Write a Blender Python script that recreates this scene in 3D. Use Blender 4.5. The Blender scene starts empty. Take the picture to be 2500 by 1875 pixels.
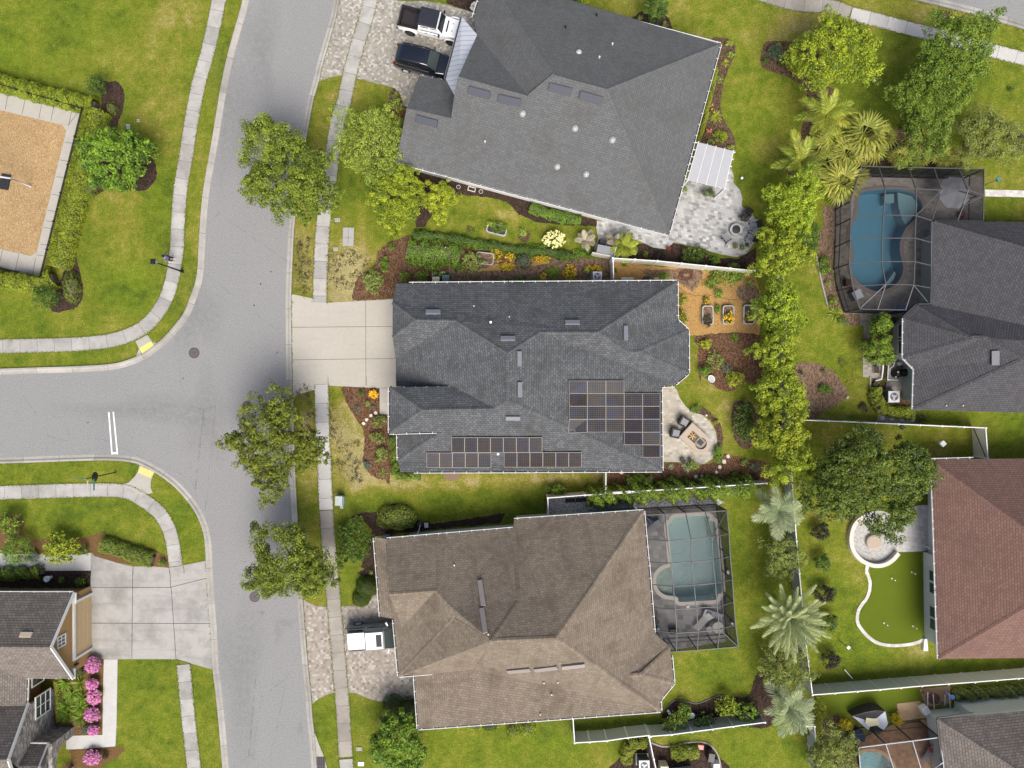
import bpy, math, random
import numpy as np
from mathutils import Vector, Matrix
from mathutils.geometry import tessellate_polygon
SC = bpy.context.scene
COL = SC.collection
H = 57.5; PX = 28.985                      # camera height, pixels of the photo per metre on the ground
rng = np.random.default_rng(7); random.seed(7)
def P(x, y, z=0.0):
    k = (H - z) / H / PX
    return Vector(((x - 1250) * k, (937.5 - y) * k, z))
X0 = (0, 620, 1240, 1860); Y0 = (0, 460, 920, 1395); F = 640 / 2212
def T(c, r, s): return [(X0[c] + float(a) * F, Y0[r] + float(b) * F) for a, b in (p.split(',') for p in s.split())]
def O(s): return [(float(a) * 1.1302, float(b) * 1.1302) for a, b in (p.split(',') for p in s.split())]
def Q(s): return [(float(a), float(b)) for a, b in (p.split(',') for p in s.split())]
# ------------------------------------------------------------------ materials
class G:
    def __init__(s, name):
        s.m = bpy.data.materials.new(name); s.m.use_nodes = True
        s.t = s.m.node_tree; s.t.nodes.clear()
        s.out = s.n('ShaderNodeOutputMaterial')
    def n(s, typ, **kw):
        o = s.t.nodes.new(typ)
        for k, v in kw.items(): setattr(o, k, v)
        return o
    def put(s, sock, v):
        if isinstance(v, bpy.types.NodeSocket): s.t.links.new(v, sock)
        elif isinstance(v, (tuple, list)) and len(v) == 3 and sock.type == 'RGBA': sock.default_value = (*v, 1)
        else: sock.default_value = v
    def math(s, op, a, b=0.0, c=None, clamp=False):
        o = s.n('ShaderNodeMath', operation=op, use_clamp=clamp); s.put(o.inputs[0], a); s.put(o.inputs[1], b)
        if c is not None: s.put(o.inputs[2], c)
        return o.outputs[0]
    def mix(s, f, a, b, blend='MIX'):
        o = s.n('ShaderNodeMix', data_type='RGBA', blend_type=blend); s.put(o.inputs[0], f); s.put(o.inputs[6], a); s.put(o.inputs[7], b)
        return o.outputs[2]
    def ramp(s, f, stops):
        o = s.n('ShaderNodeValToRGB'); e = o.color_ramp.elements
        while len(e) < len(stops): e.new(.5)
        for k, (p, c) in zip(e, stops): k.position = p; k.color = (*c, 1) if len(c) == 3 else c
        s.put(o.inputs[0], f); return o.outputs[0]
    def range(s, v, a, b, lo=0.0, hi=1.0):
        o = s.n('ShaderNodeMapRange'); s.put(o.inputs[0], v); o.inputs[1].default_value = a; o.inputs[2].default_value = b
        s.put(o.inputs[3], lo); s.put(o.inputs[4], hi); return o.outputs[0]
    def co(s, which='Object'): return s.n('ShaderNodeTexCoord').outputs[which]
    def map(s, v, scale=(1, 1, 1), rot=0, loc=(0, 0, 0)):
        o = s.n('ShaderNodeMapping'); s.put(o.inputs[0], v); o.inputs[1].default_value = loc; o.inputs[2].default_value = (0, 0, rot); o.inputs[3].default_value = scale
        return o.outputs[0]
    def noise(s, scale, detail=3, v=None, rough=.55, dist=0.0):
        o = s.n('ShaderNodeTexNoise'); s.put(o.inputs['Vector'], v if v is not None else s.co()); o.inputs['Scale'].default_value = scale
        o.inputs['Detail'].default_value = detail; o.inputs['Roughness'].default_value = rough; o.inputs['Distortion'].default_value = dist
        return o.outputs[0]
    def attr(s, name):
        return s.n('ShaderNodeAttribute', attribute_name=name).outputs
    def modul(s, col, layers, v=None):
        f = None
        for sc, am in layers:
            k = s.math('MULTIPLY_ADD', s.noise(sc, 3, v), 2 * am, 1 - am)
            f = k if f is None else s.math('MULTIPLY', f, k)
        o = s.n('ShaderNodeVectorMath', operation='SCALE'); s.put(o.inputs[0], col); s.put(o.inputs['Scale'], f)
        return o.outputs[0]
    def bump(s, h, strength=.4, dist=.02):
        o = s.n('ShaderNodeBump'); o.inputs['Strength'].default_value = strength; o.inputs['Distance'].default_value = dist; s.put(o.inputs['Height'], h)
        return o.outputs[0]
    def bsdf(s, col, rough=.85, spec=.3, metal=0.0, normal=None, **kw):
        b = s.n('ShaderNodeBsdfPrincipled'); s.put(b.inputs['Base Color'], col); s.put(b.inputs['Roughness'], rough)
        b.inputs['Specular IOR Level'].default_value = spec; b.inputs['Metallic'].default_value = metal
        if normal is not None: s.put(b.inputs['Normal'], normal)
        for k, v in kw.items(): s.put(b.inputs[k], v)
        return b.outputs[0]
    def end(s, sh): s.put(s.out.inputs[0], sh); return s.m
M = {}
def plain(name, col, rough=.6, spec=.4, metal=0.0, layers=((3, .08), (25, .06)), bmp=0, **kw):
    g = G(name)
    c = g.modul(g.n('ShaderNodeRGB').outputs[0], layers)
    g.t.nodes['RGB'].outputs[0].default_value = (*col, 1)
    n = g.bump(g.noise(60, 4), bmp) if bmp else None
    M[name] = g.end(g.bsdf(c, rough, spec, metal, n, **kw)); return M[name]
def mulch(name, cols, scale=16, lay=((.35, .2), (1.5, .15))):
    g = G(name); v = g.co()
    vo = g.n('ShaderNodeTexVoronoi'); g.put(vo.inputs['Vector'], g.map(v, (1, .55, 1), .6)); vo.inputs['Scale'].default_value = scale
    w = g.n('ShaderNodeTexWhiteNoise'); g.put(w.inputs[0], vo.outputs['Position'])
    c = g.ramp(w.outputs[0], [(i / (len(cols) - 1), q) for i, q in enumerate(cols)])
    c = g.modul(c, lay + ((9, .25),))
    M[name] = g.end(g.bsdf(c, .95, .1, 0, g.bump(vo.outputs['Distance'], .8, .05)))
def paver(name, cols, bu=.3, bv=.2, rot=0.0, lay=((.4, .1), (30, .12)), mortar=(.2, .19, .17), mix=.35):
    g = G(name); v = g.map(g.co(), (1 / bu, 1 / bv, 1), rot) if False else None
    r = g.n('ShaderNodeVectorRotate', rotation_type='Z_AXIS'); g.put(r.inputs[0], g.co()); r.inputs['Angle'].default_value = rot
    sp = g.n('ShaderNodeSeparateXYZ'); g.put(sp.inputs[0], r.outputs[0])
    y = g.math('DIVIDE', sp.outputs[1], bv); row = g.math('FLOOR', y)
    x = g.math('ADD', g.math('DIVIDE', sp.outputs[0], bu), g.math('MULTIPLY', g.math('MODULO', row, 3), .37)); cx = g.math('FLOOR', x)
    cb = g.n('ShaderNodeCombineXYZ'); g.put(cb.inputs[0], cx); g.put(cb.inputs[1], row)
    w = g.n('ShaderNodeTexWhiteNoise', noise_dimensions='2D'); g.put(w.inputs[0], cb.outputs[0])
    c = g.ramp(w.outputs[0], [(i / (len(cols) - 1), q) for i, q in enumerate(cols)])
    def edge(t, wd): return g.math('LESS_THAN', g.math('ABSOLUTE', g.math('SUBTRACT', g.math('FRACT', t), .5)), .5 - wd)
    inside = g.math('MULTIPLY', edge(x, .03), edge(y, .045))
    c = g.mix(g.math('MULTIPLY', g.math('SUBTRACT', 1, inside), mix), c, mortar)
    c = g.modul(c, lay)
    M[name] = g.end(g.bsdf(c, .85, .25, 0, g.bump(inside, .4, .01)))
def shingle(name, c1, c2, stain, row=.17, samt=.5, seed=0, edge=.42):
    g = G(name); uv = g.map(g.n('ShaderNodeUVMap', uv_map='UVMap').outputs[0], (1, 1, 1), 0, (seed, seed, 0))
    b = g.n('ShaderNodeTexBrick', offset=.37); g.put(b.inputs['Vector'], uv); g.put(b.inputs['Color1'], c1); g.put(b.inputs['Color2'], c2)
    g.put(b.inputs['Mortar'], tuple(k * edge for k in c1)); b.inputs['Scale'].default_value = 1; b.inputs['Mortar Size'].default_value = .018
    b.inputs['Mortar Smooth'].default_value = .6; b.inputs['Brick Width'].default_value = .31; b.inputs['Row Height'].default_value = row
    c = g.mix(g.range(g.noise(.35, 4, uv, .6), .5, .72, 0, samt), b.outputs[0], stain)
    st = g.noise(1, 3, g.map(uv, (1.1, .12, 1)))
    c = g.mix(g.range(st, .5, .75, 0, samt * .55), c, stain)
    c = g.modul(c, ((2.2, .1), (11, .2), (45, .16)), uv)
    M[name] = g.end(g.bsdf(c, .92, .2, 0, g.bump(b.outputs['Fac'], .35, -.01)))
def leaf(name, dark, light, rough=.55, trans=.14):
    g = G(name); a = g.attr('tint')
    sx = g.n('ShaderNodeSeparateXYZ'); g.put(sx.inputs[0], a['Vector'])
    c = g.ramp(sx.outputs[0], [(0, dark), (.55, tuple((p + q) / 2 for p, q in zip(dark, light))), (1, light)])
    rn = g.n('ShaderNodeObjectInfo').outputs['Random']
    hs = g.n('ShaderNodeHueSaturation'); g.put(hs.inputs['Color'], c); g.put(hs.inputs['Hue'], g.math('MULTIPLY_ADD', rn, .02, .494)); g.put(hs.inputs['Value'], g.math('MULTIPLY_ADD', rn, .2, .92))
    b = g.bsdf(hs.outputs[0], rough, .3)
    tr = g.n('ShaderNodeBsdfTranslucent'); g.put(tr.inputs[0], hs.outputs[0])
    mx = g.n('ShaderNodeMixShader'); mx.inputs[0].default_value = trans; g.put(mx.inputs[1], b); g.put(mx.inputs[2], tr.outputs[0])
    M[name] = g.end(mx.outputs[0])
def mk_grass():
    g = G('grass'); a = g.attr('lawn')
    sx = g.n('ShaderNodeSeparateXYZ'); g.put(sx.inputs[0], a['Vector'])
    v = g.co()
    n1 = g.noise(.33, 5, v, .62, .5); n2 = g.noise(1.3, 5, v, .66); n3 = g.noise(7, 5, v, .7); n4 = g.noise(24, 3, v, .75)
    f = g.math('ADD', g.math('MULTIPLY', n1, .38), g.math('ADD', g.math('MULTIPLY', n2, .34), g.math('MULTIPLY', n3, .28)))
    dry = g.math('ADD', g.math('MULTIPLY_ADD', g.math('SUBTRACT', f, .5), 3.3, .42), g.math('MULTIPLY_ADD', sx.outputs[0], .9, -.45))
    c = g.ramp(dry, [(0, (.075, .115, .013)), (.25, (.115, .158, .015)), (.45, (.160, .188, .020)), (.66, (.225, .215, .036)), (.85, (.30, .262, .078)), (1, (.37, .32, .135))])
    lush = g.mix(n2, (.105, .185, .011), (.19, .258, .015))
    c = g.mix(g.math('MULTIPLY', sx.outputs[1], g.range(f, .40, .58, 0, .62)), c, lush)
    c = g.mix(g.math('MULTIPLY', sx.outputs[2], g.range(n2, .35, .6, .55, 1)), c, (.085, .07, .034))
    c = g.mix(1.0, g.modul(c, ((.5, .16), (3, .25), (9, .7), (22, .9), (50, .8)), v), (.93, .92, .95), 'MULTIPLY')
    M['grass'] = g.end(g.bsdf(c, .95, .08, 0, g.bump(g.math('ADD', n4, n3), .7, .06)))
def mk_asphalt():
    g = G('asphalt'); v = g.co()
    n = g.noise(.16, 4, v, .55); n2 = g.noise(1.1, 4, v); sp = g.noise(10, 5, v, .9)
    c = g.mix(g.range(n, .35, .7), (.205, .204, .200), (.235, .233, .227))
    c = g.mix(g.range(n2, .5, .74, 0, .35), c, (.185, .184, .181))
    lane = g.noise(.5, 3, g.map(v, (1.2, .06, 1)))
    c = g.mix(g.range(lane, .48, .68, 0, .45), c, (.195, .194, .190))
    c = g.mix(g.range(sp, .3, .7), g.mix(.8, c, (.11, .11, .108)), g.mix(.7, c, (.38, .378, .37)))
    cr = g.n('ShaderNodeTexVoronoi', feature='DISTANCE_TO_EDGE'); g.put(cr.inputs['Vector'], g.map(v, (1, .5, 1))); cr.inputs['Scale'].default_value = .16
    c = g.mix(g.math('MULTIPLY', g.math('LESS_THAN', cr.outputs[0], .0016), g.range(n2, .44, .56, 0, .5)), c, (.11, .11, .11))
    M['asphalt'] = g.end(g.bsdf(c, .9, .25, 0, g.bump(sp, .3, .01)))
def mk_conc(name, col, joint=0.0, dirt=(.30, .285, .25), amt=.5, sc=.6):
    g = G(name); v = g.co()
    c = g.mix(g.range(g.noise(sc, 5, v, .62), .45, .75, 0, amt), col, dirt)
    c = g.mix(g.range(g.noise(1, 4, g.map(v, (.25, 2.2, 1))), .52, .8, 0, amt * .5), c, dirt)
    if joint:
        sx = g.n('ShaderNodeSeparateXYZ'); g.put(sx.inputs[0], g.n('ShaderNodeUVMap', uv_map='UVMap').outputs[0])
        t = g.math('DIVIDE', sx.outputs[0], joint)
        w = g.n('ShaderNodeTexWhiteNoise', noise_dimensions='1D'); g.put(w.inputs['W'], g.math('FLOOR', t))
        hs = g.n('ShaderNodeHueSaturation'); g.put(hs.inputs['Color'], c); g.put(hs.inputs['Value'], g.math('MULTIPLY_ADD', w.outputs[0], .26, .82)); c = hs.outputs[0]
        ln = g.math('LESS_THAN', g.math('FRACT', t), .035 / joint)
        c = g.mix(g.math('MULTIPLY', ln, .72), c, (.09, .085, .075))
    c = g.modul(c, ((.7, .08), (3, .08), (9, .09), (30, .08)), v)
    M[name] = g.end(g.bsdf(c, .85, .25, 0, g.bump(g.noise(50, 3, v), .15, .01)))
def mk_wear():
    g = G('asphalt_wear'); d = g.bsdf((.09, .09, .09), .8); t = g.n('ShaderNodeBsdfTransparent'); m = g.n('ShaderNodeMixShader'); sx = g.n('ShaderNodeSeparateXYZ'); g.put(sx.inputs[0], g.attr('wear')['Vector'])
    g.put(m.inputs[0], g.math('MULTIPLY', g.math('MULTIPLY', sx.outputs[0], .2), g.range(g.noise(2.5, 6, None, .75), .35, .65))); g.put(m.inputs[1], t.outputs[0]); g.put(m.inputs[2], d); M['asphalt_wear'] = g.end(m.outputs[0])
def mk_special():
    g = G('screen'); d = g.n('ShaderNodeBsdfDiffuse'); d.inputs[0].default_value = (.02, .021, .024, 1); t = g.n('ShaderNodeBsdfTransparent')
    m = g.n('ShaderNodeMixShader'); m.inputs[0].default_value = .36; g.put(m.inputs[1], t.outputs[0]); g.put(m.inputs[2], d.outputs[0]); M['screen'] = g.end(m.outputs[0])
    g = G('wall_screen'); d = g.n('ShaderNodeBsdfDiffuse'); d.inputs[0].default_value = (.017, .018, .022, 1); t = g.n('ShaderNodeBsdfTransparent')
    m = g.n('ShaderNodeMixShader'); m.inputs[0].default_value = .62; g.put(m.inputs[1], t.outputs[0]); g.put(m.inputs[2], d.outputs[0]); M['wall_screen'] = g.end(m.outputs[0])
    for nm, tint, rip in (('pool_water', (.78, .95, .97), .12), ('rippled_water', (.90, .98, .98), 1.6)):
        g = G(nm); v = g.co(); t = g.n('ShaderNodeBsdfTransparent'); t.inputs[0].default_value = (*tint, 1)
        gl = g.n('ShaderNodeBsdfGlossy'); gl.inputs['Roughness'].default_value = .06
        nb = g.bump(g.math('ADD', g.noise(2.4, 3, v, .6, 1.5), g.math('MULTIPLY', g.noise(7, 3, v, .6, 1), .5)), rip, .16); g.put(gl.inputs['Normal'], nb)
        fr = g.n('ShaderNodeFresnel'); fr.inputs[0].default_value = 1.33; g.put(fr.inputs['Normal'], nb)
        m = g.n('ShaderNodeMixShader'); g.put(m.inputs[0], g.math('ADD', fr.outputs[0], .02)); g.put(m.inputs[1], t.outputs[0]); g.put(m.inputs[2], gl.outputs[0]); M[nm] = g.end(m.outputs[0])
    g = G('solar_cell'); uv = g.n('ShaderNodeUVMap', uv_map='UVMap').outputs[0]
    sx = g.n('ShaderNodeSeparateXYZ'); g.put(sx.inputs[0], uv)
    def ln(o, w): return g.math('LESS_THAN', g.math('FRACT', o), w)
    grid = g.math('MAXIMUM', ln(sx.outputs[0], .16), ln(sx.outputs[1], .16))
    ob = g.n('ShaderNodeObjectInfo').outputs['Random']
    cc = g.mix(g.range(g.noise(1.6, 3), .42, .62), (.005, .007, .02), (.022, .016, .010))
    cc = g.mix(g.math('MULTIPLY', g.range(ob, .45, 1), .55), cc, (.075, .06, .042))
    cc = g.mix(g.math('MULTIPLY', g.range(g.noise(.9, 2, g.map(g.co(), (1, 1, 1), 0, (5, 2, 0))), .52, .66), g.range(ob, 0, .8, .15, .7)), cc, (.014, .028, .075))
    M['solar_cell'] = g.end(g.bsdf(g.mix(g.math('MULTIPLY', grid, .6), cc, (.15, .13, .10)), .3, .5))
    g = G('dark_solar_cell'); uv = g.n('ShaderNodeUVMap', uv_map='UVMap').outputs[0]; sx = g.n('ShaderNodeSeparateXYZ'); g.put(sx.inputs[0], uv)
    grid = g.math('MAXIMUM', g.math('LESS_THAN', g.math('FRACT', sx.outputs[0]), .12), g.math('LESS_THAN', g.math('FRACT', sx.outputs[1]), .12))
    M['dark_solar_cell'] = g.end(g.bsdf(g.mix(g.math('MULTIPLY', grid, .55), g.mix(g.range(g.noise(1.6, 3), .42, .62), (.005, .008, .024), (.02, .013, .007)), (.12, .09, .05)), .3, .4))
    g = G('seam_roof'); uv = g.n('ShaderNodeUVMap', uv_map='UVMap').outputs[0]
    sx = g.n('ShaderNodeSeparateXYZ'); g.put(sx.inputs[0], uv)
    s = g.math('LESS_THAN', g.math('FRACT', g.math('DIVIDE', sx.outputs[0], .41)), .12)
    M['seam_roof'] = g.end(g.bsdf(g.modul(g.mix(s, (.52, .54, .58), (.27, .28, .31)), ((2, .05),)), .4, .5, .0))
    g = G('stone'); v = g.co(); b = g.n('ShaderNodeTexVoronoi'); g.put(b.inputs['Vector'], g.map(v, (1, 1, 2.6))); b.inputs['Scale'].default_value = 3.2
    w = g.n('ShaderNodeTexWhiteNoise'); g.put(w.inputs[0], b.outputs['Position'])
    M['stone'] = g.end(g.bsdf(g.modul(g.ramp(w.outputs[0], [(0, (.15, .138, .13)), (.5, (.27, .25, .235)), (.85, (.38, .355, .33)), (1, (.10, .092, .088))]), ((8, .2),)), .9, .2, 0, g.bump(b.outputs['Distance'], .5, .05)))
    g = G('flagstone'); v = g.co(); b = g.n('ShaderNodeTexVoronoi', feature='DISTANCE_TO_EDGE'); g.put(b.inputs['Vector'], v); b.inputs['Scale'].default_value = 3.0
    M['flagstone'] = g.end(g.bsdf(g.modul(g.mix(g.math('LESS_THAN', b.outputs[0], .04), (.42, .41, .385), (.27, .26, .245)), ((3, .15),)), .85, .25))
    g = G('putting_turf'); v = g.co()
    M['putting_turf'] = g.end(g.bsdf(g.modul(g.mix(g.noise(.5, 3), (.085, .118, .010), (.108, .142, .013)), ((18, .12),)), .95, .1))
    g = G('white_gravel'); v = g.co(); b = g.n('ShaderNodeTexVoronoi'); g.put(b.inputs['Vector'], v); b.inputs['Scale'].default_value = 13
    w = g.n('ShaderNodeTexWhiteNoise'); g.put(w.inputs[0], b.outputs['Position'])
    M['white_gravel'] = g.end(g.bsdf(g.modul(g.ramp(w.outputs[0], [(0, (.16, .15, .16)), (.4, (.38, .37, .38)), (1, (.6, .58, .58))]), ((.8, .2),)), .9, .2))
def mk_mats():
    mk_grass(); mk_asphalt(); mk_special(); mk_wear()
    mk_conc('walk_concrete', (.385, .372, .345), 1.45, (.2, .188, .165), .7); mk_conc('concrete', (.38, .36, .315), 0, (.33, .31, .265), .5)
    mk_conc('driveway_concrete', (.405, .378, .325), 0, (.33, .305, .255), .55, .35); mk_conc('stained_concrete', (.35, .338, .312), 0, (.17, .163, .15), .9, .5)
    mk_conc('white_concrete', (.47, .462, .442), 0, (.37, .36, .34), .4); mk_conc('kerb_concrete', (.37, .352, .315), 3.0, (.18, .172, .16), .6); mk_conc('pale_concrete', (.46, .448, .42), 1.6, (.36, .345, .315), .3)
    mk_conc('new_concrete', (.47, .462, .442), 1.5, (.39, .38, .36), .3); mk_conc('dirty_concrete', (.31, .285, .245), 1.5, (.19, .17, .14), .6)
    mulch('brown_mulch', [(.04, .025, .015), (.08, .05, .03), (.115, .073, .045), (.16, .11, .07), (.06, .038, .023)])
    mulch('red_mulch', [(.055, .028, .014), (.10, .05, .026), (.135, .07, .038), (.2, .125, .08), (.075, .038, .02)])
    mulch('dark_mulch', [(.018, .012, .01), (.05, .032, .024), (.075, .05, .038), (.035, .022, .017)])
    mulch('golden_mulch', [(.34, .2, .065), (.46, .29, .115), (.4, .24, .08), (.28, .16, .055)], 22, ((.4, .12),))
    mulch('playground_mulch', [(.27, .17, .075), (.39, .27, .135), (.33, .215, .1), (.45, .33, .19)], 17, ((.22, .16), (1.1, .12)))
    mulch('leaf_litter', [(.09, .058, .036), (.17, .115, .075), (.25, .17, .115), (.12, .075, .05)], 11)
    mulch('tan_mulch', [(.12, .068, .028), (.17, .1, .045), (.145, .083, .035)], 22)
    paver('driveway_paver', [(.2, .182, .152), (.26, .24, .203), (.31, .288, .245), (.28, .255, .21), (.36, .34, .295), (.48, .46, .415)], .18, .165, .26)
    paver('aged_paver', [(.2, .17, .14), (.27, .235, .195), (.31, .275, .23), (.29, .245, .2), (.34, .31, .265), (.43, .395, .34)], .22, .2, -.07)
    paver('silver_paver', [(.2, .2, .198), (.29, .288, .28), (.36, .358, .35), (.42, .418, .41), (.32, .318, .305), (.52, .515, .5)], .31, .21, .26)
    paver('cream_paver', [(.31, .265, .2), (.38, .34, .27), (.42, .385, .315), (.34, .325, .29), (.49, .46, .395), (.37, .315, .24)], .3, .22, 0)
    paver('deck_paver', [(.2, .175, .15), (.29, .265, .23), (.34, .31, .27), (.25, .22, .19)], .3, .2, 0)
    paver('gray_deck', [(.2, .19, .18), (.31, .3, .285), (.37, .36, .345), (.25, .24, .23)], .45, .38, .08)
    paver('rust_deck', [(.2, .115, .065), (.26, .15, .085), (.3, .185, .11), (.22, .125, .075)], .35, .3, .1)
    paver('tan_step', [(.36, .24, .14), (.44, .3, .18), (.4, .27, .17)], .4, .3, .1)
    paver('border_paver', [(.46, .44, .41), (.56, .54, .5), (.62, .6, .57)], .35, .35, .2)
    shingle('gray_shingle', (.105, .108, .108), (.130, .133, .133), (.075, .075, .068), .165, .45, 1, .62)
    shingle('charcoal_shingle', (.082, .087, .09), (.125, .131, .135), (.045, .045, .043), .19, .6, 5, .34)
    shingle('brown_shingle', (.172, .140, .105), (.232, .192, .147), (.085, .064, .046), .18, .6, 9, .6)
    shingle('slate_shingle', (.066, .065, .069), (.088, .086, .092), (.042, .04, .041), .185, .4, 13, .4)
    shingle('red_shingle', (.16, .093, .073), (.198, .118, .094), (.095, .06, .05), .18, .45, 17, .5)
    shingle('taupe_shingle', (.15, .13, .112), (.215, .188, .164), (.07, .058, .05), .2, .4, 21, .3)
    for a in [('white_trim', (.62, .62, .60), .5), ('white_vinyl', (.74, .73, .70), .45), ('tan_vinyl', (.60, .585, .50), .5), ('gray_vinyl', (.44, .435, .40), .5), ('black_metal', (.012, .012, .013), .45),
              ('dark_metal', (.03, .03, .03), .45), ('bronze_metal', (.09, .09, .09), .45), ('dark_channel', (.035, .034, .036), .8), ('sage_stucco', (.42, .47, .40), .9), ('gray_stucco', (.6, .59, .555), .9),
              ('white_stucco', (.6, .61, .6), .9), ('tan_stucco', (.34, .205, .085), .9), ('beige_stucco', (.42, .37, .3), .9), ('seafoam_stucco', (.52, .57, .52), .9), ('tan_door', (.48, .355, .2), .6),
              ('soffit_white', (.6, .6, .58), .7), ('pale_vent', (.16, .17, .19), .5), ('plum_vent', (.26, .225, .21), .6), ('gray_vent', (.15, .155, .165), .6), ('slate_vent', (.05, .055, .072), .6), ('cream_vent', (.58, .48, .36), .6), ('clear_dome', (.36, .365, .35), .25),
              ('ac_white', (.55, .56, .58), .5), ('ac_dark', (.07, .07, .075), .6), ('steel', (.5, .5, .52), .35), ('tire', (.012, .012, .012), .9), ('yellow_pad', (.72, .53, .18), .8), ('pale_yellow_pad', (.80, .68, .16), .8), ('road_paint', (.72, .72, .70), .8),
              ('utility_green', (.38, .43, .41), .5), ('utility_blue', (.27, .34, .39), .5), ('pad_concrete', (.33, .325, .31), .9), ('teal_sign', (.03, .22, .24), .5), ('red_paint', (.35, .02, .015), .5), ('manhole_iron', (.105, .088, .085), .7),
              ('wicker', (.035, .033, .032), .8), ('gray_cushion', (.23, .235, .25), .9), ('canvas_gray', (.22, .225, .24), .9), ('weathered_canopy', (.37, .375, .385), .7), ('patio_stone', (.40, .33, .26), .9), ('black_lava', (.03, .022, .018), .9), ('flame_wood', (.65, .42, .17), .8), ('brown_stone', (.13, .105, .075), .9),
              ('terracotta', (.25, .12, .07), .85), ('pot_gray', (.15, .135, .12), .8), ('soil', (.055, .04, .03), .95), ('galvanized', (.42, .43, .43), .4), ('cream_box', (.68, .62, .42), .6), ('green_box', (.11, .18, .17), .6), ('white_plastic', (.78, .78, .76), .5),
              ('navy_fabric', (.016, .03, .09), .8), ('black_fabric', (.018, .018, .022), .7), ('silver_fabric', (.46, .48, .54), .6), ('mesh_cream', (.66, .62, .4), .8), ('blue_toy', (.06, .16, .5), .5), ('pink_toy', (.72, .28, .28), .6), ('orange_toy', (.62, .27, .08), .6), ('aqua_toy', (.06, .40, .58), .5), ('blue_towel', (.2, .38, .7), .9),
              ('hose', (.13, .045, .03), .6), ('skin', (.42, .25, .18), .6), ('hair', (.012, .009, .008), .6), ('lilac_shirt', (.15, .16, .34), .9), ('dark_cloth', (.02, .02, .024), .9), ('shoe_gray', (.4, .4, .4), .8), ('pale_rock', (.6, .54, .45), .9), ('gray_rock', (.3, .28, .25), .9),
              ('bark', (.10, .08, .062), .95), ('palm_trunk', (.13, .105, .08), .95), ('blue_plaster', (.17, .33, .44), .8), ('shelf_plaster', (.36, .42, .46), .8), ('aqua_plaster', (.80, .92, .90), .8), ('aqua_shelf', (.80, .86, .74), .8), ('teal_plaster', (.10, .27, .29), .8), ('deck_coping', (.2, .165, .15), .85), ('cream_coping', (.62, .57, .5), .85), ('wood', (.2, .12, .06), .8), ('wood_gray', (.22, .2, .175), .5), ('rust', (.12, .055, .035), .9), ('pale_canopy', (.46, .47, .49), .6)]:
        plain(a[0], a[1], a[2])
    M['gray_stucco'].use_nodes = True
    plain('black_paint', (.006, .007, .012), .12, .6, 0, ((2, .05),), **{'Coat Weight': 1.0, 'Coat Roughness': .04}); plain('white_paint', (.80, .81, .81), .25, .5, 0, ((2, .02),), **{'Coat Weight': .6})
    plain('silver_paint', (.27, .27, .27), .3, .5, .2, ((2, .05),), **{'Coat Weight': .5}); plain('black_hardtop', (.022, .024, .034), .55, .3); plain('glass', (.012, .017, .02), .06, .8); plain('green_glass', (.05, .066, .062), .08, .9)
    plain('window_glass', (.05, .062, .07), .06, .8); plain('bed_liner', (.028, .024, .026), .8, .2); plain('light_lens', (.5, .5, .48), .15, .6); plain('red_lens', (.3, .015, .01), .2, .5)
    plain('rusty_bed', (.2, .14, .1), .9, .2); plain('pink_leaf_ball', (.3, .2, .2), .9, .2); plain('hay', (.3, .27, .18), .95, .1); plain('dirt', (.2, .155, .105), .95, .1)
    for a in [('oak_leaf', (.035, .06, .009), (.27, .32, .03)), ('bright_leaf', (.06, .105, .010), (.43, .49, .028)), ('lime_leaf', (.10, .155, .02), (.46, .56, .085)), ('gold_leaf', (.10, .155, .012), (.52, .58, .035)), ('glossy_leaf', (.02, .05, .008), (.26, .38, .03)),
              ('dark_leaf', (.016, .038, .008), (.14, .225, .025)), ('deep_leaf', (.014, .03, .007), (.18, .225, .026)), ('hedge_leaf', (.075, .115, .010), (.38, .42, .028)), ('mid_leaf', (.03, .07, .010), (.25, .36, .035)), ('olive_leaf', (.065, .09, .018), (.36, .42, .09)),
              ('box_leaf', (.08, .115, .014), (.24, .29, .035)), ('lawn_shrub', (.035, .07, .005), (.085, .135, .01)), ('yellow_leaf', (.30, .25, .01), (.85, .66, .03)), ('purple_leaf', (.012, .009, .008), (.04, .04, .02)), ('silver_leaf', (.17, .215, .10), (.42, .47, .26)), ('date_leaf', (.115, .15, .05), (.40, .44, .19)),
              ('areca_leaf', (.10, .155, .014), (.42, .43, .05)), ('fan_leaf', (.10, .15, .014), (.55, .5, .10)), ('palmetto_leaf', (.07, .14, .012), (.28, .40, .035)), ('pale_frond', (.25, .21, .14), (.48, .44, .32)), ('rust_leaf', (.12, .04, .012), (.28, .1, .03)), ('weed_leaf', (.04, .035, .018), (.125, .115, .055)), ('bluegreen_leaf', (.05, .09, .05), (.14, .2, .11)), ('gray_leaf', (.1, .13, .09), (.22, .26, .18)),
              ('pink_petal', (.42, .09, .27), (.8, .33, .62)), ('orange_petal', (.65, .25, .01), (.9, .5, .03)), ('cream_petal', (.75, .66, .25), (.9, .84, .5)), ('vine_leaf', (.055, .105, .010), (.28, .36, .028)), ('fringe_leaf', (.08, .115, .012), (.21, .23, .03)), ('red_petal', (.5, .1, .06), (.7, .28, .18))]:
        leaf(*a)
mk_mats()
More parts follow.
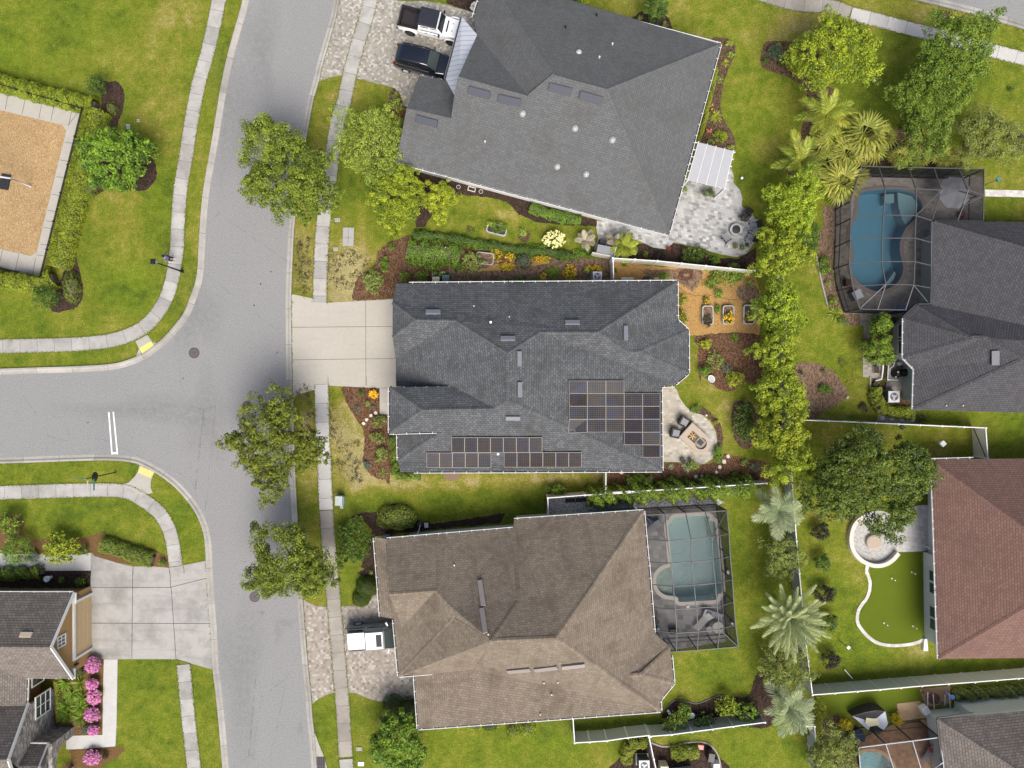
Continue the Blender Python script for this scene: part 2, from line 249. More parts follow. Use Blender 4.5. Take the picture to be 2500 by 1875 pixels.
# ------------------------------------------------------------------ objects
def wm(o):
    m = Matrix.Translation(o.location) @ o.rotation_euler.to_matrix().to_4x4()
    return wm(o.parent) @ m if o.parent else m
def tag(o, label=None, cat=None, group=None, kind=None):
    for k, v in (('label', label), ('category', cat), ('group', group), ('kind', kind)):
        if v: o[k] = v
    return o
def thing(name, label, cat, loc=(0, 0, 0), rz=0.0, group=None):
    o = bpy.data.objects.new(name, None); COL.objects.link(o); o.location = loc; o.rotation_euler = (0, 0, rz); o.empty_display_size = .3
    return tag(o, label, cat, group)
def dup(root, loc, rz=0.0, label=None, group=None):
    r = root.copy(); COL.objects.link(r); r.location = loc; r.rotation_euler = (0, 0, rz)
    tag(r, label, None, group)
    for ch in list(root.children):
        c = ch.copy(); COL.objects.link(c); c.parent = r
        for gch in list(ch.children):
            d = gch.copy(); COL.objects.link(d); d.parent = c
    return r
class B:
    def __init__(s): s.v = []; s.f = []; s.m = []; s.uv = []
    def add(s, vs, fs, mi=0):
        b = len(s.v); s.v += [tuple(p) for p in vs]
        for f in fs: s.f.append(tuple(b + i for i in f)); s.m.append(mi); s.uv.append(None)
        return s
    def face(s, pts, uv=None, mi=0):
        b = len(s.v); s.v += [tuple(p) for p in pts]; s.f.append(tuple(range(b, b + len(pts)))); s.m.append(mi); s.uv.append(uv); return s
    def box(s, c, d, rz=0.0, mi=0, top=(1, 1)):
        x, y, z = (k / 2 for k in d); R = Matrix.Rotation(rz, 3, 'Z'); c = Vector(c)
        pts = [c + R @ Vector((a * x * (top[0] if e > 0 else 1), b * y * (top[1] if e > 0 else 1), e * z)) for e in (-1, 1) for a, b in ((-1, -1), (1, -1), (1, 1), (-1, 1))]
        return s.add(pts, [(3, 2, 1, 0), (4, 5, 6, 7), (0, 1, 5, 4), (1, 2, 6, 5), (2, 3, 7, 6), (3, 0, 4, 7)], mi)
    def bar(s, a, b, w, h=None, mi=0, up=(0, 0, 1)):
        a, b = Vector(a), Vector(b); d = (b - a).normalized(); u = Vector(up)
        if abs(d.dot(u)) > .98: u = Vector((1, 0, 0))
        r = d.cross(u).normalized(); t = r.cross(d).normalized(); h = h or w
        pts = [p + r * i * w / 2 + t * j * h / 2 for p in (a, b) for i, j in ((-1, -1), (1, -1), (1, 1), (-1, 1))]
        return s.add(pts, [(0, 1, 2, 3), (7, 6, 5, 4), (1, 0, 4, 5), (2, 1, 5, 6), (3, 2, 6, 7), (0, 3, 7, 4)], mi)
    def tube(s, pts, r, n=8, mi=0, cap=True):
        pts = [Vector(p) for p in pts]; rs = r if isinstance(r, (list, tuple)) else [r] * len(pts); vs = []
        for i, p in enumerate(pts):
            d = (pts[min(i + 1, len(pts) - 1)] - pts[max(i - 1, 0)]).normalized(); u = Vector((0, 0, 1)) if abs(d.z) < .9 else Vector((1, 0, 0))
            a = d.cross(u).normalized(); b = a.cross(d)
            vs += [p + (a * math.cos(k * 2 * math.pi / n) + b * math.sin(k * 2 * math.pi / n)) * rs[i] for k in range(n)]
        fs = [(i * n + k, i * n + (k + 1) % n, (i + 1) * n + (k + 1) % n, (i + 1) * n + k) for i in range(len(pts) - 1) for k in range(n)]
        if cap: fs += [tuple(range(n)), tuple((len(pts) - 1) * n + k for k in reversed(range(n)))]
        return s.add(vs, fs, mi)
    def lathe(s, c, prof, n=20, mi=0, sx=1, sy=1, rz=0):
        c = Vector(c); vs = []; R = Matrix.Rotation(rz, 3, 'Z')
        for r, z in prof: vs += [c + R @ Vector((r * sx * math.cos(k * 2 * math.pi / n), r * sy * math.sin(k * 2 * math.pi / n), z)) for k in range(n)]
        fs = [(i * n + k, i * n + (k + 1) % n, (i + 1) * n + (k + 1) % n, (i + 1) * n + k) for i in range(len(prof) - 1) for k in range(n)]
        fs += [tuple(reversed(range(n))), tuple((len(prof) - 1) * n + k for k in range(n))]
        return s.add(vs, fs, mi)
    def prism(s, poly, z0, z1, mi=0, holes=()):
        loops = [list(poly)] + [list(h) for h in holes]
        tris = tessellate_polygon([[Vector((p[0], p[1], 0)) for p in l] for l in loops]); flat = [p for l in loops for p in l]
        for zz, up in ((z1, 1), (z0, 0)):
            fs = []
            for a, b, c in tris:
                ar = (flat[b][0] - flat[a][0]) * (flat[c][1] - flat[a][1]) - (flat[b][1] - flat[a][1]) * (flat[c][0] - flat[a][0])
                fs.append((a, b, c) if (ar > 0) == bool(up) else (a, c, b))
            s.add([(p[0], p[1], zz) for p in flat], fs, mi)
            if z0 == z1: return s
        for l in loops:
            n = len(l)
            for i in range(n):
                p, q = l[i], l[(i + 1) % n]; s.add([(p[0], p[1], z0), (q[0], q[1], z0), (q[0], q[1], z1), (p[0], p[1], z1)], [(0, 1, 2, 3)], mi)
        return s
    def loft(s, secs, mi=0, cap=True):
        n = len(secs[0]); fs = [(i * n + k, i * n + (k + 1) % n, (i + 1) * n + (k + 1) % n, (i + 1) * n + k) for i in range(len(secs) - 1) for k in range(n)]
        if cap: fs += [tuple(reversed(range(n))), tuple((len(secs) - 1) * n + k for k in range(n))]
        return s.add([p for q in secs for p in q], fs, mi)
    def build(s, name, mats, parent=None, local=False, smooth=False, **kw):
        me = bpy.data.meshes.new(name); vs = s.v
        if parent is not None and not local:
            inv = wm(parent).inverted(); vs = [tuple(inv @ Vector(p)) for p in vs]
        me.from_pydata(vs, [], s.f)
        for m in (mats if isinstance(mats, (list, tuple)) else [mats]): me.materials.append(M[m] if isinstance(m, str) else m)
        me.polygons.foreach_set('material_index', s.m)
        if smooth: me.polygons.foreach_set('use_smooth', [True] * len(s.f))
        if any(u is not None for u in s.uv):
            l = me.uv_layers.new(name='UVMap'); arr = []
            for f, u in zip(s.f, s.uv): arr += [c for p in (u or [(0, 0)] * len(f)) for c in p]
            l.data.foreach_set('uv', arr)
        me.validate(); o = bpy.data.objects.new(name, me); COL.objects.link(o)
        if parent is not None: o.parent = parent
        if smooth == 'auto': pass
        return tag(o, **kw)
def solo(name, b, mats, label, cat, loc=(0, 0, 0), rz=0, group=None, smooth=False):
    o = b.build(name, mats, None, True, smooth); o.location = loc; o.rotation_euler = (0, 0, rz); return tag(o, label, cat, group)
def smooth_closed(pts, k=5):
    n = len(pts); out = []
    for i in range(n):
        p0, p1, p2, p3 = (Vector(pts[(i + j) % n][:2]) for j in (-1, 0, 1, 2))
        for t in (q / k for q in range(k)):
            out.append(.5 * ((2 * p1) + (p2 - p0) * t + (2 * p0 - 5 * p1 + 4 * p2 - p3) * t * t + (3 * p1 - p0 - 3 * p2 + p3) * t ** 3))
    return out
def smooth_open(pts, k=5):
    pts = [Vector(p[:2]) for p in pts]; n = len(pts); out = []
    for i in range(n - 1):
        p0, p1, p2, p3 = pts[max(i - 1, 0)], pts[i], pts[i + 1], pts[min(i + 2, n - 1)]
        for t in (q / k for q in range(k)):
            out.append(.5 * ((2 * p1) + (p2 - p0) * t + (2 * p0 - 5 * p1 + 4 * p2 - p3) * t * t + (3 * p1 - p0 - 3 * p2 + p3) * t ** 3))
    return out + [pts[-1]]
def W(px, z=0.0): return [P(x, y, z) for x, y in px]
def rough(pts, amp=.06, step=.25):
    out = []; n = len(pts)
    for i in range(n):
        a, b = Vector(pts[i][:2]), Vector(pts[(i + 1) % n][:2]); L = (b - a).length; m = max(1, int(L / step))
        for j in range(m):
            p = a.lerp(b, j / m); out.append(p + Vector((random.uniform(-amp, amp), random.uniform(-amp, amp))))
    return out
def patch(name, px, z, mat, label, sm=True, jit=0.0, cat='ground', holes=(), z0=None):
    pts = [Vector(p[:2]) for p in W(px)]
    if sm: pts = smooth_closed(pts)
    if jit: pts = rough(pts, jit)
    return tag(B().prism(pts, z if z0 is None else z0, z, 0, holes).build(name, mat), label, cat, None, 'structure')
EDGES = []
def strip(name, px, w, z, mat, label, cat='path', prof=None, k=6, bevel=0):
    pts = smooth_open([p[:2] for p in W(px)], k); b = B(); L = 0; prof = prof or [(0, 0), (0, z), (w, z), (w, 0)]; rows = []
    for i, p in enumerate(pts):
        d = (pts[min(i + 1, len(pts) - 1)] - pts[max(i - 1, 0)]).normalized(); r = Vector((d.y, -d.x))
        if i: L += (p - pts[i - 1]).length
        rows.append((L, [Vector((*(p + r * o), zz)) for o, zz in prof]))
    for (l0, a), (l1, c) in zip(rows, rows[1:]):
        for j in range(len(prof) - 1):
            q = [a[j], c[j], c[j + 1], a[j + 1]]; u = [(l0, prof[j][0]), (l1, prof[j][0]), (l1, prof[j + 1][0]), (l0, prof[j + 1][0])]
            if (q[1] - q[0]).cross(q[3] - q[0]).z < -1e-6: q.reverse(); u.reverse()
            b.face(q, u)
    for o_, g_ in ((prof[0][0], 1), (prof[-1][0], 1)) if name == 'sidewalk' else (((prof[0][0], 1),) if name == 'kerb' else ()): EDGES.append([p + Vector((dd.y, -dd.x)) * o_ for p, dd in zip(pts, [(pts[min(i + 1, len(pts) - 1)] - pts[max(i - 1, 0)]).normalized() for i in range(len(pts))])])
    return tag(b.build(name, mat), label, cat, None, 'structure')
# ------------------------------------------------------------------ foliage
def quads(name, V, tint, mat, parent=None):
    n = len(V) // 4; me = bpy.data.meshes.new(name)
    me.vertices.add(4 * n); me.vertices.foreach_set('co', np.asarray(V, np.float32).ravel())
    me.loops.add(4 * n); me.loops.foreach_set('vertex_index', np.arange(4 * n, dtype=np.int32))
    me.polygons.add(n); me.polygons.foreach_set('loop_start', np.arange(0, 4 * n, 4, dtype=np.int32))
    at = me.attributes.new('tint', 'FLOAT_VECTOR', 'FACE'); d = np.zeros((n, 3), np.float32); d[:, 0] = np.clip(tint, 0, 1); at.data.foreach_set('vector', d.ravel())
    me.update(calc_edges=True); me.materials.append(M[mat]); o = bpy.data.objects.new(name, me); COL.objects.link(o)
    if parent is not None: o.parent = parent
    return o
def unit(a): return a / np.maximum(np.linalg.norm(a, axis=1, keepdims=True), 1e-6)
def leafquads(p, nrm, size, r, asp=.62):
    n = len(p); t = unit(np.cross(nrm, r.normal(size=(n, 3)))); b = np.cross(nrm, t)
    s = (size * r.uniform(.65, 1.3, n))[:, None]; V = np.empty((n, 4, 3))
    V[:, 0] = p - t * s * .5; V[:, 1] = p + b * s * asp * .5 + t * s * .06; V[:, 2] = p + t * s * .5; V[:, 3] = p - b * s * asp * .5 + t * s * .06
    return V.reshape(-1, 3)
def clumps(rx, ry, h, r, k, lob=.18, low=-.35, fill=.5):
    th = r.uniform(0, 2 * np.pi, k); ph = [r.uniform(0, 6.28) for _ in range(4)]
    R = 1 + lob * np.cos(2 * th + ph[0]) * .6 + lob * np.cos(3 * th + ph[1]) + lob * .8 * np.cos(5 * th + ph[2]) + lob * .5 * np.cos(8 * th + ph[3])
    sz = r.uniform(low, 1, k); rad = np.sqrt(np.maximum(0, 1 - sz * sz)) * R; q = r.uniform(fill, 1, k) ** .6
    c = np.stack([np.cos(th) * rad * rx * q, np.sin(th) * rad * ry * q, (sz * q * .5 + .5) * h], 1)
    return c
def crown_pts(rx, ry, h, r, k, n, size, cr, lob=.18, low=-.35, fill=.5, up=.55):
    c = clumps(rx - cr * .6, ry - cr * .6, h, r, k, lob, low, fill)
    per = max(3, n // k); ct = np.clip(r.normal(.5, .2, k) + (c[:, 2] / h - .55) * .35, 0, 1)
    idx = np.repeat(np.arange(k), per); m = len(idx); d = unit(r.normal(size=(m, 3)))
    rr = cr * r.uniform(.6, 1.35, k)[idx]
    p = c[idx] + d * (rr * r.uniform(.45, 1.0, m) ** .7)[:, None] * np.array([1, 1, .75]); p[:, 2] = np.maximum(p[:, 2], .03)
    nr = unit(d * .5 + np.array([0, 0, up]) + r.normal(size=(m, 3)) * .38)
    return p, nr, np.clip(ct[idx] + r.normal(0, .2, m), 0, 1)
SEED = [0]
def rg(): SEED[0] += 1; return np.random.default_rng(1000 + SEED[0])
def trunk(parent, h, r, rx, ry, ch, mat='bark', k=6):
    b = B(); b.tube([(0, 0, -.05), (.03, .02, h * .5), (0, .04, h)], [r * 1.25, r, r * .8], 8)
    rr = rg()
    for i in range(k):
        a = i * 6.283 / k + rr.uniform(-.4, .4); q = rr.uniform(.5, .85)
        b.tube([(0, 0, h * .85), (math.cos(a) * rx * .3, math.sin(a) * ry * .3, h + ch * .2), (math.cos(a) * rx * q, math.sin(a) * ry * q, h + ch * rr.uniform(.35, .75))], [r * .6, r * .35, r * .12], 6)
    b.build('trunk', mat, parent, True, True)
def tree(px, py, rx, ry, th, ch, lf, label, cat='tree', name='shade_tree', group=None, dens=1.0, size=.17, cr=.55, lob=.16, fill=.45, lobes=None, low=-.3, k=None):
    """px,py,rx,ry in photo pixels of the crown at its middle height; th trunk height, ch crown thickness"""
    zc = th + ch * .5; c = P(px, py, zc); s = 1.1 * (H - zc) / H / PX; rx *= s; ry *= s; size *= .8
    t = thing(name, label, cat, (c.x, c.y, 0), 0, group); r = rg()
    Vs, Ts = [], []
    for (lx, ly, a, b2, hz) in (lobes or [(0, 0, 1, 1, 0)]):
        ar = rx * a * ry * b2 * math.pi; cr *= .8; kk = k or max(16, int(ar * 3.4 / cr ** 1.2)); n = int(ar * 13 / (size * size) * dens)
        p, nr, ti = crown_pts(rx * a, ry * b2, ch, r, kk, n, size, cr, lob, low, fill)
        p[:, 0] += lx * rx; p[:, 1] += ly * ry; p[:, 2] += th + hz; Vs.append(leafquads(p, nr, size, r)); Ts.append(ti)
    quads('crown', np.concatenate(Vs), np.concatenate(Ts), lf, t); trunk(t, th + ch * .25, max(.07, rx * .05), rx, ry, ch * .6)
    return t
def shrub(px, py, rx, ry, h, lf, label, cat='shrub', name='shrub', group=None, size=.10, cr=.2, flowers=None, nf=60, dens=1.0, lob=.1, tight=False, rot=0.0, fsize=.12, low=-.1):
    c = P(px, py, h * .6); s = (H - h * .6) / H / PX; rx *= s; ry *= s; r = rg()
    t = thing(name, label, cat, (c.x, c.y, 0), rot, group); ar = rx * ry * math.pi
    n = int(min(14000, max(90, ar * 5.6 / (size * size) * dens)))
    if tight:
        d = unit(r.normal(size=(n, 3)) * np.array([1, 1, 1])); d[:, 2] = np.abs(d[:, 2]); q = (np.abs(d) ** 2.6).sum(1) ** (-1 / 2.6) * (1 + .05 * np.sin(d[:, 0] * 9 + d[:, 1] * 7))
        p = d * q[:, None] * np.array([rx, ry, h]) * r.uniform(.9, 1.02, n)[:, None]; p[:, 2] = np.maximum(p[:, 2], .03); nr = unit(d + r.normal(size=(n, 3)) * .4); ti = np.clip(r.normal(.5, .2, n), 0, 1)
    else:
        p, nr, ti = crown_pts(rx, ry, h, r, max(6, int(ar / (cr * cr) * 1.1)), n, size, cr, lob, low, .35)
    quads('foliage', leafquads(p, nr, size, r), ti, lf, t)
    if tight: B().lathe((0, 0, 0), [(rx * .6, 0), (rx * .66, h * .45), (rx * .4, h * .66), (.02, h * .7)], 14, 0, 1, ry / rx).build('stems', 'bark', t, True)
    if flowers:
        th = r.uniform(0, 6.28, nf); q = np.sqrt(r.uniform(0, 1, nf)) * .95; f = np.stack([np.cos(th) * q * rx, np.sin(th) * q * ry, h * (1.03 - .45 * q * q)], 1)
        f = np.repeat(f, 5, 0) + r.normal(0, fsize * .33, (nf * 5, 3)); quads('blossoms', leafquads(f, unit(r.normal(size=(len(f), 3)) * .35 + np.array([0, 0, 1])), fsize, r, .9), r.uniform(0, 1, len(f)), flowers, t)
    return t
def hedge(px, w, h, lf, label, name='hedge', cat='hedge', group=None, size=.11, dens=1.0, sq=3.5, cr=0.0, wob=.12, closed=False):
    """clipped hedge along a polyline of photo pixels (its top centre line at height h), width w metres"""
    pts = [P(x, y, h) for x, y in px]; base = Vector((pts[0].x, pts[0].y, 0)); t = thing(name, label, cat, base, 0, group); r = rg()
    seg = [(pts[i + 1] - pts[i]).length for i in range(len(pts) - 1)]; L = sum(seg); n = int((w + 1.1 * h) * L * 6 / (size * size) * dens); n = min(n, 60000)
    sp = r.uniform(0, L, n); cum = np.concatenate([[0], np.cumsum(seg)]); i = np.clip(np.searchsorted(cum, sp) - 1, 0, len(seg) - 1); f = (sp - cum[i]) / np.array(seg)[i]
    A = np.array([(p.x, p.y) for p in pts]); D = A[1:] - A[:-1]; D = D / np.linalg.norm(D, axis=1, keepdims=True)
    ctr = A[i] + D[i] * (sp - cum[i])[:, None]; N = np.stack([D[i][:, 1], -D[i][:, 0]], 1)
    an = r.uniform(-.15, np.pi + .15, n); ca, sa = np.cos(an), np.maximum(np.sin(an), 0); q = (np.abs(ca) ** sq + np.abs(sa) ** sq) ** (-1 / sq)
    ph = r.uniform(0, 6, 3); bmp = 1 + wob * (np.sin(sp * 2.1 + ph[0]) * .4 + np.sin(sp * 5.3 + an * 2 + ph[1]) * .5 + np.sin(sp * 11 + an * 5 + ph[2]) * .35)
    rr = q * bmp * r.uniform(.86, 1.03, n); off = ca * rr * w / 2; z = sa * rr * h
    p = np.stack([ctr[:, 0] + N[:, 0] * off - base.x, ctr[:, 1] + N[:, 1] * off - base.y, np.maximum(z, .03)], 1)
    nr = unit(np.stack([N[:, 0] * ca, N[:, 1] * ca, sa + .25], 1) + r.normal(size=(n, 3)) * .45)
    ti = np.clip(.5 + .15 * np.sin(sp * 3.3 + off * 4 + ph[0]) * np.sin(sp * 1.3 + ph[2]) + r.normal(0, .18, n), 0, 1)
    quads('foliage', leafquads(p, nr, size, r), ti, lf, t)
    b = B()
    for k in range(len(pts) - 1): b.bar((*A[k], h * .36), (*A[k + 1], h * .36), w * .42, h * .55)
    b.build('branches', 'bark', t); return t
def blades(t, name, n, L, w, lf, r, lift=(.15, 1.1), droop=.35, base=(0, 0, 0), segs=3, jit=.2):
    V, Ti = [], []; base = np.array(base, float)
    for i in range(n):
        a = i * 2.39996 + r.uniform(-jit, jit); e = r.uniform(*lift); l = L * r.uniform(.75, 1.08); d = np.array([math.cos(a) * math.cos(e), math.sin(a) * math.cos(e), math.sin(e)]); sd = np.array([-math.sin(a), math.cos(a), 0]); ti = r.uniform(.15, .95)
        pr = []
        for k in range(segs + 1):
            f = k / segs; c = base + d * l * f - np.array([0, 0, droop * l * f * f]); c[2] = max(c[2], .02); pr.append((c, w * (.45 + 1.1 * f) * (1 - f ** 3) * .7 + .004))
        for (c0, w0), (c1, w1) in zip(pr, pr[1:]): V += [c0 - sd * w0, c0 + sd * w0, c1 + sd * w1, c1 - sd * w1]; Ti.append(ti)
    return quads(name, np.array(V), np.array(Ti), lf, t)
def spiky(px, py, rad, lf, label, name='spiky_plant', cat='plant', group=None, n=34, w=.035, h=.3, **kw):
    c = P(px, py, h); L = rad * (H - h) / H / PX; t = thing(name, label, cat, (c.x, c.y, 0), 0, group); blades(t, 'leaves', n, L * 1.08, w, lf, rg(), base=(0, 0, .05), **kw); return t
def frond_mesh(L, r, lf, nl=22, ll=.55, w=.035, arch=.55, rise=.5):
    V, Ti = [], []; tb = r.uniform(.08, .92)
    def mid(f): return np.array([L * f * (1 - .12 * f), 0, L * (rise * f - arch * f * f)])
    for k in range(7):
        a, b = mid(k / 7), mid((k + 1) / 7); s = np.array([0, .022 * (1.2 - k / 7), 0]); V += [a - s, a + s, b + s * .8, b - s * .8]; Ti.append(tb + .25)
    for k in range(nl):
        f = .1 + .9 * k / (nl - 1); c = mid(f); l = ll * math.sin(math.pi * min(1, .2 + f * .72)) ** .7
        for sg in (-1, 1):
            an = (1.15 - .62 * f) + r.uniform(-.1, .1); d = np.array([math.cos(an), sg * math.sin(an), r.uniform(.0, .3) - .25]); d /= np.linalg.norm(d)
            m = c + d * l * .55; e = c + d * l + np.array([0, 0, -.18 * l]); q = np.array([math.sin(an), -sg * math.cos(an), 0]) * w
            V += [c - q * .4, c + q * .4, m + q, m - q, m - q, m + q, e + q * .1, e - q * .1]; ti = np.clip(tb + r.normal(0, .16), 0, 1); Ti += [ti, ti]
    return np.array(V), np.array(Ti)
def fan_mesh(L, r, nr=15, pet=.36, spread=2.7, rise=.4, droop=.3):
    V, Ti = [], []; tb = r.uniform(.25, .75); p0 = np.zeros(3); p1 = np.array([L * pet, 0, L * pet * rise]); s = np.array([0, .025, 0]); V += [p0 - s, p0 + s, p1 + s, p1 - s]; Ti.append(tb)
    fl = L * (1 - pet)
    for k in range(nr):
        a = (k / (nr - 1) - .5) * spread; l = fl * (.72 + .28 * math.cos(a)) * r.uniform(.9, 1.05); w = fl * spread / nr * .42
        d = np.array([math.cos(a), math.sin(a), .1 + .12 * math.cos(k * 3.14)]); q = np.array([-math.sin(a), math.cos(a), 0]); m = p1 + d * l * .55; e = p1 + d * l - np.array([0, 0, droop * l])
        V += [p1, p1 + q * .004, m + q * w * .75, m - q * w * .75, m - q * w * .75, m + q * w * .75, e + q * .008, e - q * .008]; ti = np.clip(tb + r.normal(0, .13), 0, 1); Ti += [ti, ti]
    return np.array(V), np.array(Ti)
def palm(px, py, rad, th, lf, label, kind='feather', nf=26, name='palm_tree', group=None, ll=.55, nl=22, w=.035, arch=.5, tr=.16, lift=(-.25, .95), extra=None):
    c = P(px, py, th); L = rad * (H - th) / H / PX; t = thing(name, label, 'palm', (c.x, c.y, 0), 0, group); r = rg()
    B().tube([(0, 0, -.05), (0, 0, th * .5), (0, 0, th)], [tr * 1.3, tr, tr * .9], 9).build('trunk', 'palm_trunk', t, True, True)
    var = []
    for k in range(6):
        V, Ti = frond_mesh(L * 1.06, r, lf, nl, ll, w, arch) if kind == 'feather' else fan_mesh(L * 1.06, r)
        o = quads('frond', V, Ti, lf, t); var.append(o)
    nf = max(nf, 6)
    for i in range(nf):
        o = var[i] if i < 6 else var[i * 5 % 6 if i % 7 else 2].copy()
        if i >= 6: COL.objects.link(o)
        e = lift[0] + (lift[1] - lift[0]) * (i / nf) ** .8; sc = r.uniform(.84, 1.05) * (1 - .14 * i / nf)
        o.location = (0, 0, th - .02 + .01 * i); o.rotation_euler = (r.uniform(-.25, .25), -e, i * 2.39996 + r.uniform(-.2, .2)); o.scale = (sc, sc, sc)
    if extra: B().lathe((0, 0, th + .05), [(.02, 0), (.3, .08), (.34, .2), (.12, .34), (.02, .36)], 12).build('flower_stalk', extra, t, True, True)
    return t
# ------------------------------------------------------------------ houses
def inset(pts, d):
    n = len(pts); ar = sum(pts[i].x * pts[(i + 1) % n].y - pts[(i + 1) % n].x * pts[i].y for i in range(n)); sg = 1 if ar > 0 else -1; out = []
    for i in range(n):
        a, b, c = pts[i - 1], pts[i], pts[(i + 1) % n]; d1 = (b - a).normalized(); d2 = (c - b).normalized()
        n1 = Vector((-d1.y, d1.x)) * sg; n2 = Vector((-d2.y, d2.x)) * sg; m = n1 + n2; k = d / max(.25, m.dot(n1) ) if m.length > 1e-6 else d
        out.append(b + m * max(-3 * abs(d), min(k, 3 * abs(d))))
    return out
class House:
    def __init__(s, name, label, verts, faces, mat, pitch=None, eave=2.9, wall=None, wmat='white_stucco', wz=2.75, inset_d=.45, fmat='white_trim', cap=True, capmat=None, cat='house'):
        s.pt = {k: P(*v) for k, v in verts.items()}; cx = sum(p.x for p in s.pt.values()) / len(s.pt); cy = sum(p.y for p in s.pt.values()) / len(s.pt)
        s.root = thing(name, label, cat, (cx, cy, 0)); s.c = Vector((cx, cy)); s.mat = mat
        s.faces = [f.split() for f in faces]; s.roof = s.mkroof(s.faces, mat, fmat, cap, capmat)
        if wall:
            w = [Vector((s.pt[k].x, s.pt[k].y)) if isinstance(k, str) else Vector(P(*k)[:2]) for k in wall]
            s.w = inset(w, inset_d); s.wallobj = B().prism(s.w, 0, wz).build('wall', wmat, s.root)
    def mkroof(s, faces, mat, fmat='white_trim', cap=True, capmat=None, name='roof'):
        b = B(); edges = {}; s.tri = getattr(s, 'tri', [])
        for f in faces:
            ps = [s.pt[k] for k in f]; tr = tessellate_polygon([[Vector((p.x, p.y, 0)) for p in ps]])
            nn = Vector((0, 0, 0))
            for i in range(len(ps)): nn += ps[i].cross(ps[(i + 1) % len(ps)])
            if nn.z < 0: nn = -nn
            nn.normalize(); u = Vector((0, 0, 1)).cross(nn); u = u.normalized() if u.length > .02 else Vector((1, 0, 0)); v = nn.cross(u)
            for a, c, d in tr:
                q = [ps[a], ps[c], ps[d]]
                if (q[1] - q[0]).cross(q[2] - q[0]).z < 0: q.reverse()
                b.face(q, [(p.dot(u), p.dot(v)) for p in q]); s.tri.append((q, nn, u, v))
            for i in range(len(f)): edges.setdefault(frozenset((f[i], f[(i + 1) % len(f)])), []).append((nn, sum(ps, Vector()) / len(ps)))
        nm = len(b.f)
        for e, l in edges.items():
            if len(l) == 1:
                p, q = (s.pt[k] for k in e); d = Vector((0, 0, -.2)); b.face([p + d, q + d, q, p], None, 1)
        roof = b.build(name, [mat, fmat], s.root)
        if cap:
            for e, l in edges.items():
                if len(l) != 2: continue
                p, q = (s.pt[k] for k in e); m = (p + q) / 2; (n1, c1), (n2, c2) = l
                if (c2 - m).dot(n1) < -.03 and (c1 - m).dot(n2) < -.03 and (p - q).length > .8:
                    cb = B(); d = (q - p).normalized(); up = ((n1 + n2) / 2).normalized() * .035
                    for n_, c_ in l:
                        sd = d.cross(n_).normalized(); sd = sd if sd.dot(c_ - m) > 0 else -sd
                        A_, B_, C_, D_ = p + up, q + up, q + sd * .17 + n_ * .02, p + sd * .17 + n_ * .02; L = (q - p).length
                        q4 = [A_, B_, C_, D_]; uv = [(0, 0), (0, L), (.17, L), (.17, 0)]
                        if (B_ - A_).cross(D_ - A_).z < 0: q4.reverse(); uv.reverse()
                        cb.face(q4, uv); cb.face([D_, C_, C_ - n_ * .03, D_ - n_ * .03])
                    o = cb.build('ridge_cap', capmat or mat, roof)
        return roof
    def hit(s, x, y, off=0.0):
        o = Vector((0, 0, H)); d = P(x, y, 0) - o; best = None
        for q, nn, u, v in s.tri:
            n_ = (q[1] - q[0]).cross(q[2] - q[0]); dn = d.dot(n_)
            if abs(dn) < 1e-9: continue
            t = (q[0] - o).dot(n_) / dn; p = o + d * t; ok = True
            for i in range(3):
                if (q[(i + 1) % 3] - q[i]).cross(p - q[i]).dot(n_) < -1e-5 * n_.length: ok = False
            if ok and (best is None or t < best[0]): best = (t, p + nn * off, nn, u, v)
        if best is None: return P(x, y, 4), Vector((0, 0, 1)), Vector((1, 0, 0)), Vector((0, 1, 0))
        return best[1:]
    def gutter(s, segs, z=2.9, mat='white_trim', ticks=True, w=.12, lip=.042):
        for (x0, y0, x1, y1) in segs:
            a, b_ = P(x0, y0, z), P(x1, y1, z); d = (b_ - a).normalized(); o = Vector((d.y, -d.x, 0)); m = (a + b_) / 2
            if o.dot(Vector((m.x - s.c.x, m.y - s.c.y, 0))) < 0: o = -o
            b = B(); dz = Vector((0, 0, -.03)); b.bar(a + o * (w - lip / 2) + dz, b_ + o * (w - lip / 2) + dz, lip, .12, 0); b.bar(a + o * (w * .4) - Vector((0, 0, .1)), b_ + o * (w * .4) - Vector((0, 0, .1)), w * .8, .02, 1)
            if ticks:
                L = (b_ - a).length; n = max(1, int(L / .95))
                for i in range(n + 1):
                    p = a.lerp(b_, (i + .3) / (n + .6)); b.bar(p - o * .02, p + o * (w + .03), .045, .03, 0)
            b.build('gutter', [mat, 'dark_channel'], s.root)
    def onroof(s, name, x, y, b_or_fn, mat, off=.0, smooth=False):
        p, nn, u, v = s.hit(x, y); b = B(); b_or_fn(b, p, nn, u, v); return b.build(name, mat, s.roof, False, smooth)
    def ridgevent(s, a, c, w, mat, name='ridge_vent', h=.2):
        p, n, u, v = s.hit(*a); q = s.hit(*c)[0]; b = B(); b.bar(p + n * h / 2, q + n * h / 2, w, h, 0, n); b.build(name, mat, s.roof)
    def pipe(s, x, y, mat='white_plastic', r=.06, h=.3):
        p, n, u, v = s.hit(x, y); B().tube([p - Vector((0, 0, .1)), p + Vector((0, 0, h))], r, 8).build('vent_pipe', mat, s.roof)
    def dome(s, x, y, r=.2):
        p, n, u, v = s.hit(x, y); b = B(); R = Matrix((u, v, n)).transposed(); bb = B().lathe((0, 0, .02), [(r * 1.25, 0), (r * 1.25, .03), (r, .04), (r * .95, .1), (r * .6, .17), (.02, .2)], 16)
        b.add([p + R @ Vector(k) for k in bb.v], bb.f); b.build('tubular_skylight', 'clear_dome', s.roof, False, True)
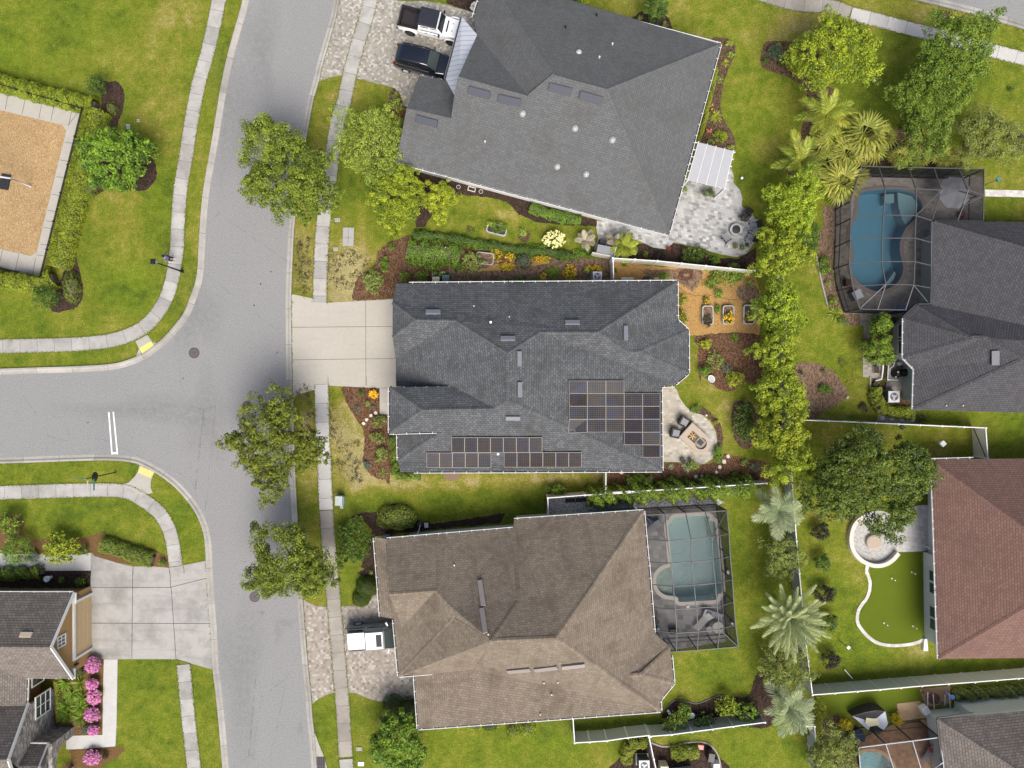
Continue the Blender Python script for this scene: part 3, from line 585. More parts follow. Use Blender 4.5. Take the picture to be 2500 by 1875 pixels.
    def panel(s, x0, y0, x1, y1, nu=6, nv=10, m='dark_solar_cell'):
        cs = [s.hit(x, y, .12) for x, y in ((x0, y1), (x1, y1), (x1, y0), (x0, y0))]; n = cs[0][1]; c = [k[0] for k in cs]; up = n * .035
        b = B(); b.face([p + up for p in c], [(0, 0), (nu, 0), (nu, nv), (0, nv)])
        for i in range(4): b.face([c[i], c[(i + 1) % 4], c[(i + 1) % 4] + up, c[i] + up])
        o = b.build('solar_panel', m, s.root); fb = B()
        for i in range(4): fb.bar(c[i] + up * .9, c[(i + 1) % 4] + up * .9, .04, .04, 0, n)
        fb.build('frame', 'wood_gray', o)
    def window(s, i, f, z, w, h, panes=(1, 1), frame='white_trim', glass='window_glass', wall=None):
        a, b_ = s.w[i], s.w[(i + 1) % len(s.w)]; window(s.root, a, b_, s.c, f, z, w, h, panes, frame, glass)
def window(root, a, b_, ctr, f, z, w, h, panes=(1, 1), frame='white_trim', glass='window_glass'):
    a, b_ = Vector(a[:2]), Vector(b_[:2]); d = (b_ - a).normalized(); o = Vector((d.y, -d.x)); m = a.lerp(b_, f)
    if o.dot(m - ctr) < 0: o = -o
    D = Vector((d.x, d.y, 0)); Oo = Vector((o.x, o.y, 0)); c = Vector((m.x, m.y, z + h / 2)) + Oo * .03; t = .09; b = B()
    for sx in (-1, 1): b.bar(c + D * sx * w / 2 + Vector((0, 0, -h / 2 - t / 2)), c + D * sx * w / 2 + Vector((0, 0, h / 2 + t / 2)), t, .1, 0, D)
    for sz in (-1, 1): b.bar(c - D * (w / 2 - t / 2) + Vector((0, 0, sz * h / 2)), c + D * (w / 2 - t / 2) + Vector((0, 0, sz * h / 2)), .1, t)
    for k in range(1, panes[0]): q = c + D * (k / panes[0] - .5) * w; b.bar(q + Vector((0, 0, -h / 2 + t / 2)), q + Vector((0, 0, h / 2 - t / 2)), .05, .07, 0, D)
    for k in range(1, panes[1]): q = c + Vector((0, 0, (k / panes[1] - .5) * h)); b.bar(q - D * (w / 2 - t / 2), q + D * (w / 2 - t / 2), .064, .05)
    fr = b.build('window', frame, root); B().bar(c - D * w / 2 - Oo * .015, c + D * w / 2 - Oo * .015, .02, h).build('pane', glass, fr)
def fence(label, px, z=1.8, mat='tan_vinyl', step=1.83, name='vinyl_fence', rail='white_vinyl', group=None, posts_at=None, gate=()):
    pts = [P(x, y, z) for x, y in px]; t = thing(name, label, 'fence', (pts[0].x, pts[0].y, 0), 0, group)
    post = None
    def put(p):
        nonlocal post
        if post is None:
            post = B().box((0, 0, z / 2), (.12, .12, z)).box((0, 0, z + .03), (.17, .17, .06), 0, 0, (.7, .7)).build('post', rail, t, True); post.location = Vector((p.x, p.y, 0)) - t.location
        else:
            o = post.copy(); COL.objects.link(o); o.location = Vector((p.x, p.y, 0)) - t.location
    for i in range(len(pts) - 1):
        a, b_ = pts[i], pts[i + 1]; L = (b_ - a).length; n = max(1, round(L / step)); d = (b_ - a).normalized()
        for k in range(n):
            p, q = a.lerp(b_, k / n), a.lerp(b_, (k + 1) / n); put(p)
            p0, q0 = p + d * .06, q - d * .06; b = B(); b.bar(Vector((*p0[:2], z * .49)), Vector((*q0[:2], z * .49)), .045, z * .93); pn = b.build('panel', mat, t)
            B().bar(Vector((*p0[:2], z - .04)), Vector((*q0[:2], z - .04)), .07, .07).build('rail', rail, pn)
            if (i, k) in gate:
                o_ = Vector((d.y, -d.x, 0)) * .05
                for sg in (-1, 1): B().bar(Vector((*p0[:2], .35)) + o_ * sg, Vector((*q0[:2], z - .2)) + o_ * sg, .03, .07).build('brace', 'dark_metal', pn)
    put(pts[-1]); return t
# ------------------------------------------------------------------ pools (outlines first: the ground leaves room for the basins)
POOL_A = T(3, 1, '820,60 900,22 1040,8 1180,14 1280,45 1340,110 1345,190 1290,262 1220,325 1178,400 1160,480 1165,560 1186,640 1183,720 1138,800 1060,848 980,868 900,850 825,800 772,740 752,660 772,580 768,520 742,440 750,330 790,260 812,170')
def Z3(s): return [(1570 + float(a) * .22907, 1220 + float(b) * .22907) for a, b in (p.split(',') for p in s.split())]
POOL_B = Z3('262,268 300,245 325,195 410,182 500,172 690,175 705,215 760,237 775,330 790,450 815,680 835,860 835,985 795,1005 772,1062 580,1076 390,1086 370,1045 325,1026 250,1017 190,985 150,930 138,860 158,790 215,735 300,703 290,560 280,420')
POOL_C = [(2123 + 1.02 * 45 * 1.3 * math.cos(a), 1893 + 45 * 1.3 * math.sin(a)) for a in (i * 6.283 / 20 for i in range(20))]
def poly2(px, sm=True): return smooth_closed([p[:2] for p in W(px)], 3) if sm else [Vector(p[:2]) for p in W(px)]
PA, PB, PC = poly2(POOL_A), poly2(POOL_B), poly2(POOL_C)
def grow(poly, d): return inset(poly, -d)
def inside(poly, X, Y):
    r = np.zeros(X.shape, bool); n = len(poly)
    for i in range(n):
        x0, y0 = poly[i][0], poly[i][1]; x1, y1 = poly[(i + 1) % n][0], poly[(i + 1) % n][1]
        with np.errstate(divide='ignore', invalid='ignore'): r ^= ((y0 > Y) != (y1 > Y)) & (X < (x1 - x0) * (Y - y0) / (y1 - y0) + x0)
    return r
# ------------------------------------------------------------------ lawn
LAWN = [  # px, py, rx, ry, dryness, lush, bare
 (140, 60, 330, 170, -.12, .55, 0), (430, 40, 70, 60, .42, -.3, 0), (330, 135, 110, 40, .28, 0, 0), (20, 140, 60, 50, -.1, .8, 0), (380, 260, 90, 90, .22, 0, 0), (90, 90, 80, 40, .16, 0, 0), (400, 480, 45, 60, -.25, .9, 0), (290, 520, 60, 60, .2, 0, 0), (315, 700, 70, 75, -.2, .9, 0), (270, 800, 60, 40, .2, 0, 0), (60, 760, 80, 60, -.1, .5, 0), (240, 870, 200, 50, -.05, .35, 0), (110, 745, 40, 20, .25, 0, 0),
 (510, 200, 60, 250, -.05, .3, 0), (470, 700, 40, 120, -.02, .2, 0), (150, 1140, 220, 40, -.12, .4, 0), (200, 1270, 240, 80, -.12, .3, 0), (440, 1250, 70, 160, -.12, .3, 0), (370, 1300, 50, 60, .2, 0, 0), (360, 1700, 90, 230, -.1, .45, 0), (420, 1780, 60, 60, .05, .4, 0), (510, 1770, 40, 130, -.02, .3, 0),
 (790, 280, 50, 100, .18, 0, 0), (880, 240, 60, 50, .12, 0, 0), (850, 480, 50, 50, -.2, .2, 0), (740, 480, 40, 60, .1, 0, 0), (760, 640, 50, 90, .34, -.4, 0), (860, 640, 55, 80, .5, -.4, 0), (850, 720, 50, 60, .45, -.4, 0), (740, 1000, 30, 60, .2, -.2, 0), (850, 1040, 50, 110, .42, -.4, 0), (760, 1080, 30, 90, .3, -.3, 0), (870, 1130, 60, 60, .48, -.4, 0), (755, 1230, 30, 90, .2, 0, 0), (1000, 1180, 150, 18, .4, -.3, 0), (1300, 1170, 170, 22, .42, -.3, 0), (1100, 1225, 260, 26, -.15, .35, 0), (1290, 1240, 60, 25, -.15, .2, 0), (850, 1400, 30, 60, .05, 0, 0),
 (1120, 500, 120, 30, .02, 0, 0), (1240, 530, 90, 40, .06, 0, 0), (1230, 525, 35, 20, .3, 0, 0), (1380, 590, 70, 25, .02, 0, 0), (1700, 1010, 60, 60, .12, -.2, 0), (1770, 1020, 30, 110, .2, -.2, 0), (1690, 890, 30, 60, .1, 0, 0),
 (1560, 20, 150, 40, .25, 0, 0), (1660, 60, 120, 70, .05, .35, 0), (1800, 200, 90, 160, .02, .35, 0), (1800, 400, 70, 120, -.05, .2, 0), (1980, 60, 90, 55, .45, -.3, .25), (2110, 170, 100, 110, -.15, .1, 0), (2120, 280, 60, 60, -.15, .1, 0), (2400, 200, 120, 120, -.05, .35, 0), (2380, 330, 60, 60, .05, .2, 0), (2200, 30, 160, 40, .2, 0, 0), (2450, 100, 80, 30, .1, 0, 0), (2440, 420, 60, 60, .12, .2, 0),
 (2010, 800, 70, 130, -.02, .4, 0), (2060, 870, 60, 90, .02, .35, 0), (2090, 980, 40, 60, .25, 0, 0), (2270, 1090, 120, 40, .06, .3, 0), (2480, 1060, 60, 60, -.12, .6, 0), (2100, 1060, 110, 30, .12, -.2, .1), (2390, 1015, 120, 14, -.1, .5, 0), (2270, 1107, 60, 12, .3, 0, .3),
 (2060, 1300, 60, 60, .18, .1, 0), (2050, 1430, 60, 80, .05, .45, 0), (2090, 1560, 80, 80, -.1, .8, 0), (2200, 1620, 150, 40, .02, .5, 0), (2400, 1630, 130, 25, -.02, .6, 0), (2235, 1590, 30, 20, .4, 0, 0), (2095, 1420, 22, 22, .3, 0, 0), (1790, 1420, 30, 190, -.15, .2, 0), (1730, 1640, 90, 60, -.1, .3, 0), (1650, 1610, 70, 40, .05, .1, 0),
 (780, 1760, 50, 90, -.12, .3, 0), (720, 1720, 40, 90, -.12, .3, 0), (1180, 1840, 200, 60, -.06, .6, 0), (1350, 1810, 80, 30, -.05, .6, 0), (1820, 1840, 120, 50, -.02, .45, 0), (1450, 1770, 150, 20, -.15, .1, .2), (1890, 1850, 70, 40, -.05, .3, 0),
 (820, 700, 30, 60, .2, -.2, .15), (720, 640, 35, 90, .1, -.2, .35), (770, 660, 40, 60, .1, -.2, .2), (738, 950, 25, 40, 0, -.3, .5), (850, 1150, 35, 40, .1, 0, .3), (830, 1060, 40, 40, .1, 0, .2), (1310, 1192, 60, 8, 0, 0, .4), (1250, 640, 60, 10, 0, 0, .2)]
def make_ground():
    st = .5; xs = np.arange(-60, 60.01, st); ys = np.arange(-48, 48.01, st); X, Y = np.meshgrid(xs, ys); nx, ny = len(xs), len(ys)
    d = np.full(X.shape, .5); l = np.zeros(X.shape); b = np.zeros(X.shape)
    for px, py, rx, ry, dd, ll, bb in LAWN:
        c = P(px, py); q = np.exp(-(((X - c.x) * PX / rx) ** 2 + ((Y - c.y) * PX / ry) ** 2) * .9); d += dd * q; l += ll * q; b += bb * q
    hole = np.zeros((ny - 1, nx - 1), bool); cx, cy = X[:-1, :-1] + st / 2, Y[:-1, :-1] + st / 2
    for p in (PA, PB, PC):
        g_ = grow(p, .06)
        for ox in (-.25, 0, .25):
            for oy in (-.25, 0, .25): hole |= inside(g_, cx + ox, cy + oy)
    idx = np.arange(nx * ny).reshape(ny, nx); F4 = np.stack([idx[:-1, :-1], idx[:-1, 1:], idx[1:, 1:], idx[1:, :-1]], -1)[~hole]
    V = np.stack([X.ravel(), Y.ravel(), np.zeros(nx * ny)], 1).tolist(); n0 = len(V)
    out = [(-400, -400), (400, -400), (400, 400), (-400, 400)]; inn = [idx[0, 0], idx[0, -1], idx[-1, -1], idx[-1, 0]]
    V += [(x, y, 0) for x, y in out]; F = F4.tolist() + [[n0 + i, n0 + (i + 1) % 4, int(inn[(i + 1) % 4]), int(inn[i])] for i in range(4)]
    me = bpy.data.meshes.new('lawn'); me.from_pydata(V, [], F); a = me.attributes.new('lawn', 'FLOAT_VECTOR', 'POINT')
    A = np.zeros((len(V), 3), np.float32); A[:n0, 0] = d.ravel(); A[:n0, 1] = np.clip(l.ravel(), 0, 1); A[:n0, 2] = np.clip(b.ravel(), 0, 1); A[n0:, 0] = .5
    a.data.foreach_set('vector', A.ravel()); me.materials.append(M['grass']); o = bpy.data.objects.new('lawn', me); COL.objects.link(o); tag(o, 'green and straw coloured mown grass covering all the yards', 'lawn', None, 'structure')
make_ground()
# ------------------------------------------------------------------ roads, kerbs, paths
kw = T(0, 0, '2110,-700 2085,-300 2055,0 1990,240 1925,480 1870,740 1830,980 1795,1190 1765,1360 1740,1500') + T(0, 1, '1725,0 1705,180 1685,480 1678,640 1660,780 1620,900 1560,1050 1480,1160 1380,1270 1290,1340 1210,1395 1100,1445 940,1485 640,1505 300,1515 0,1525 -400,1535')
ks = T(0, 2, '-400,738 0,726 300,717 600,706 850,700 1000,704 1120,718 1180,736 1290,790 1400,860 1500,945 1600,1060 1670,1170 1720,1300 1740,1440 1750,1659') + T(0, 3, '1765,240 1785,500 1800,800 1825,1000 1855,1300 1885,1659 1920,2050')
ke = T(1, 0, '800,-350 720,0 690,150 620,400 575,560 545,690 500,850 460,1060 430,1220 400,1400 370,1600') + T(1, 1, '345,270 335,400 325,600 314,890 313,1100 320,1659') + T(1, 2, '327,160 338,500 350,870 370,1240') + T(1, 3, '390,0 412,250 430,500 455,800 480,1050 490,1200 505,1340 515,1480 530,1659 550,1950')
rd = W(kw)[:17] ; road = [p[:2] for p in smooth_open([p[:2] for p in W(kw)], 3)] + [p[:2] for p in smooth_open([p[:2] for p in W(ks)], 3)] + [p[:2] for p in reversed(smooth_open([p[:2] for p in W(ke)], 3))]
tag(B().prism(road, .006, .006).build('road', 'asphalt'), 'pale grey asphalt street with a side street joining from the west', 'road', None, 'structure')
r2 = W(T(3, 0, '1000,-330 1420,0 1700,78 2212,230 2900,430 2900,-330')); tag(B().prism(r2, .006, .006).build('road', 'asphalt'), 'pale grey asphalt street crossing the far northeast corner', 'road', None, 'structure')
KP = [(-.04, 0), (-.04, .12), (.1, .125), (.17, .09), (.24, .035), (.45, .012), (.46, .004)]
KPR = [(-o, z) for o, z in KP]
strip('kerb', kw, 0, 0, 'kerb_concrete', 'rolled concrete kerb round the playground corner', 'kerb', KPR, 4)
strip('kerb', ks, 0, 0, 'kerb_concrete', 'rolled concrete kerb curving past the stop sign', 'kerb', KPR, 4)
strip('kerb', ke, 0, 0, 'kerb_concrete', 'rolled concrete kerb along the east side of the street', 'kerb', KP, 4)
strip('kerb', T(3, 0, '900,-100 1280,-2 1700,98 2212,246 2800,425'), 0, 0, 'kerb_concrete', 'pale kerb beside the northeast street', 'kerb', [(o * 1.3, z) for o, z in KPR], 4)
SW = 1.16
strip('sidewalk', T(0, 0, '1870,-350 1790,0 1750,200 1690,450 1620,700 1565,980 1530,1200 1490,1450') + T(0, 1, '1467,0 1445,270 1437,480 1420,620 1405,720 1370,850 1320,960 1240,1070 1140,1150 1010,1205 880,1235 740,1250 580,1260 300,1268 0,1275 -400,1285'), -SW, .034, 'walk_concrete', 'concrete sidewalk curving round the playground corner', 'sidewalk')
strip('sidewalk', T(0, 2, '-400,932 0,920 350,909 640,900 900,898 1035,905 1130,930 1230,985 1330,1055 1400,1122 1460,1220 1500,1320 1525,1450 1543,1588'), SW, .034, 'walk_concrete', 'concrete sidewalk curving past the stop sign and the tan house', 'sidewalk')
strip('sidewalk', T(0, 3, '1606,779 1640,1150 1665,1380 1697,1659 1730,2000'), SW, .034, 'walk_concrete', 'concrete sidewalk south of the stained driveway', 'sidewalk')
strip('sidewalk', T(1, 0, '1130,-350 1045,0 1000,180 930,400 865,650 820,860 775,1000 730,1230 700,1500') + T(1, 1, '680,0 655,200 635,400 625,600 617,780 613,963'), SW, .036, 'walk_concrete', 'light concrete sidewalk past the grey roofed corner house', 'sidewalk')
strip('sidewalk', T(1, 2, '627,60 635,320 640,560 650,700 663,1000 668,1118'), SW, .036, 'pale_concrete', 'bright new concrete sidewalk beside the solar house', 'sidewalk')
strip('sidewalk', T(1, 2, '668,1121 685,1350 703,1560') + T(1, 3, '712,30 735,290 770,680 795,980 815,1250 833,1560'), SW, .036, 'dirty_concrete', 'stained older sidewalk crossing the brown roofed house driveway', 'sidewalk')
strip('sidewalk', T(1, 3, '834,1576 845,1700 870,2000'), SW, .036, 'walk_concrete', 'short sidewalk stretch beside the storm drain', 'sidewalk')
strip('sidewalk', T(3, 0, '-500,-270 0,-105 300,-20 590,0 762,58'), SW * .98, .034, 'dirty_concrete', 'weathered sidewalk stretch by the northeast street', 'sidewalk')
strip('sidewalk', T(3, 0, '764,60 930,100 1230,180 1600,270 1930,365 2212,440 2800,600'), SW * .98, .034, 'pale_concrete', 'bright sidewalk stretch by the northeast street', 'sidewalk')
def stain(px, py, rx, ry, label):
    c = P(px, py, .0085); n, m = 18, 4; vs = [(c.x, c.y, c.z)]; w_ = [1.0]; fs = []
    for j in range(1, m + 1):
        for i in range(n): a = i * 6.2832 / n; q = j / m * (1 + .25 * math.sin(3 * a + px) + .15 * math.sin(5 * a)); vs.append((c.x + math.cos(a) * rx / PX * q, c.y + math.sin(a) * ry / PX * q, c.z)); w_.append((1 - j / m) ** .8)
    for i in range(n): fs.append((0, 1 + i, 1 + (i + 1) % n))
    for j in range(m - 1):
        for i in range(n): a, d = 1 + j * n + i, 1 + j * n + (i + 1) % n; fs.append((a, a + n, d + n, d))
    o = B().add(vs, fs).build('road_stain', 'asphalt_wear'); at = o.data.attributes.new('wear', 'FLOAT_VECTOR', 'POINT'); at.data.foreach_set('vector', [q for k in w_ for q in (k, 0, 0)]); tag(o, label, 'stain', None, 'structure')
stain(697, 1519, 30, 14, 'dark oil stain on the street beside the kerb'); stain(680, 1548, 14, 28, 'second oil stain below the dark one'); stain(733, 1780, 10, 22, 'faint stain by the southern kerb'); stain(640, 1495, 10, 8, 'small drip stain below the manhole'); stain(560, 250, 60, 200, 'worn lane patch at the north of the street'); stain(640, 120, 50, 160, 'worn lane patch by the paver driveway'); stain(590, 1650, 60, 230, 'worn lane patch at the south of the street'); stain(350, 1000, 220, 40, 'worn lane patch on the side street'); stain(480, 760, 70, 120, 'turning wear patch at the junction'); stain(500, 1020, 60, 120, 'turning wear patch at the junction south')
# ------------------------------------------------------------------ drives, walks, patios
patch('driveway', T(1, 0, '790,-300 1180,-300 1150,0 1300,14 1430,9 1560,27 1700,62 1850,105 1950,140 1900,400 1700,900 1292,905 1262,885 1240,805 1190,745 1080,715 860,660 740,635 640,652 545,690 575,560 620,400 690,150 718,0'), .02, 'driveway_paver', 'mottled grey paver driveway under the white pickup', False, 0, 'driveway')
o = patch('driveway', T(1, 1, '313,890 500,930 613,965 1260,930 1260,1659') + T(1, 2, '1260,315 1062,315 1060,95 755,80 627,75 512,110 327,160 322,0'), .024, 'driveway_concrete', 'cream concrete driveway of the solar house', False, 0, 'driveway')
def joints(px_lines, z, w=.035, parent=None):
    b = B()
    for (x0, y0, x1, y1) in px_lines: b.bar(P(x0, y0, z), P(x1, y1, z), w, .004)
    b.build('joint', 'dark_channel', parent)
def TL(c, r, s): l = T(c, r, s); return [(*l[i], *l[i + 1]) for i in range(0, len(l), 2)]
joints(TL(1, 1, '318,1172 1168,1165 322,1447 1190,1435 943,950 945,1659 500,930 613,965') + TL(1, 2, '947,0 948,78 1062,95 1145,93 625,0 626,75 512,108 627,70'), .027, .03, o)
patch('driveway', T(1, 3, '405,220 440,252 520,288 615,300 735,293 850,290 910,305 960,285 1000,210 1045,120 1100,380 1300,400 1420,900 1360,1070 1250,1090 1050,1096 960,1070 870,1030 795,1020 675,1022 600,1047 520,1092 492,1120 478,1050 455,800 430,500'), .02, 'aged_paver', 'brownish mottled paver driveway under the silver truck', False, 0, 'driveway')
o = patch('driveway', T(0, 2, '770,1482 800,1512 1000,1572 1120,1600 1300,1600 1420,1610 1545,1592 1740,1550 1752,1659') + T(0, 3, '1765,240 1785,500 1800,828 1605,775 1490,740 995,740 877,740 740,735 700,460 760,190 770,0'), .02, 'stained_concrete', 'stained concrete driveway of the tan house', False, 0, 'driveway')
joints(TL(0, 3, '770,135 1435,135 1435,135 1740,58 1120,0 1112,735 1433,0 1440,140 1445,140 1485,740 750,437 1770,440 1485,740 1605,775') + TL(0, 2, '1123,1598 1122,1659 1425,1600 1432,1659 1550,1600 1554,1659'), .024, .04, o)
patch('walkway', T(0, 2, '-200,1480 10,1488 330,1500 700,1500 768,1485 768,1634 360,1636 10,1626 -200,1620'), .024, 'white_concrete', 'white concrete side walk behind the bright green bush', False, 0, 'path')
patch('walkway', T(0, 3, '878,742 994,742 985,1300 975,1475 630,1500 560,1500 560,1385 630,1385 866,1378 870,1080'), .026, 'white_concrete', 'white concrete front walk beside the pink azaleas', False, 0, 'path')
patch('kerb_ramp', T(0, 1, '1145,1290 1245,1235 1290,1300 1355,1305 1310,1350 1215,1402 1145,1425 1175,1355'), .028, 'concrete', 'concrete kerb ramp north of the side street', False, 0, 'ramp')
patch('kerb_ramp', T(0, 2, '1180,742 1306,803 1277,868 1272,930 1292,978 1200,1003 1040,905 1090,890 1140,840 1165,800'), .038, 'concrete', 'concrete kerb ramp south of the side street', False, 0, 'ramp')
def pad(name, px, mat, label):
    b = B(); pts = [Vector(p[:2]) for p in W(px)]; b.prism(pts, .03, .052); a, c, d = pts[0], pts[1] - pts[0], pts[3] - pts[0]
    for i in range(12):
        for j in range(8): q = a + c * ((i + .5) / 12) + d * ((j + .5) / 8); b.box((q.x, q.y, .056), (.035, .035, .012))
    solo(name, b, mat, label, 'tactile pad')
pad('tactile_pad', T(0, 1, '1182,1347 1276,1292 1308,1340 1206,1400'), 'pale_yellow_pad', 'bright yellow bumpy pad on the ramp nearest the playground lawn')
pad('tactile_pad', T(0, 2, '1190,754 1303,803 1273,853 1166,806'), 'yellow_pad', 'orange yellow bumpy pad on the ramp nearest the stop sign')
b = B()
for l in TL(0, 2, '918,297 945,655 956,295 991,655'):
    b.bar(P(l[0], l[1], .011), P(l[2], l[3], .011), .12, .002)
b.bar(P(*T(0, 2, '950,644')[0], .013), P(*T(0, 2, '988,644')[0], .013), .17, .002)
tag(b.build('road_marking', 'road_paint'), 'pair of worn white lines across the side street', 'road marking', None, 'structure')
patch('storm_inlet', T(1, 3, '475,1340 505,1335 555,1470 600,1580 640,1760 520,1760 495,1600'), .05, 'concrete', 'concrete apron widening to the storm drain', False, 0, 'ramp')
patch('playground_surface', [(-300, 120), (3, 230), (156, 306), (165, 322)] + T(0, 0, '440,1659') + T(0, 1, '440,0 315,540 262,570 0,510') + [(-300, 540)], .03, 'playground_mulch', 'golden wood chip playground surface', False, 0, 'playground')
def cborder():
    out = [(-300, 143), (0, 224), (199.6, 273.4), (99.8, 675.5), (0, 652), (-300, 580)]; inn = [(-300, 187), (0, 269), (152, 305), (163, 320), (128, 460), (91, 616), (76, 625), (0, 607.5), (-300, 535)]
    b = B(); b.prism([p[:2] for p in W(out)] + [p[:2] for p in reversed(W(inn))], .0, .055); o = tag(b.build('playground_border', 'concrete'), 'pale concrete border round the wood chip playground', 'path', None, 'structure')
    joints(TL(0, 0, '65,800 45,925 212,840 185,965 352,875 328,1000 455,893 428,1020 605,935 580,1060 665,940 575,1055 545,1200 625,1210 510,1350 590,1365 475,1490 550,1500') + TL(0, 1, '440,50 510,60 405,185 480,195 385,272 460,285 370,328 440,340 340,470 415,480 310,560 370,570 160,550 130,690 20,520 0,620 300,590 275,720'), .057, .03, o)
cborder()
BZ = [0]
def bed(px, mat, label, sm=True, jit=.05, z=.008):
    BZ[0] += 1; return patch('mulch_bed', px, z + .0002 * BZ[0], mat, label, sm, jit, 'mulch bed')
bed(T(0, 0, '800,690 930,688 990,690 1040,750 1052,830 1030,950 985,1080 930,1250 1220,1270 1290,1330 1322,1420 1310,1520 1250,1592 1180,1612 1090,1592 930,1592 830,1640 760,1680') + T(0, 1, '800,50 740,110 700,200 660,330 645,450 645,550 670,680 692,780 705,860 690,940 650,1000 570,1030 450,1045 420,960 500,800 560,650 590,450 640,250 680,60') + T(0, 0, '690,1500 800,1100 860,850'), 'dark_mulch', 'dark mulch bed along the playground hedge')
bed(T(0, 2, '-100,1180 60,1165 160,1160 205,1230 200,1320 280,1365 400,1370 560,1380 740,1345 830,1322 930,1338 1100,1400 1300,1465 1400,1510 1425,1560 1420,1605 1300,1600 1000,1570 800,1510 760,1480 330,1500 -100,1490'), 'tan_mulch', 'brown mulch bed under the hedge by the tan house driveway')
bed(T(0, 2, '-100,1626 770,1635') + T(0, 3, '772,130 500,140 -100,135'), 'dark_mulch', 'dark planting strip along the tan house north wall', False)
bed(T(0, 3, '600,735 875,737 870,1080 865,1378 640,1385 560,1385 440,1270 430,910 600,880'), 'tan_mulch', 'brown mulch bed of the pink azaleas', False)
bed(T(0, 3, '400,1720 530,1640 600,1590 620,1500 960,1480 1055,1495 1000,1560 870,1640 840,1720'), 'tan_mulch', 'small brown mulch bed beside the tan house porch')
bed(T(1, 0, '1190,742 1240,800 1265,890 1350,930 1320,1000 1220,985 1160,950 1138,860 1150,780'), 'brown_mulch', 'small mulch bed at the grey house corner')
bed(T(1, 0, '1620,-100 1620,20 1700,60 1860,105 1900,0 1900,-100'), 'dark_mulch', 'mulch bed beside the white pickup', False)
bed(T(1, 0, '1250,1050 1330,1300 1500,1480 2212,1659 2300,1700') + T(1, 1, '2212,130 1990,80 1880,60 1750,55 1690,60 1600,30 1500,230 1440,330 1370,330 1290,-30'), 'dark_mulch', 'dark mulch bed along the grey house south wall', False, .08)
bed(T(2, 1, '-40,60 0,30 750,270 755,320 500,310 250,290 90,220 0,120'), 'dark_mulch', 'dark mulch strip with clipped ground cover by the grey house', False)
bed(T(1, 1, '1170,932 830,948 832,880 850,800 900,730 960,690 1020,650 1040,560 1080,490 1160,440 1300,400 1500,430 1800,500 2212,580 2212,690 1650,680 1650,810 1250,830'), 'red_mulch', 'reddish mulch bed along the north side of the solar house', False, .08)
bed(T(1, 1, '1640,640 2212,600') + T(2, 1, '500,580 720,590 890,600 900,800 0,820') + T(1, 1, '1650,830'), 'leaf_litter', 'narrow mulch path through the flower garden', False, .06, .013)
bed(T(1, 1, '1880,700 2050,640 2212,620') + T(2, 1, '200,590 320,600 330,640 100,660') + T(1, 1, '2150,680 2000,690'), 'golden_mulch', 'golden mulch around the orange flowers', True, .06, .015)
bed(T(2, 1, '893,625 1300,660 1500,670 1640,680 2000,710 2060,730 2110,800 2140,950 2120,1240 1600,1240 1520,1240 1440,1100 1435,790 895,790'), 'golden_mulch', 'golden wood chip yard round the raised planters', False, .06)
bed(T(2, 1, '1150,680 1300,690 1550,670 1640,700 1620,800 1560,860 1500,840 1440,790 1300,740 1180,760'), 'leaf_litter', 'coarse brown mulch under the coiled hose', True, .08, .015)
bed(T(2, 1, '1950,830 2050,800 2110,850 2120,1000 2000,960 1930,890'), 'leaf_litter', 'coarse mulch patch beside the three planters', True, .08, .015)
bed(T(2, 1, '1610,1240 2130,1240 2150,1500 2120,1659') + T(2, 2, '2000,40 1900,120 1800,110 1720,60 1640,0') + T(2, 1, '1620,1640 1600,1500 1605,1350'), 'red_mulch', 'reddish mulch bed with yellow shrub and pond basin', True, .06)
bed(T(2, 1, '893,600 760,330 900,430 1100,470 1380,450 1600,520 1800,590 1950,590 2090,500 2100,640 2060,690 1500,645 1100,600'), 'dark_mulch', 'dark mulch bed between the white fence and the pale patio', False, .06)
bed(T(2, 0, '1030,160 1100,110 1160,85 1330,130 1370,180 1392,250 1200,210'), 'dark_mulch', 'triangular mulch bed behind the grey house', False)
bed(T(2, 0, '1720,340 1780,318 1860,330 1910,380 1918,430 1890,530 1840,640 1800,800 1795,900 1820,1000 1880,1100 1915,1190 1910,1260 1700,1250 1580,1200 1640,900 1720,600'), 'brown_mulch', 'curving mulch bed along the grey house east eave')
bed(T(3, 0, '20,370 100,350 250,350 400,380 520,560 500,700 640,780 600,900 460,1000 420,1100 640,1400 300,1500 200,1400 320,1150 360,900 370,760 240,660 120,620 20,580 -15,500'), 'brown_mulch', 'mulch island under the palms and maple')
bed(T(3, 0, '800,1100 1000,1050 1600,1250 1720,1380 1700,1420 820,1400 700,1500 600,1400'), 'brown_mulch', 'mulch strip behind the grey screened enclosure')
bed(T(3, 1, '510,150 620,150 600,760 680,1040 830,1060 830,1160 700,1165 560,1000 500,760 465,580 480,400 520,300'), 'leaf_litter', 'brown mulch border beside the screened enclosure', False)
bed(T(3, 1, '300,1480 420,1470 540,1510 620,1560 690,1659') + T(3, 2, '725,110 700,190 620,240 520,290 430,350 330,290 260,150 270,0') + T(3, 1, '280,1560'), 'leaf_litter', 'round leaf litter bed near the bright tree row')
bed(T(3, 1, '960,1070 1130,1070 1115,1450 1090,1620 950,1659') + T(3, 2, '1050,0 1200,60 1310,280 1300,330 1100,320 980,290 925,230 905,100'), 'brown_mulch', 'narrow bed along the sage house wall', False)
bed(T(2, 2, '840,800 1290,800 1305,720 1400,722 1500,740 1700,740 1800,640 2000,690 2212,720 2212,880 1850,900 1240,950 850,970'), 'red_mulch', 'long reddish mulch bed behind the solar house', False, .06)
bed(T(2, 2, '1540,260 1640,255 1720,310 1790,390 1815,520 1800,600 1740,640 1765,520 1720,380 1640,320 1570,320'), 'brown_mulch', 'crescent of mulch round the cream patio')
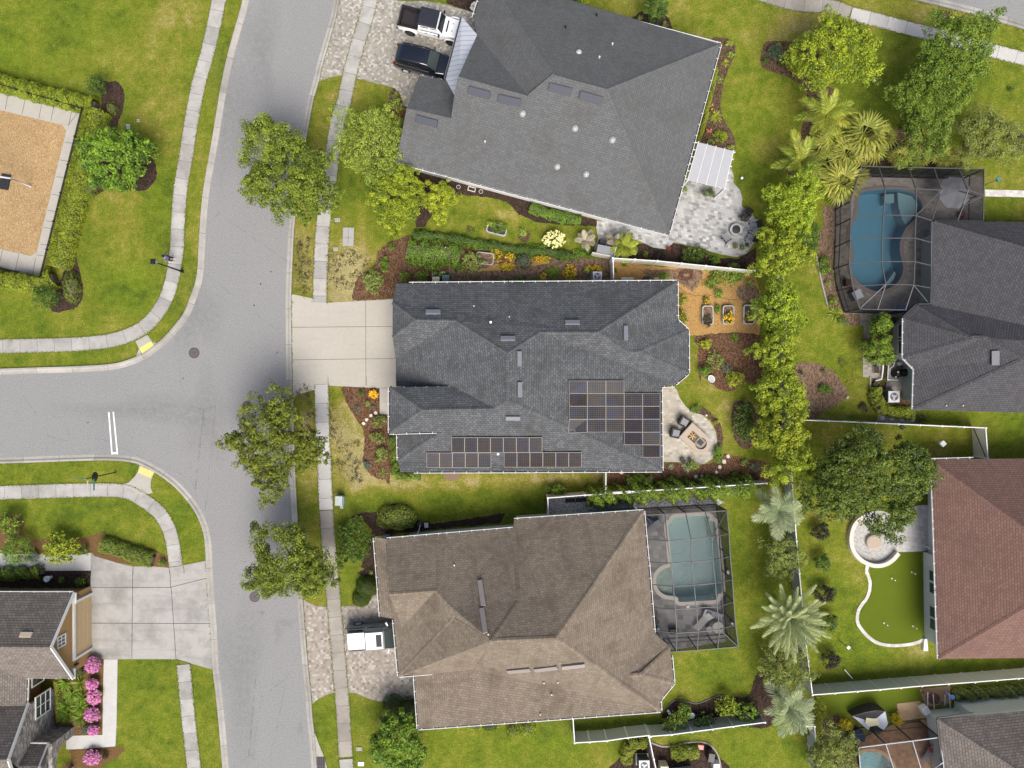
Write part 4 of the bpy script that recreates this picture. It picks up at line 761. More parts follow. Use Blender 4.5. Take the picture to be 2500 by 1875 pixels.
bed(T(2, 2, '1900,230 2000,200 2100,260 2120,450 2060,590 1980,600 1920,540 1890,430'), 'brown_mulch', 'mulch ring under the dark bush beside the bright trees')
bed(T(1, 2, '757,82 1062,95 1062,315 1150,320 1150,860 1100,868 1040,855 960,800 920,720 930,600 925,470 880,380 820,290 775,200'), 'red_mulch', 'red mulch bed in front of the solar house')
bed(T(1, 2, '775,1200 900,1150 1080,1130 1120,1090 1200,1065 1290,1080 1370,1150 1400,1230 1520,1240 2120,1150 2090,1230 1400,1300 1020,1345 1030,1700 900,1600 1000,1300 900,1180'), 'dark_mulch', 'dark mulch bed along the brown roofed house north wall', False)
bed(T(1, 3, '880,20 900,0 1040,-60 1045,140 960,60'), 'dark_mulch', 'dark mulch beside the clipped boxwood')
bed(T(1, 3, '1090,1095 1250,1080 1370,1060 1380,1290 1250,1250 1130,1160'), 'dark_mulch', 'shaded mulch bed at the brown roofed house front')
bed(T(2, 3, '1290,1250 1340,1150 1400,1085 1470,1080 1590,1110 1700,1070 1780,1042 1880,1050 2030,1050 2080,900 2140,850 2230,900 2230,1290 1900,1310 1330,1330'), 'dark_mulch', 'curved dark mulch bed under the citrus shrubs')
bed(T(2, 3, '1920,0 2300,0 2300,900 2150,850 2100,600 1990,300'), 'dark_mulch', 'shaded mulch under the palm row', True) if 0 else None
bed(T(2, 3, '850,1659 960,1560 960,1500 1010,1450 1090,1420 1190,1430 1230,1450 1300,1470 1400,1465 1500,1440 1640,1435 1720,1470 1780,1560 1810,1700 840,1720'), 'dark_mulch', 'edged mulch bed with toys and air conditioner', True)
strip('garden_edging', T(2, 3, '1210,1437 1300,1468 1400,1463 1500,1438 1640,1433 1720,1468 1780,1556 1808,1700'), .12, .08, 'gray_rock', 'grey stone edging round the toy bed', 'edging')
strip('garden_edging', T(2, 3, '1330,1180 1350,1130 1400,1086 1470,1080 1590,1110 1700,1070 1780,1042 1850,1046'), .08, .06, 'dark_metal', 'dark edging of the citrus shrub bed', 'edging')
strip('garden_edging', T(3, 2, '905,0 905,110 922,220 970,285 1010,300'), -.13, .12, 'gray_rock', 'grey stone edging by the sage house corner', 'edging')
strip('garden_edging', T(3, 1, '465,570 500,760 530,880 560,1000'), .12, .1, 'gray_rock', 'pale stone edging beside the enclosure border', 'edging')
patch('patio', T(2, 0, '1420,1659 1450,1580 1530,1520 1660,1560 1830,1480 1880,1420 1905,1480 1900,1540 1960,1610 1980,1680') + T(2, 1, '1978,80 1970,150 2060,220 2105,290 2112,360 2080,460 2010,550 1930,580 1800,558 1600,500 1400,455 1330,515 1230,500 1100,440 1000,420 890,520 880,580 730,570 730,510 760,420 745,330 755,270 1000,300 1350,400 1440,80'), .045, 'silver_paver', 'pale silver paver patio behind the grey house', False, 0, 'patio')
patch('patio', T(2, 2, '1200,90 1400,85 1425,110 1450,180 1500,250 1560,300 1640,322 1700,375 1745,450 1765,540 1760,610 1725,690 1660,735 1590,742 1500,722 1310,716 1200,716'), .045, 'cream_paver', 'cream paver patio with the curved edge', False, 0, 'patio')
patch('patio', T(3, 2, '1085,1480 1060,1240 1200,1120 1330,1080 1500,1080 1500,1450 1340,1472'), .045, 'border_paver', 'pale paver terrace under the red roofed house eave', False, 0, 'patio')
patch('patio', T(3, 2, '740,1370 750,1280 800,1200 880,1150 1000,1130 1110,1180 1150,1280 1150,1400 1100,1490 1010,1555 930,1570 840,1540 770,1470'), .05, 'flagstone', 'round flagstone patio half hidden by the oak', True, 0, 'patio')
patch('putting_green', T(3, 2, '1130,1478 1345,1474') + T(3, 3, '1368,560 1300,600 1100,612 980,590 890,520 835,440 822,370 870,280 920,210 935,100 915,0') + T(3, 2, '905,1590 990,1595 1080,1550'), .028, 'putting_turf', 'smooth artificial putting green beside the red roofed house', False, 0, 'putting green')
strip('garden_edging', T(3, 2, '905,1580 895,1640') + T(3, 3, '908,30 925,100 915,180 890,240 850,290 822,350 818,420 850,480 910,545 980,590 1060,608 1150,610 1250,600 1320,580 1368,555'), .27, .05, 'border_paver', 'pale paver border curving round the putting green', 'edging')
patch('gravel_bed', T(2, 2, '345,1020 650,1000 1000,990 1750,1020 1830,1060 1760,1085 1140,1130 1100,1200 345,1200'), .02, 'white_gravel', 'white gravel side yard of the brown roofed house', False, .05, 'gravel')
patch('paver_walk', T(3, 1, '830,1050 965,1060 965,1110 925,1170 920,1240 870,1280 860,1420 1030,1480 1010,1610 850,1590 855,1300 860,1165 828,1150'), .026, 'deck_paver', 'tan paver walk beside the sage house', False, 0, 'path')
patch('paver_walk', T(3, 1, '1060,1420 1120,1440 1290,1620') + T(3, 2, '1190,120 1040,130 1060,0'), .022, 'deck_paver', 'small paver pad under the grill by the sage house', False, 0, 'path')
patch('paver_walk', T(3, 1, '1880,10 2300,20 2300,78 1880,68'), .024, 'border_paver', 'pale paver walk leading east from the enclosure', False, 0, 'path')
patch('gravel_path', T(3, 2, '985,305 1080,320 1290,345 1290,385 1150,390 970,370'), .02, 'gray_rock', 'short gravel path with four round stones', False, .04, 'path')
patch('artificial_turf', T(3, 3, '440,1060 1330,985 1340,1100 1140,1110 1160,1200 1040,1190 560,1215 540,1100'), .016, 'putting_turf', 'flat dark artificial lawn beside the long fence', False, 0, 'lawn')
patch('stepping_patio', T(3, 3, '1135,1115 1330,1090 1400,1230 1160,1262'), .05, 'tan_step', 'tan paver step beside the yellow bush', False, 0, 'path')
patch('stepping_patio', T(3, 3, '1328,990 1585,965 1600,1110 1380,1140'), .03, 'tan_step', 'tan paver pad under the round table', False, 0, 'path')
patch('bare_soil', T(3, 3, '1140,1140 1180,1240') and T(3, 3, '520,1260 600,1220 660,1230 660,1400 560,1420 515,1400'), .0205, 'brown_mulch', 'shaded soil border beside the yellow bush', True, .05, 'mulch bed')
bed(T(3, 0, '2130,1135 2300,1130 2300,1270 2130,1262'), 'dark_mulch', 'mulch bed at the east edge below the northeast lawn', False)
bed([(c[0] + 16 * math.cos(a), c[1] + 16 * math.sin(a)) for c in T(3, 0, '1545,140') for a in (i * .785 for i in range(8))], 'red_mulch', 'round red mulch spot beside the northeast kerb')
bed([(c[0] + 15 * math.cos(a), c[1] + 15 * math.sin(a)) for c in T(2, 1, '138,400') for a in (i * .785 for i in range(8))], 'brown_mulch', 'small round mulch ring in the narrow lawn')
bed(T(1, 2, '1600,810 1740,812 1720,860 1660,875 1610,850'), 'rusty_bed', 'bare reddish soil patch under the south eave')
bed(T(0, 2, '0,0 0,0 0,0'), 'dirt', 'x') if 0 else None
# ------------------------------------------------------------------ decks and pools
def pool(poly, deck_px, deckmat, deck_label, cop, plaster, water, label, zdeck=.05, sm=False, depth=1.4, copw=.32, shelf=None, shelfmat=None, steps=None):
    oc = grow(poly, copw); d = [Vector(p[:2]) for p in W(deck_px)]
    tag(B().prism(d, 0, zdeck, 0, [oc]).build('pool_deck', deckmat), deck_label, 'pool deck', None, 'structure')
    c = sum(poly, Vector((0, 0))) / len(poly); t = thing('swimming_pool', label, 'pool', (c.x, c.y, 0))
    B().prism(oc, 0, zdeck + .03, 0, [poly]).build('coping', cop, t)
    b = B(); n = len(poly)
    for i in range(n):
        p, q = poly[i], poly[(i + 1) % n]; b.face([(p.x, p.y, zdeck), (q.x, q.y, zdeck), (q.x, q.y, -depth), (p.x, p.y, -depth)])
    b.prism(poly, -depth, -depth); b.build('basin', plaster, t)
    if shelf: B().prism([Vector(p[:2]) for p in W(shelf)], -depth + .01, -.32).build('sun_shelf', shelfmat, t)
    if steps:
        for k, (px, zz) in enumerate(steps): B().prism([Vector(p[:2]) for p in W(px)], -depth + .01, zz).build('step', shelfmat, t)
    wv = B().prism(grow(poly, -.01), -.06, -.06); tag(wv.build('pool_water', water), 'clear water of the ' + label, 'water', None, 'structure')
pool(PA, T(3, 0, '760,1490 790,1480 830,1465 1830,1480 1865,1500') + T(3, 1, '1862,285 1432,285 1430,990 1300,990 1200,1090 700,1050 610,740 612,130'), 'deck_paver', 'tan paver deck inside the large grey enclosure', 'deck_coping', 'blue_plaster', 'pool_water', 'deep blue free form pool in the large grey enclosure', shelf=T(3, 1, '1162,24 1280,55 1335,120 1325,180 1285,240 1236,305 1200,245 1172,150'), shelfmat='shelf_plaster', steps=[(T(3, 1, '1072,32 1150,28 1150,105 1072,112'), -.6), (T(3, 1, '1066,808 1150,690 1163,712 1130,790 1085,830'), -.55)])
pool(PB, T(2, 2, '1140,1120 1750,1082 1800,1659') + T(2, 3, '1835,590 1400,660 1330,640 1200,520 1180,0'), 'gray_deck', 'grey stone deck of the brown roofed house pool', 'cream_coping', 'aqua_plaster', 'rippled_water', 'bright aqua pool with a half round wading shelf', shelf=Z3('300,705 220,737 162,790 142,860 152,930 192,983 250,1015 322,1024 314,860'), shelfmat='aqua_shelf', steps=[(Z3('706,218 758,240 785,440 735,440'), -.35)])
pool(PC, T(3, 3, '790,1430 850,1400 1150,1270 1400,1245 1600,1400 1650,2100 840,2100'), 'rust_deck', 'rust brown deck of the southeast corner pool', 'tan_step', 'teal_plaster', 'pool_water', 'round ended teal pool at the southeast corner', copw=.3)
# ------------------------------------------------------------------ houses
def solve(x, y, line, pitch, e=2.9):
    a, b = P(*line[0], e), P(*line[1], e); d = Vector((b.x - a.x, b.y - a.y)).normalized(); z = e
    for _ in range(30): p = P(x, y, z); z = e + pitch * abs((p.x - a.x) * d.y - (p.y - a.y) * d.x)
    return z
E = 2.9
# --- grey corner house (north)
SL = ((967, 395), (1632, 572)); s1 = lambda x, y: (x, y, solve(x, y, SL, .56))
v = dict(NW=(1186, -60, E), NE=(1759, 107.6, E), SE=(1632, 572, E), SW=(967, 395, E), R1=s1(1354, 184), R2=s1(1481.6, 218.4), R0=s1(1292, 236), Rw=s1(1119, 187.5), A=s1(993, 264), A2=s1(1101, 289), m1=(1165, 85, 3.3), m0=(1157, 42, E), m2=(1109, 232, 0), n1=(1025, 182, E), n2=(1086, 195, E), e1=(1129, 40, 2.7), e2=(1086, 195, 2.7))
v['m2'] = s1(1109, 232); v['n2'] = (1088, 196, E); v['m3'] = (1109, 232, solve(1109, 232, ((1025, 182), (1088, 196)), .50))
H1 = House('gray_house', 'large grey shingle house with white metal awning and domed skylights', v, ['NW R1 R2 NE', 'NE R2 SE', 'NW m0 R0 R1', 'm0 R0 Rw m1', 'Rw R0 R1 R2 SE SW A A2 m2', 'n1 n2 m3 A2 A'], 'gray_shingle', wall=['SW', 'SE', 'NE', (1186, -60, E), (1160, 30, E), (1110, 215, E), (1000, 205, E), (985, 290, E)], wmat='white_stucco', capmat='gray_shingle')
b = B(); ps = [P(1128, 41, 2.75), P(1088, 194, 2.75), P(1109, 232, 3.5), P(1119, 187, 3.85), P(1165, 85, 3.85)]
nn = (ps[1] - ps[0]).normalized(); uu = [(p.dot(nn), 0) for p in ps]; b.face([ps[i] for i in (0, 1, 3, 4)], [uu[i] for i in (0, 1, 3, 4)]); b.face([ps[1], ps[2], ps[3]], [uu[1], uu[2], uu[3]]); dz = Vector((0, 0, -.15))
b.face([ps[0] + dz, ps[1] + dz, ps[1], ps[0]]); b.build('metal_awning', 'seam_roof', H1.root)
H1.gutter([(967, 395, 1296, 483.5), (1300, 484, 1632, 572), (1632, 572, 1696, 340), (1696, 338, 1759, 107.6), (1759, 107.6, 1353, 0), (1155, 43, 1170, -5), (1026, 181, 1085, 195)]); H1.gutter([(1127, 41, 1087, 194)], 2.75, 'pale_vent', False)
for a, c in (((1144, 219), (1197, 233)), ((1217, 239), (1271, 251)), ((1341, 211), (1396, 225)), ((1416, 231), (1471, 246)), ((1017, 289), (1068, 302))): H1.ridgevent(a, c, .52, 'slate_vent')
for x, y in T(2, 0, '598,440 123,958 565,1083 880,1180 415,1405 658,1470'): H1.dome(x, y)
for x, y in T(2, 0, '748,132 486,233 880,378 770,490') + T(1, 0, '1950,1200'): H1.pipe(x, y, 'ac_white' if y > 90 else 'black_metal', .07, .25)
B().box((*P(1520, 530, 2.9)[:2], 0), (.1, .1, .1)) if 0 else None
# --- solar house (centre)
v = dict(a=(967, 692, E), b=(958.5, 738, 3.8), c=(958.5, 824, 3.8), d=(966, 877, E), e=(1015, 781, 4.75), f=(1112, 783, 4.8), P=(1239, 862, 6.05), Q=(1239, 978, 6.05), g=(1318, 811.5, 5.3), h=(1460, 811.5, 5.3), i=(1652.5, 687.5, E), j=(1653, 781, E), X=(1561, 859, 4.4), Y=(1533, 860, 4.65), k=(1680, 807, E), l=(1680.5, 911, E), m=(1649, 938, E), n=(1614, 943, E), o=(1616, 1149.5, E), p=(977, 1152, E), q2=(972.5, 1124, E), q1=(971.5, 1059, E), r=(951, 945.5, 4.5), s=(951, 1057.5, 4.5), s2=(1066, 1054.5, 4.5), s3=(1074, 1056, 4.5), u=(1031, 1001, 5.5), v=(1209, 997.5, 5.6), w=(1106, 943, 4.5), x=(967, 944, E))
H2 = House('solar_house', 'charcoal shingle house carrying two solar arrays', v, ['a b e f P g h i', 'b c e', 'c d f e', 'd x w v Q P f', 'r w v u', 'r u s', 'u s s2 s3 q2 p o Q v', 'q1 q2 s3', 'P Q o n m g', 'g h Y X m', 'X m l', 'X l k', 'X k j Y', 'h i j Y'], 'charcoal_shingle', wall=['a', 'i', 'j', 'k', 'l', 'm', 'n', 'o', 'p', (967, 1070, E), (967, 940, E)], wmat='beige_stucco', capmat='charcoal_shingle')
B().prism(inset([Vector(P(*q, 4.5)[:2]) for q in ((951, 945.5), (1100, 945), (1100, 1057), (951, 1057.5))], .4), 0, 4.3).build('wall', 'beige_stucco', H2.root)
H2.gutter([(999, 692, 1240, 690), (1242, 690, 1652, 687), (1652.5, 687, 1653, 778), (1654, 782, 1680, 806), (1680, 807, 1680.5, 911), (1680, 912, 1649, 938), (1647, 941, 1616, 943), (1614, 946, 1616, 1149), (1616, 1149.5, 1300, 1151), (1298, 1151, 1010, 1152), (971, 1062, 972.5, 1124)])
H2.gutter([(951, 945.5, 1105, 943), (951, 946, 951, 1057), (951, 1057.5, 1066, 1054.5)], 4.5)
for a, c in (((1040, 763.5), (1076, 763.5)), ((1222, 828), (1258, 828)), ((1380, 789), (1415, 789)), ((1525.5, 796), (1525.5, 831)), ((1267, 858), (1267, 894)), ((1268, 933), (1268, 970)), ((1235, 1019), (1270, 1019))): H2.ridgevent(a, c, .34, 'pale_vent')
for x, y in T(1, 1, '1858,995 2155,1085'): H2.pipe(x, y, 'ac_white', .05, .3)
for x, y in T(1, 1, '1998,1133') + T(1, 2, '2060,648'):
    p, n, u, vv = H2.hit(x, y); B().box(p + n * .06, (.17, .17, .14)).build('roof_box', 'white_plastic', H2.roof)
CX = [1240 + F * k for k in (510, 664, 820, 974, 1129, 1277)]; CY = [920 + F * k for k in (33, 140, 248, 357, 466, 572, 678)]
for r_, cols in enumerate(((0, 3), (0, 5), (0, 5), (0, 5), (3, 5), (4, 5))):
    for c_ in range(*cols): H2.panel(CX[c_] + .4, CY[r_] + .4, CX[c_ + 1] - .4, CY[r_ + 1] - .4, 10, 6, 'dark_solar_cell' if (r_, c_) in ((1, 0), (3, 0), (3, 3), (4, 3), (5, 4), (2, 4)) else 'solar_cell')
for k in range(7): H2.panel(1103.4 + 31.5 * k, 1065.5, 1134.3 + 31.5 * k, 1101.6)
for k in range(5): H2.panel(1042.5 + 31.4 * k, 1103, 1073.2 + 31.4 * k, 1138.5)
for k in range(6): H2.panel(1231 + 31.5 * k, 1102, 1261.8 + 31.5 * k, 1137.5)
# --- brown house (south)
s3_ = lambda x, y, l, p=.56: (x, y, solve(x, y, l, p)); NL = ((1240, 1270), (1571, 1247)); FL = ((944, 1316), (1252, 1290)); SL3 = ((1021, 1779), (1613, 1736)); EL = ((1571, 1247), (1597, 1545))
v = dict(f0=(942, 1316, E), f1=(1253, 1290, E), fa=s3_(1101, 1482, FL), fb=s3_(1064, 1442, FL), fc=s3_(950, 1451, FL), n0=(1255, 1269, E), n1=(1571, 1247, E), Ra=s3_(1358.6, 1557, SL3), Rb=s3_(1201.5, 1564, SL3), va=(1267, 1467, 0), g=(1109, 1508, 0), w1=(961, 1511, E), w2=(974, 1650.5, E), w3=(1157, 1635, E + .1), w4=(1012, 1648, E), sw=(1021, 1779, E), se=(1613, 1736, E), c1=(1597, 1545.5, E), c2=(1636, 1580, E), c3=(1645, 1668.5, E), c5=(1612, 1709, E), V=s3_(1535, 1650, EL), X=s3_(1567, 1647, ((1636, 1580), (1645, 1668)), .5), d=(982, 1531, 0))
v['va'] = s3_(1267, 1467, NL); v['g'] = (1109, 1508, v['fa'][2]); v['d'] = (982, 1531, 3.2)
H3 = House('brown_house', 'brown shingle house with screened aqua pool at its east side', v, ['f0 f1 fa fb fc', 'f1 va Rb g fa', 'fc fb d w1', 'd fb fa g w2 w1', 'g w2 w3 Rb', 'w4 sw w3', 'sw se Ra Rb w3', 'n0 n1 Ra Rb va f1', 'n1 c1 V c5 se Ra', 'c1 c2 X V', 'c2 c3 X', 'c3 c5 V X'], 'brown_shingle', wall=[(985, 1313, E), (1250, 1290.5, E), 'n0', 'n1', 'c1', 'c2', 'c3', 'c5', 'se', 'sw', 'w4', 'w2', 'w1', (962, 1450, E), (960, 1330, E)], wmat='sage_stucco', inset_d=.24)
b = B(); q = [P(914, 1312, 2.75), P(929, 1505, 2.75), P(960, 1511, 3.05), P(944, 1316, 3.05)]; b.face(q, [(0, 0), (6, 0), (6, 1), (0, 1)]); dz = Vector((0, 0, -.18)); b.face([q[0] + dz, q[1] + dz, q[1], q[0]][::-1]); b.build('porch_roof', 'brown_shingle', H3.root); q_ = [Vector(p[:2]) for p in q]; B().prism(inset(q_, .3), 0, 2.6).build('porch_wall', 'sage_stucco', H3.root)
H3.gutter([(944, 1316, 1080, 1304.5), (1082, 1304.3, 1252, 1290), (1255, 1268.5, 1571, 1247), (1612, 1709, 1613, 1736), (1645, 1668, 1612, 1709), (1639, 1600, 1645, 1668), (1571, 1247, 1582, 1370), (1583, 1372, 1597, 1545), (1613, 1736, 1300, 1759), (1298, 1759, 1021, 1779), (1012, 1652, 1021, 1779), (974, 1650.5, 1157, 1635), (961, 1513, 973.5, 1650)]); H3.gutter([(914, 1313, 929, 1505)], 2.75)
for a, c in (((1172, 1418), (1181, 1480)), ((1177, 1486), (1186, 1546)), ((1240, 1637), (1295, 1632)), ((1306, 1633), (1361, 1626.5)), ((1372, 1627), (1427, 1621))): H3.ridgevent(a, c, .36, 'plum_vent')
for x, y in T(2, 3, '304,935 421,930 368,1033 273,1200') + T(1, 2, '1692,1585') + T(1, 3, '1978,525'): H3.pipe(x, y, 'cream_coping', .06, .22)
H3.window(0, .43, 1.2, 1.0, .8); H3.window(0, .71, 1.3, .9, .55)
# --- sage house with large enclosure (east)
v = dict(nw=(2280, 540, E), ne=(2860, 545, E), r1=(2760, 676, 6.6), r2=(2760, 850, 6.6), w0=(2276, 745, E), w1=(2239, 745, E), w2=(2206, 777, E), w3=(2205, 873, E), w4=(2232, 901, E), w5=(2229, 1000, E), s=(2860, 1018, E), Z1=(2375, 824.6, 5.0), Z2=(2404, 824.5, 5.1), Z3=(2502, 875, 5.7))
H4 = House('sage_house', 'slate grey shingle house with pale green walls', v, ['nw ne r1', 'nw r1 r2 Z2 Z1 w0', 'w0 w1 Z1', 'w1 w2 Z1', 'w2 w3 Z1', 'w3 w4 Z1', 'w4 w5 Z3 Z2 Z1', 'w5 s r2 Z3', 'Z3 r2 Z2'], 'slate_shingle', wall=['nw', 'ne', 's', 'w5', 'w4', 'w3', 'w2', 'w1', 'w0'], wmat='sage_stucco', inset_d=.75)
H4.gutter([(2206, 777, 2205, 873), (2205, 873, 2232, 901), (2232, 903, 2229, 1000)]); H4.gutter([(2276, 542, 2276, 744), (2276, 745, 2240, 745), (2239, 745, 2206, 776)], E, 'bronze_metal', False)
H4.ridgevent((2429, 856), (2429, 891), .5, 'gray_vent'); 
for x, y in T(3, 2, '1550,243 1690,243'): H4.pipe(x, y, 'ac_white', .05, .15)
H4.window(5, .3, .9, 1.35, 1.3); H4.window(5, .74, .9, 1.35, 1.3); H4.window(4, .5, .9, .9, 1.2)
# --- red house
v = dict(nw=(2273.7, 1122.5, E), ne=(3300, 1112, E), sw=(2291, 1609, E), se=(3300, 1597, E), r1=(2650, 1396, 7.6), r2=(3300, 1396, 7.6))
H5 = House('red_house', 'brick red shingle house with pale grey walls', v, ['nw ne r2 r1', 'nw r1 sw', 'sw r1 r2 se'], 'red_shingle', wall=[(2288, 1350, E), (2300, 1350, E), (2300, 1140, E), (3300, 1120, E), (3300, 1597, E), (2291, 1609, E)], wmat='gray_stucco', inset_d=.62)
H5.gutter([(2273.7, 1122.5, 2376, 1119.6), (2273.7, 1123, 2280, 1280), (2280, 1282, 2285, 1440), (2285, 1442, 2291, 1609)])
H5.window(5, .22, .85, .95, 1.4); H5.window(5, .36, .85, .95, 1.4); H5.window(5, .63, .85, .95, 1.4); H5.window(5, .77, .85, .95, 1.4)
# --- southeast corner house
v = dict(nw=(2290, 1756, E), ne=(2800, 1705, E), sw=(2312, 1950, E), se=(2800, 1950, E), r1=(2520, 1903, 5.6), r2=(2800, 1880, 5.8))
H6 = House('taupe_house', 'taupe shingle house at the southeast corner', v, ['nw ne r2 r1', 'nw r1 sw', 'sw r1 r2 se'], 'taupe_shingle', wall=[(2296, 1762, E), (2372, 1756, E), (2374, 1738, E), (2800, 1690, E), (2800, 1950, E), (2318, 1950, E)], wmat='seafoam_stucco', inset_d=.5)
H6.gutter([(2290, 1756, 2378, 1743.5), (2290, 1756, 2312, 1950)], E, 'bronze_metal', False)
# --- tan house (southwest)
v = dict(ne=(179.4, 1447, 2.8), nw=(-260, 1442, 2.8), ap=(123, 1580, 5.45), rw=(-260, 1578, 5.45), se=(177, 1657, 2.8), sm=(66, 1657, 2.8), sw=(-260, 1657, 2.8), k=(66.5, 1648, 2.85), k2=(64.5, 1716, 2.8), q=(-40, 1590, 5.2), n2=(-260, 1600, 5.3), a2=(19, 1854.5, 5.6), a3=(-260, 1854, 5.6), b2=(64, 1725, 2.8), b3=(60, 1985, 2.8), b4=(-260, 1985, 2.8), q3=(-70, 1725, 2.8), q4=(-260, 1725, 2.9), p0=(64, 1813, 3.0), p1=(118, 1815, 3.0), pa=(110, 1830, 3.5))
H7 = House('tan_house', 'tan stucco house with stone front and brown gabled roof', v, ['ne ap rw nw', 'ap se sm sw rw', 'b2 a2 a3 q4', 'a2 b3 b4 a3'], 'taupe_shingle', wall=[(177, 1454, 2.8), (-260, 1450, 2.8), (-260, 1985, 2.8), (50, 1985, 2.8), (50, 1655, 2.8), (177, 1650, 2.8)], wmat='tan_stucco', wz=2.65, inset_d=.3)
b = B(); q = [P(66.5, 1640, 2.75), P(64.5, 1724, 2.75), P(-150, 1724, 4.9), P(-150, 1640, 4.9)]; b.face(q[::-1], [(0, 7), (2.9, 7), (2.9, 0), (0, 0)]); b.build('valley_roof', 'taupe_shingle', H7.root)
wx = -35.46; yy = lambda py, z: (937.5 - py) * (H - z) / H / PX
ye, ya, ys = yy(1447, 2.8), yy(1580, 5.45), yy(1657, 2.8); b = B(); b.face([(wx, ye - .3, 2.6), (wx, ye - .3, 2.85), (wx, ya, 5.3), (wx, ys + .3, 2.85), (wx, ys + .3, 2.6)]); b.face([(wx - .2, ye - .3, 0), (wx - .2, ys + .3, 0), (wx - .2, ys + .3, 5), (wx - .2, ye - .3, 5)]) if 0 else None
b.build('gable_wall', 'tan_stucco', H7.root)
b = B(); b.box((wx - .1, (ye + ys) / 2, 1.35), (.2, abs(ye - ys) - .6, 2.7)); b.build('front_wall', 'tan_stucco', H7.root)
bt = B()                                                            # white rake boards and eave returns
rk = [P(179.4, 1447, 2.8), P(123, 1580, 5.45), P(177, 1657, 2.8)]
for a, c in ((rk[0], rk[1]), (rk[1], rk[2])): bt.bar(a + Vector((.05, 0, -.02)), c + Vector((.05, 0, -.02)), .1, .22)
bt.build('rake_board', 'white_trim', H7.root)
B().bar(P(181, 1447, 2.6), P(181, 1474, 2.6), .38, .1).bar(P(178, 1632, 2.6), P(178, 1657, 2.6), .38, .1).build('eave_return', 'soffit_white', H7.root)
H7.gutter([(-100, 1447, 179, 1447), (66, 1657.5, 177, 1657.5)], 2.8); H7.gutter([(67, 1650, 65, 1714)], 2.75)
y0, y1 = -17.75, -22.15; b = B(); b.box((wx + .02, (y0 + y1) / 2, 1.08), (.08, y0 - y1, 2.16))
for k in range(1, 4): b.box((wx + .065, (y0 + y1) / 2, k * .54), (.02, y0 - y1, .02))
gd = b.build('garage_door', 'tan_door', H7.root); b = B(); b.box((wx + .08, y0 + .1, 1.12), (.16, .2, 2.24)).box((wx + .08, y1 - .1, 1.12), (.16, .2, 2.24)).box((wx + .08, (y0 + y1) / 2, 2.34), (.16, y0 - y1 + .4, .2)); b.build('door_trim', 'white_trim', gd)
window(H7.root, (wx, -19.2), (wx, -21.2), Vector((-45, -20)), .5, 3.35, .85, .95, (3, 2))
for y_ in (-17.2, -22.75): B().box((wx + .12, y_, 2.05), (.16, .14, .32)).bar((wx, y_, 2.25), (wx + .14, y_, 2.25), .05).build('wall_lantern', 'black_metal', H7.root)
sx_ = -38.55; b = B(); yg0, yg1 = yy(1716, 2.8), yy(1813, 3.0); yap = yy(1854.5, 5.6); b.prism([(sx_ - .3, yg0 - .1), (sx_, yg0 - .1), (sx_, -36.5), (sx_ - .3, -36.5)], 0, 2.8); b.face([(sx_, yg0 - .1, 2.8), (sx_, yap, 5.45), (sx_, 2 * yap - yg0, 2.8)][::-1]); b.build('stone_front', 'stone', H7.root)
window(H7.root, (sx_, -24.9), (sx_, -27.9), Vector((-45, -26)), .45, .55, 1.75, 1.75, (2, 3)); window(H7.root, (-38.95, -22.9), (-38.95, -25.1), Vector((-45, -24)), .42, .75, 1.55, 1.4, (2, 1))
bt = B(); r0, r1, r2 = P(68, 1716, 2.8), P(19, 1854.5, 5.6), P(60, 1985, 2.8)
for a, c in ((r0, r1), (r1, r2)): bt.bar(a + Vector((.06, 0, 0)), c + Vector((.06, 0, 0)), .1, .22)
bt.build('rake_board', 'white_trim', H7.root)
b = B(); arch = [(-28.85, 0), (-29.55, 0)] + [(-30.85 + 1.3 * math.cos(a), 1.5 + .75 * math.sin(a)) for a in (i * math.pi / 10 for i in range(11))] + [(-32.15, 0), (-32.9, 0), (-32.9, 2.75), (-28.85, 2.75)]
tr = tessellate_polygon([[Vector((p[0], p[1], 0)) for p in arch]]); X_ = -36.87
for xx in (X_, X_ - .3): b.add([(xx, p[0], p[1]) for p in arch], [tuple(t) for t in tr])
for i in range(len(arch)): p, q_ = arch[i], arch[(i + 1) % len(arch)]; b.face([(X_, *p), (X_, *q_), (X_ - .3, *q_), (X_ - .3, *p)])
b.box((X_ - 1.1, -28.95, 1.37), (1.6, .2, 2.74)); b.build('porch_arch', 'stone', H7.root)
b = B(); q = [P(66, 1814, 2.8), P(119, 1815, 2.8), P(110, 1870, 4.2), P(40, 1870, 4.2)]; b.face(q, [(0, 0), (2, 0), (2, 2), (0, 2)]); b.face([P(119, 1815, 2.8), P(126, 1816, 2.75), P(112, 1880, 4.2), P(110, 1870, 4.2)][::-1]) if 0 else None; b.build('porch_roof', 'taupe_shingle', H7.root)
bt = B().bar(P(118, 1815, 2.85), P(95, 1876, 4.3), .1, .2).bar(P(64, 1813, 2.8), P(119, 1814, 2.8), .1, .12); bt.build('rake_board', 'white_trim', H7.root)
p, n, u, vv = H7.hit(64, 1550); B().bar(p + n * .05 - u * .45, p + n * .05 + u * .45, .38, .1, 0, n).build('roof_vent', 'cream_vent', H7.roof)
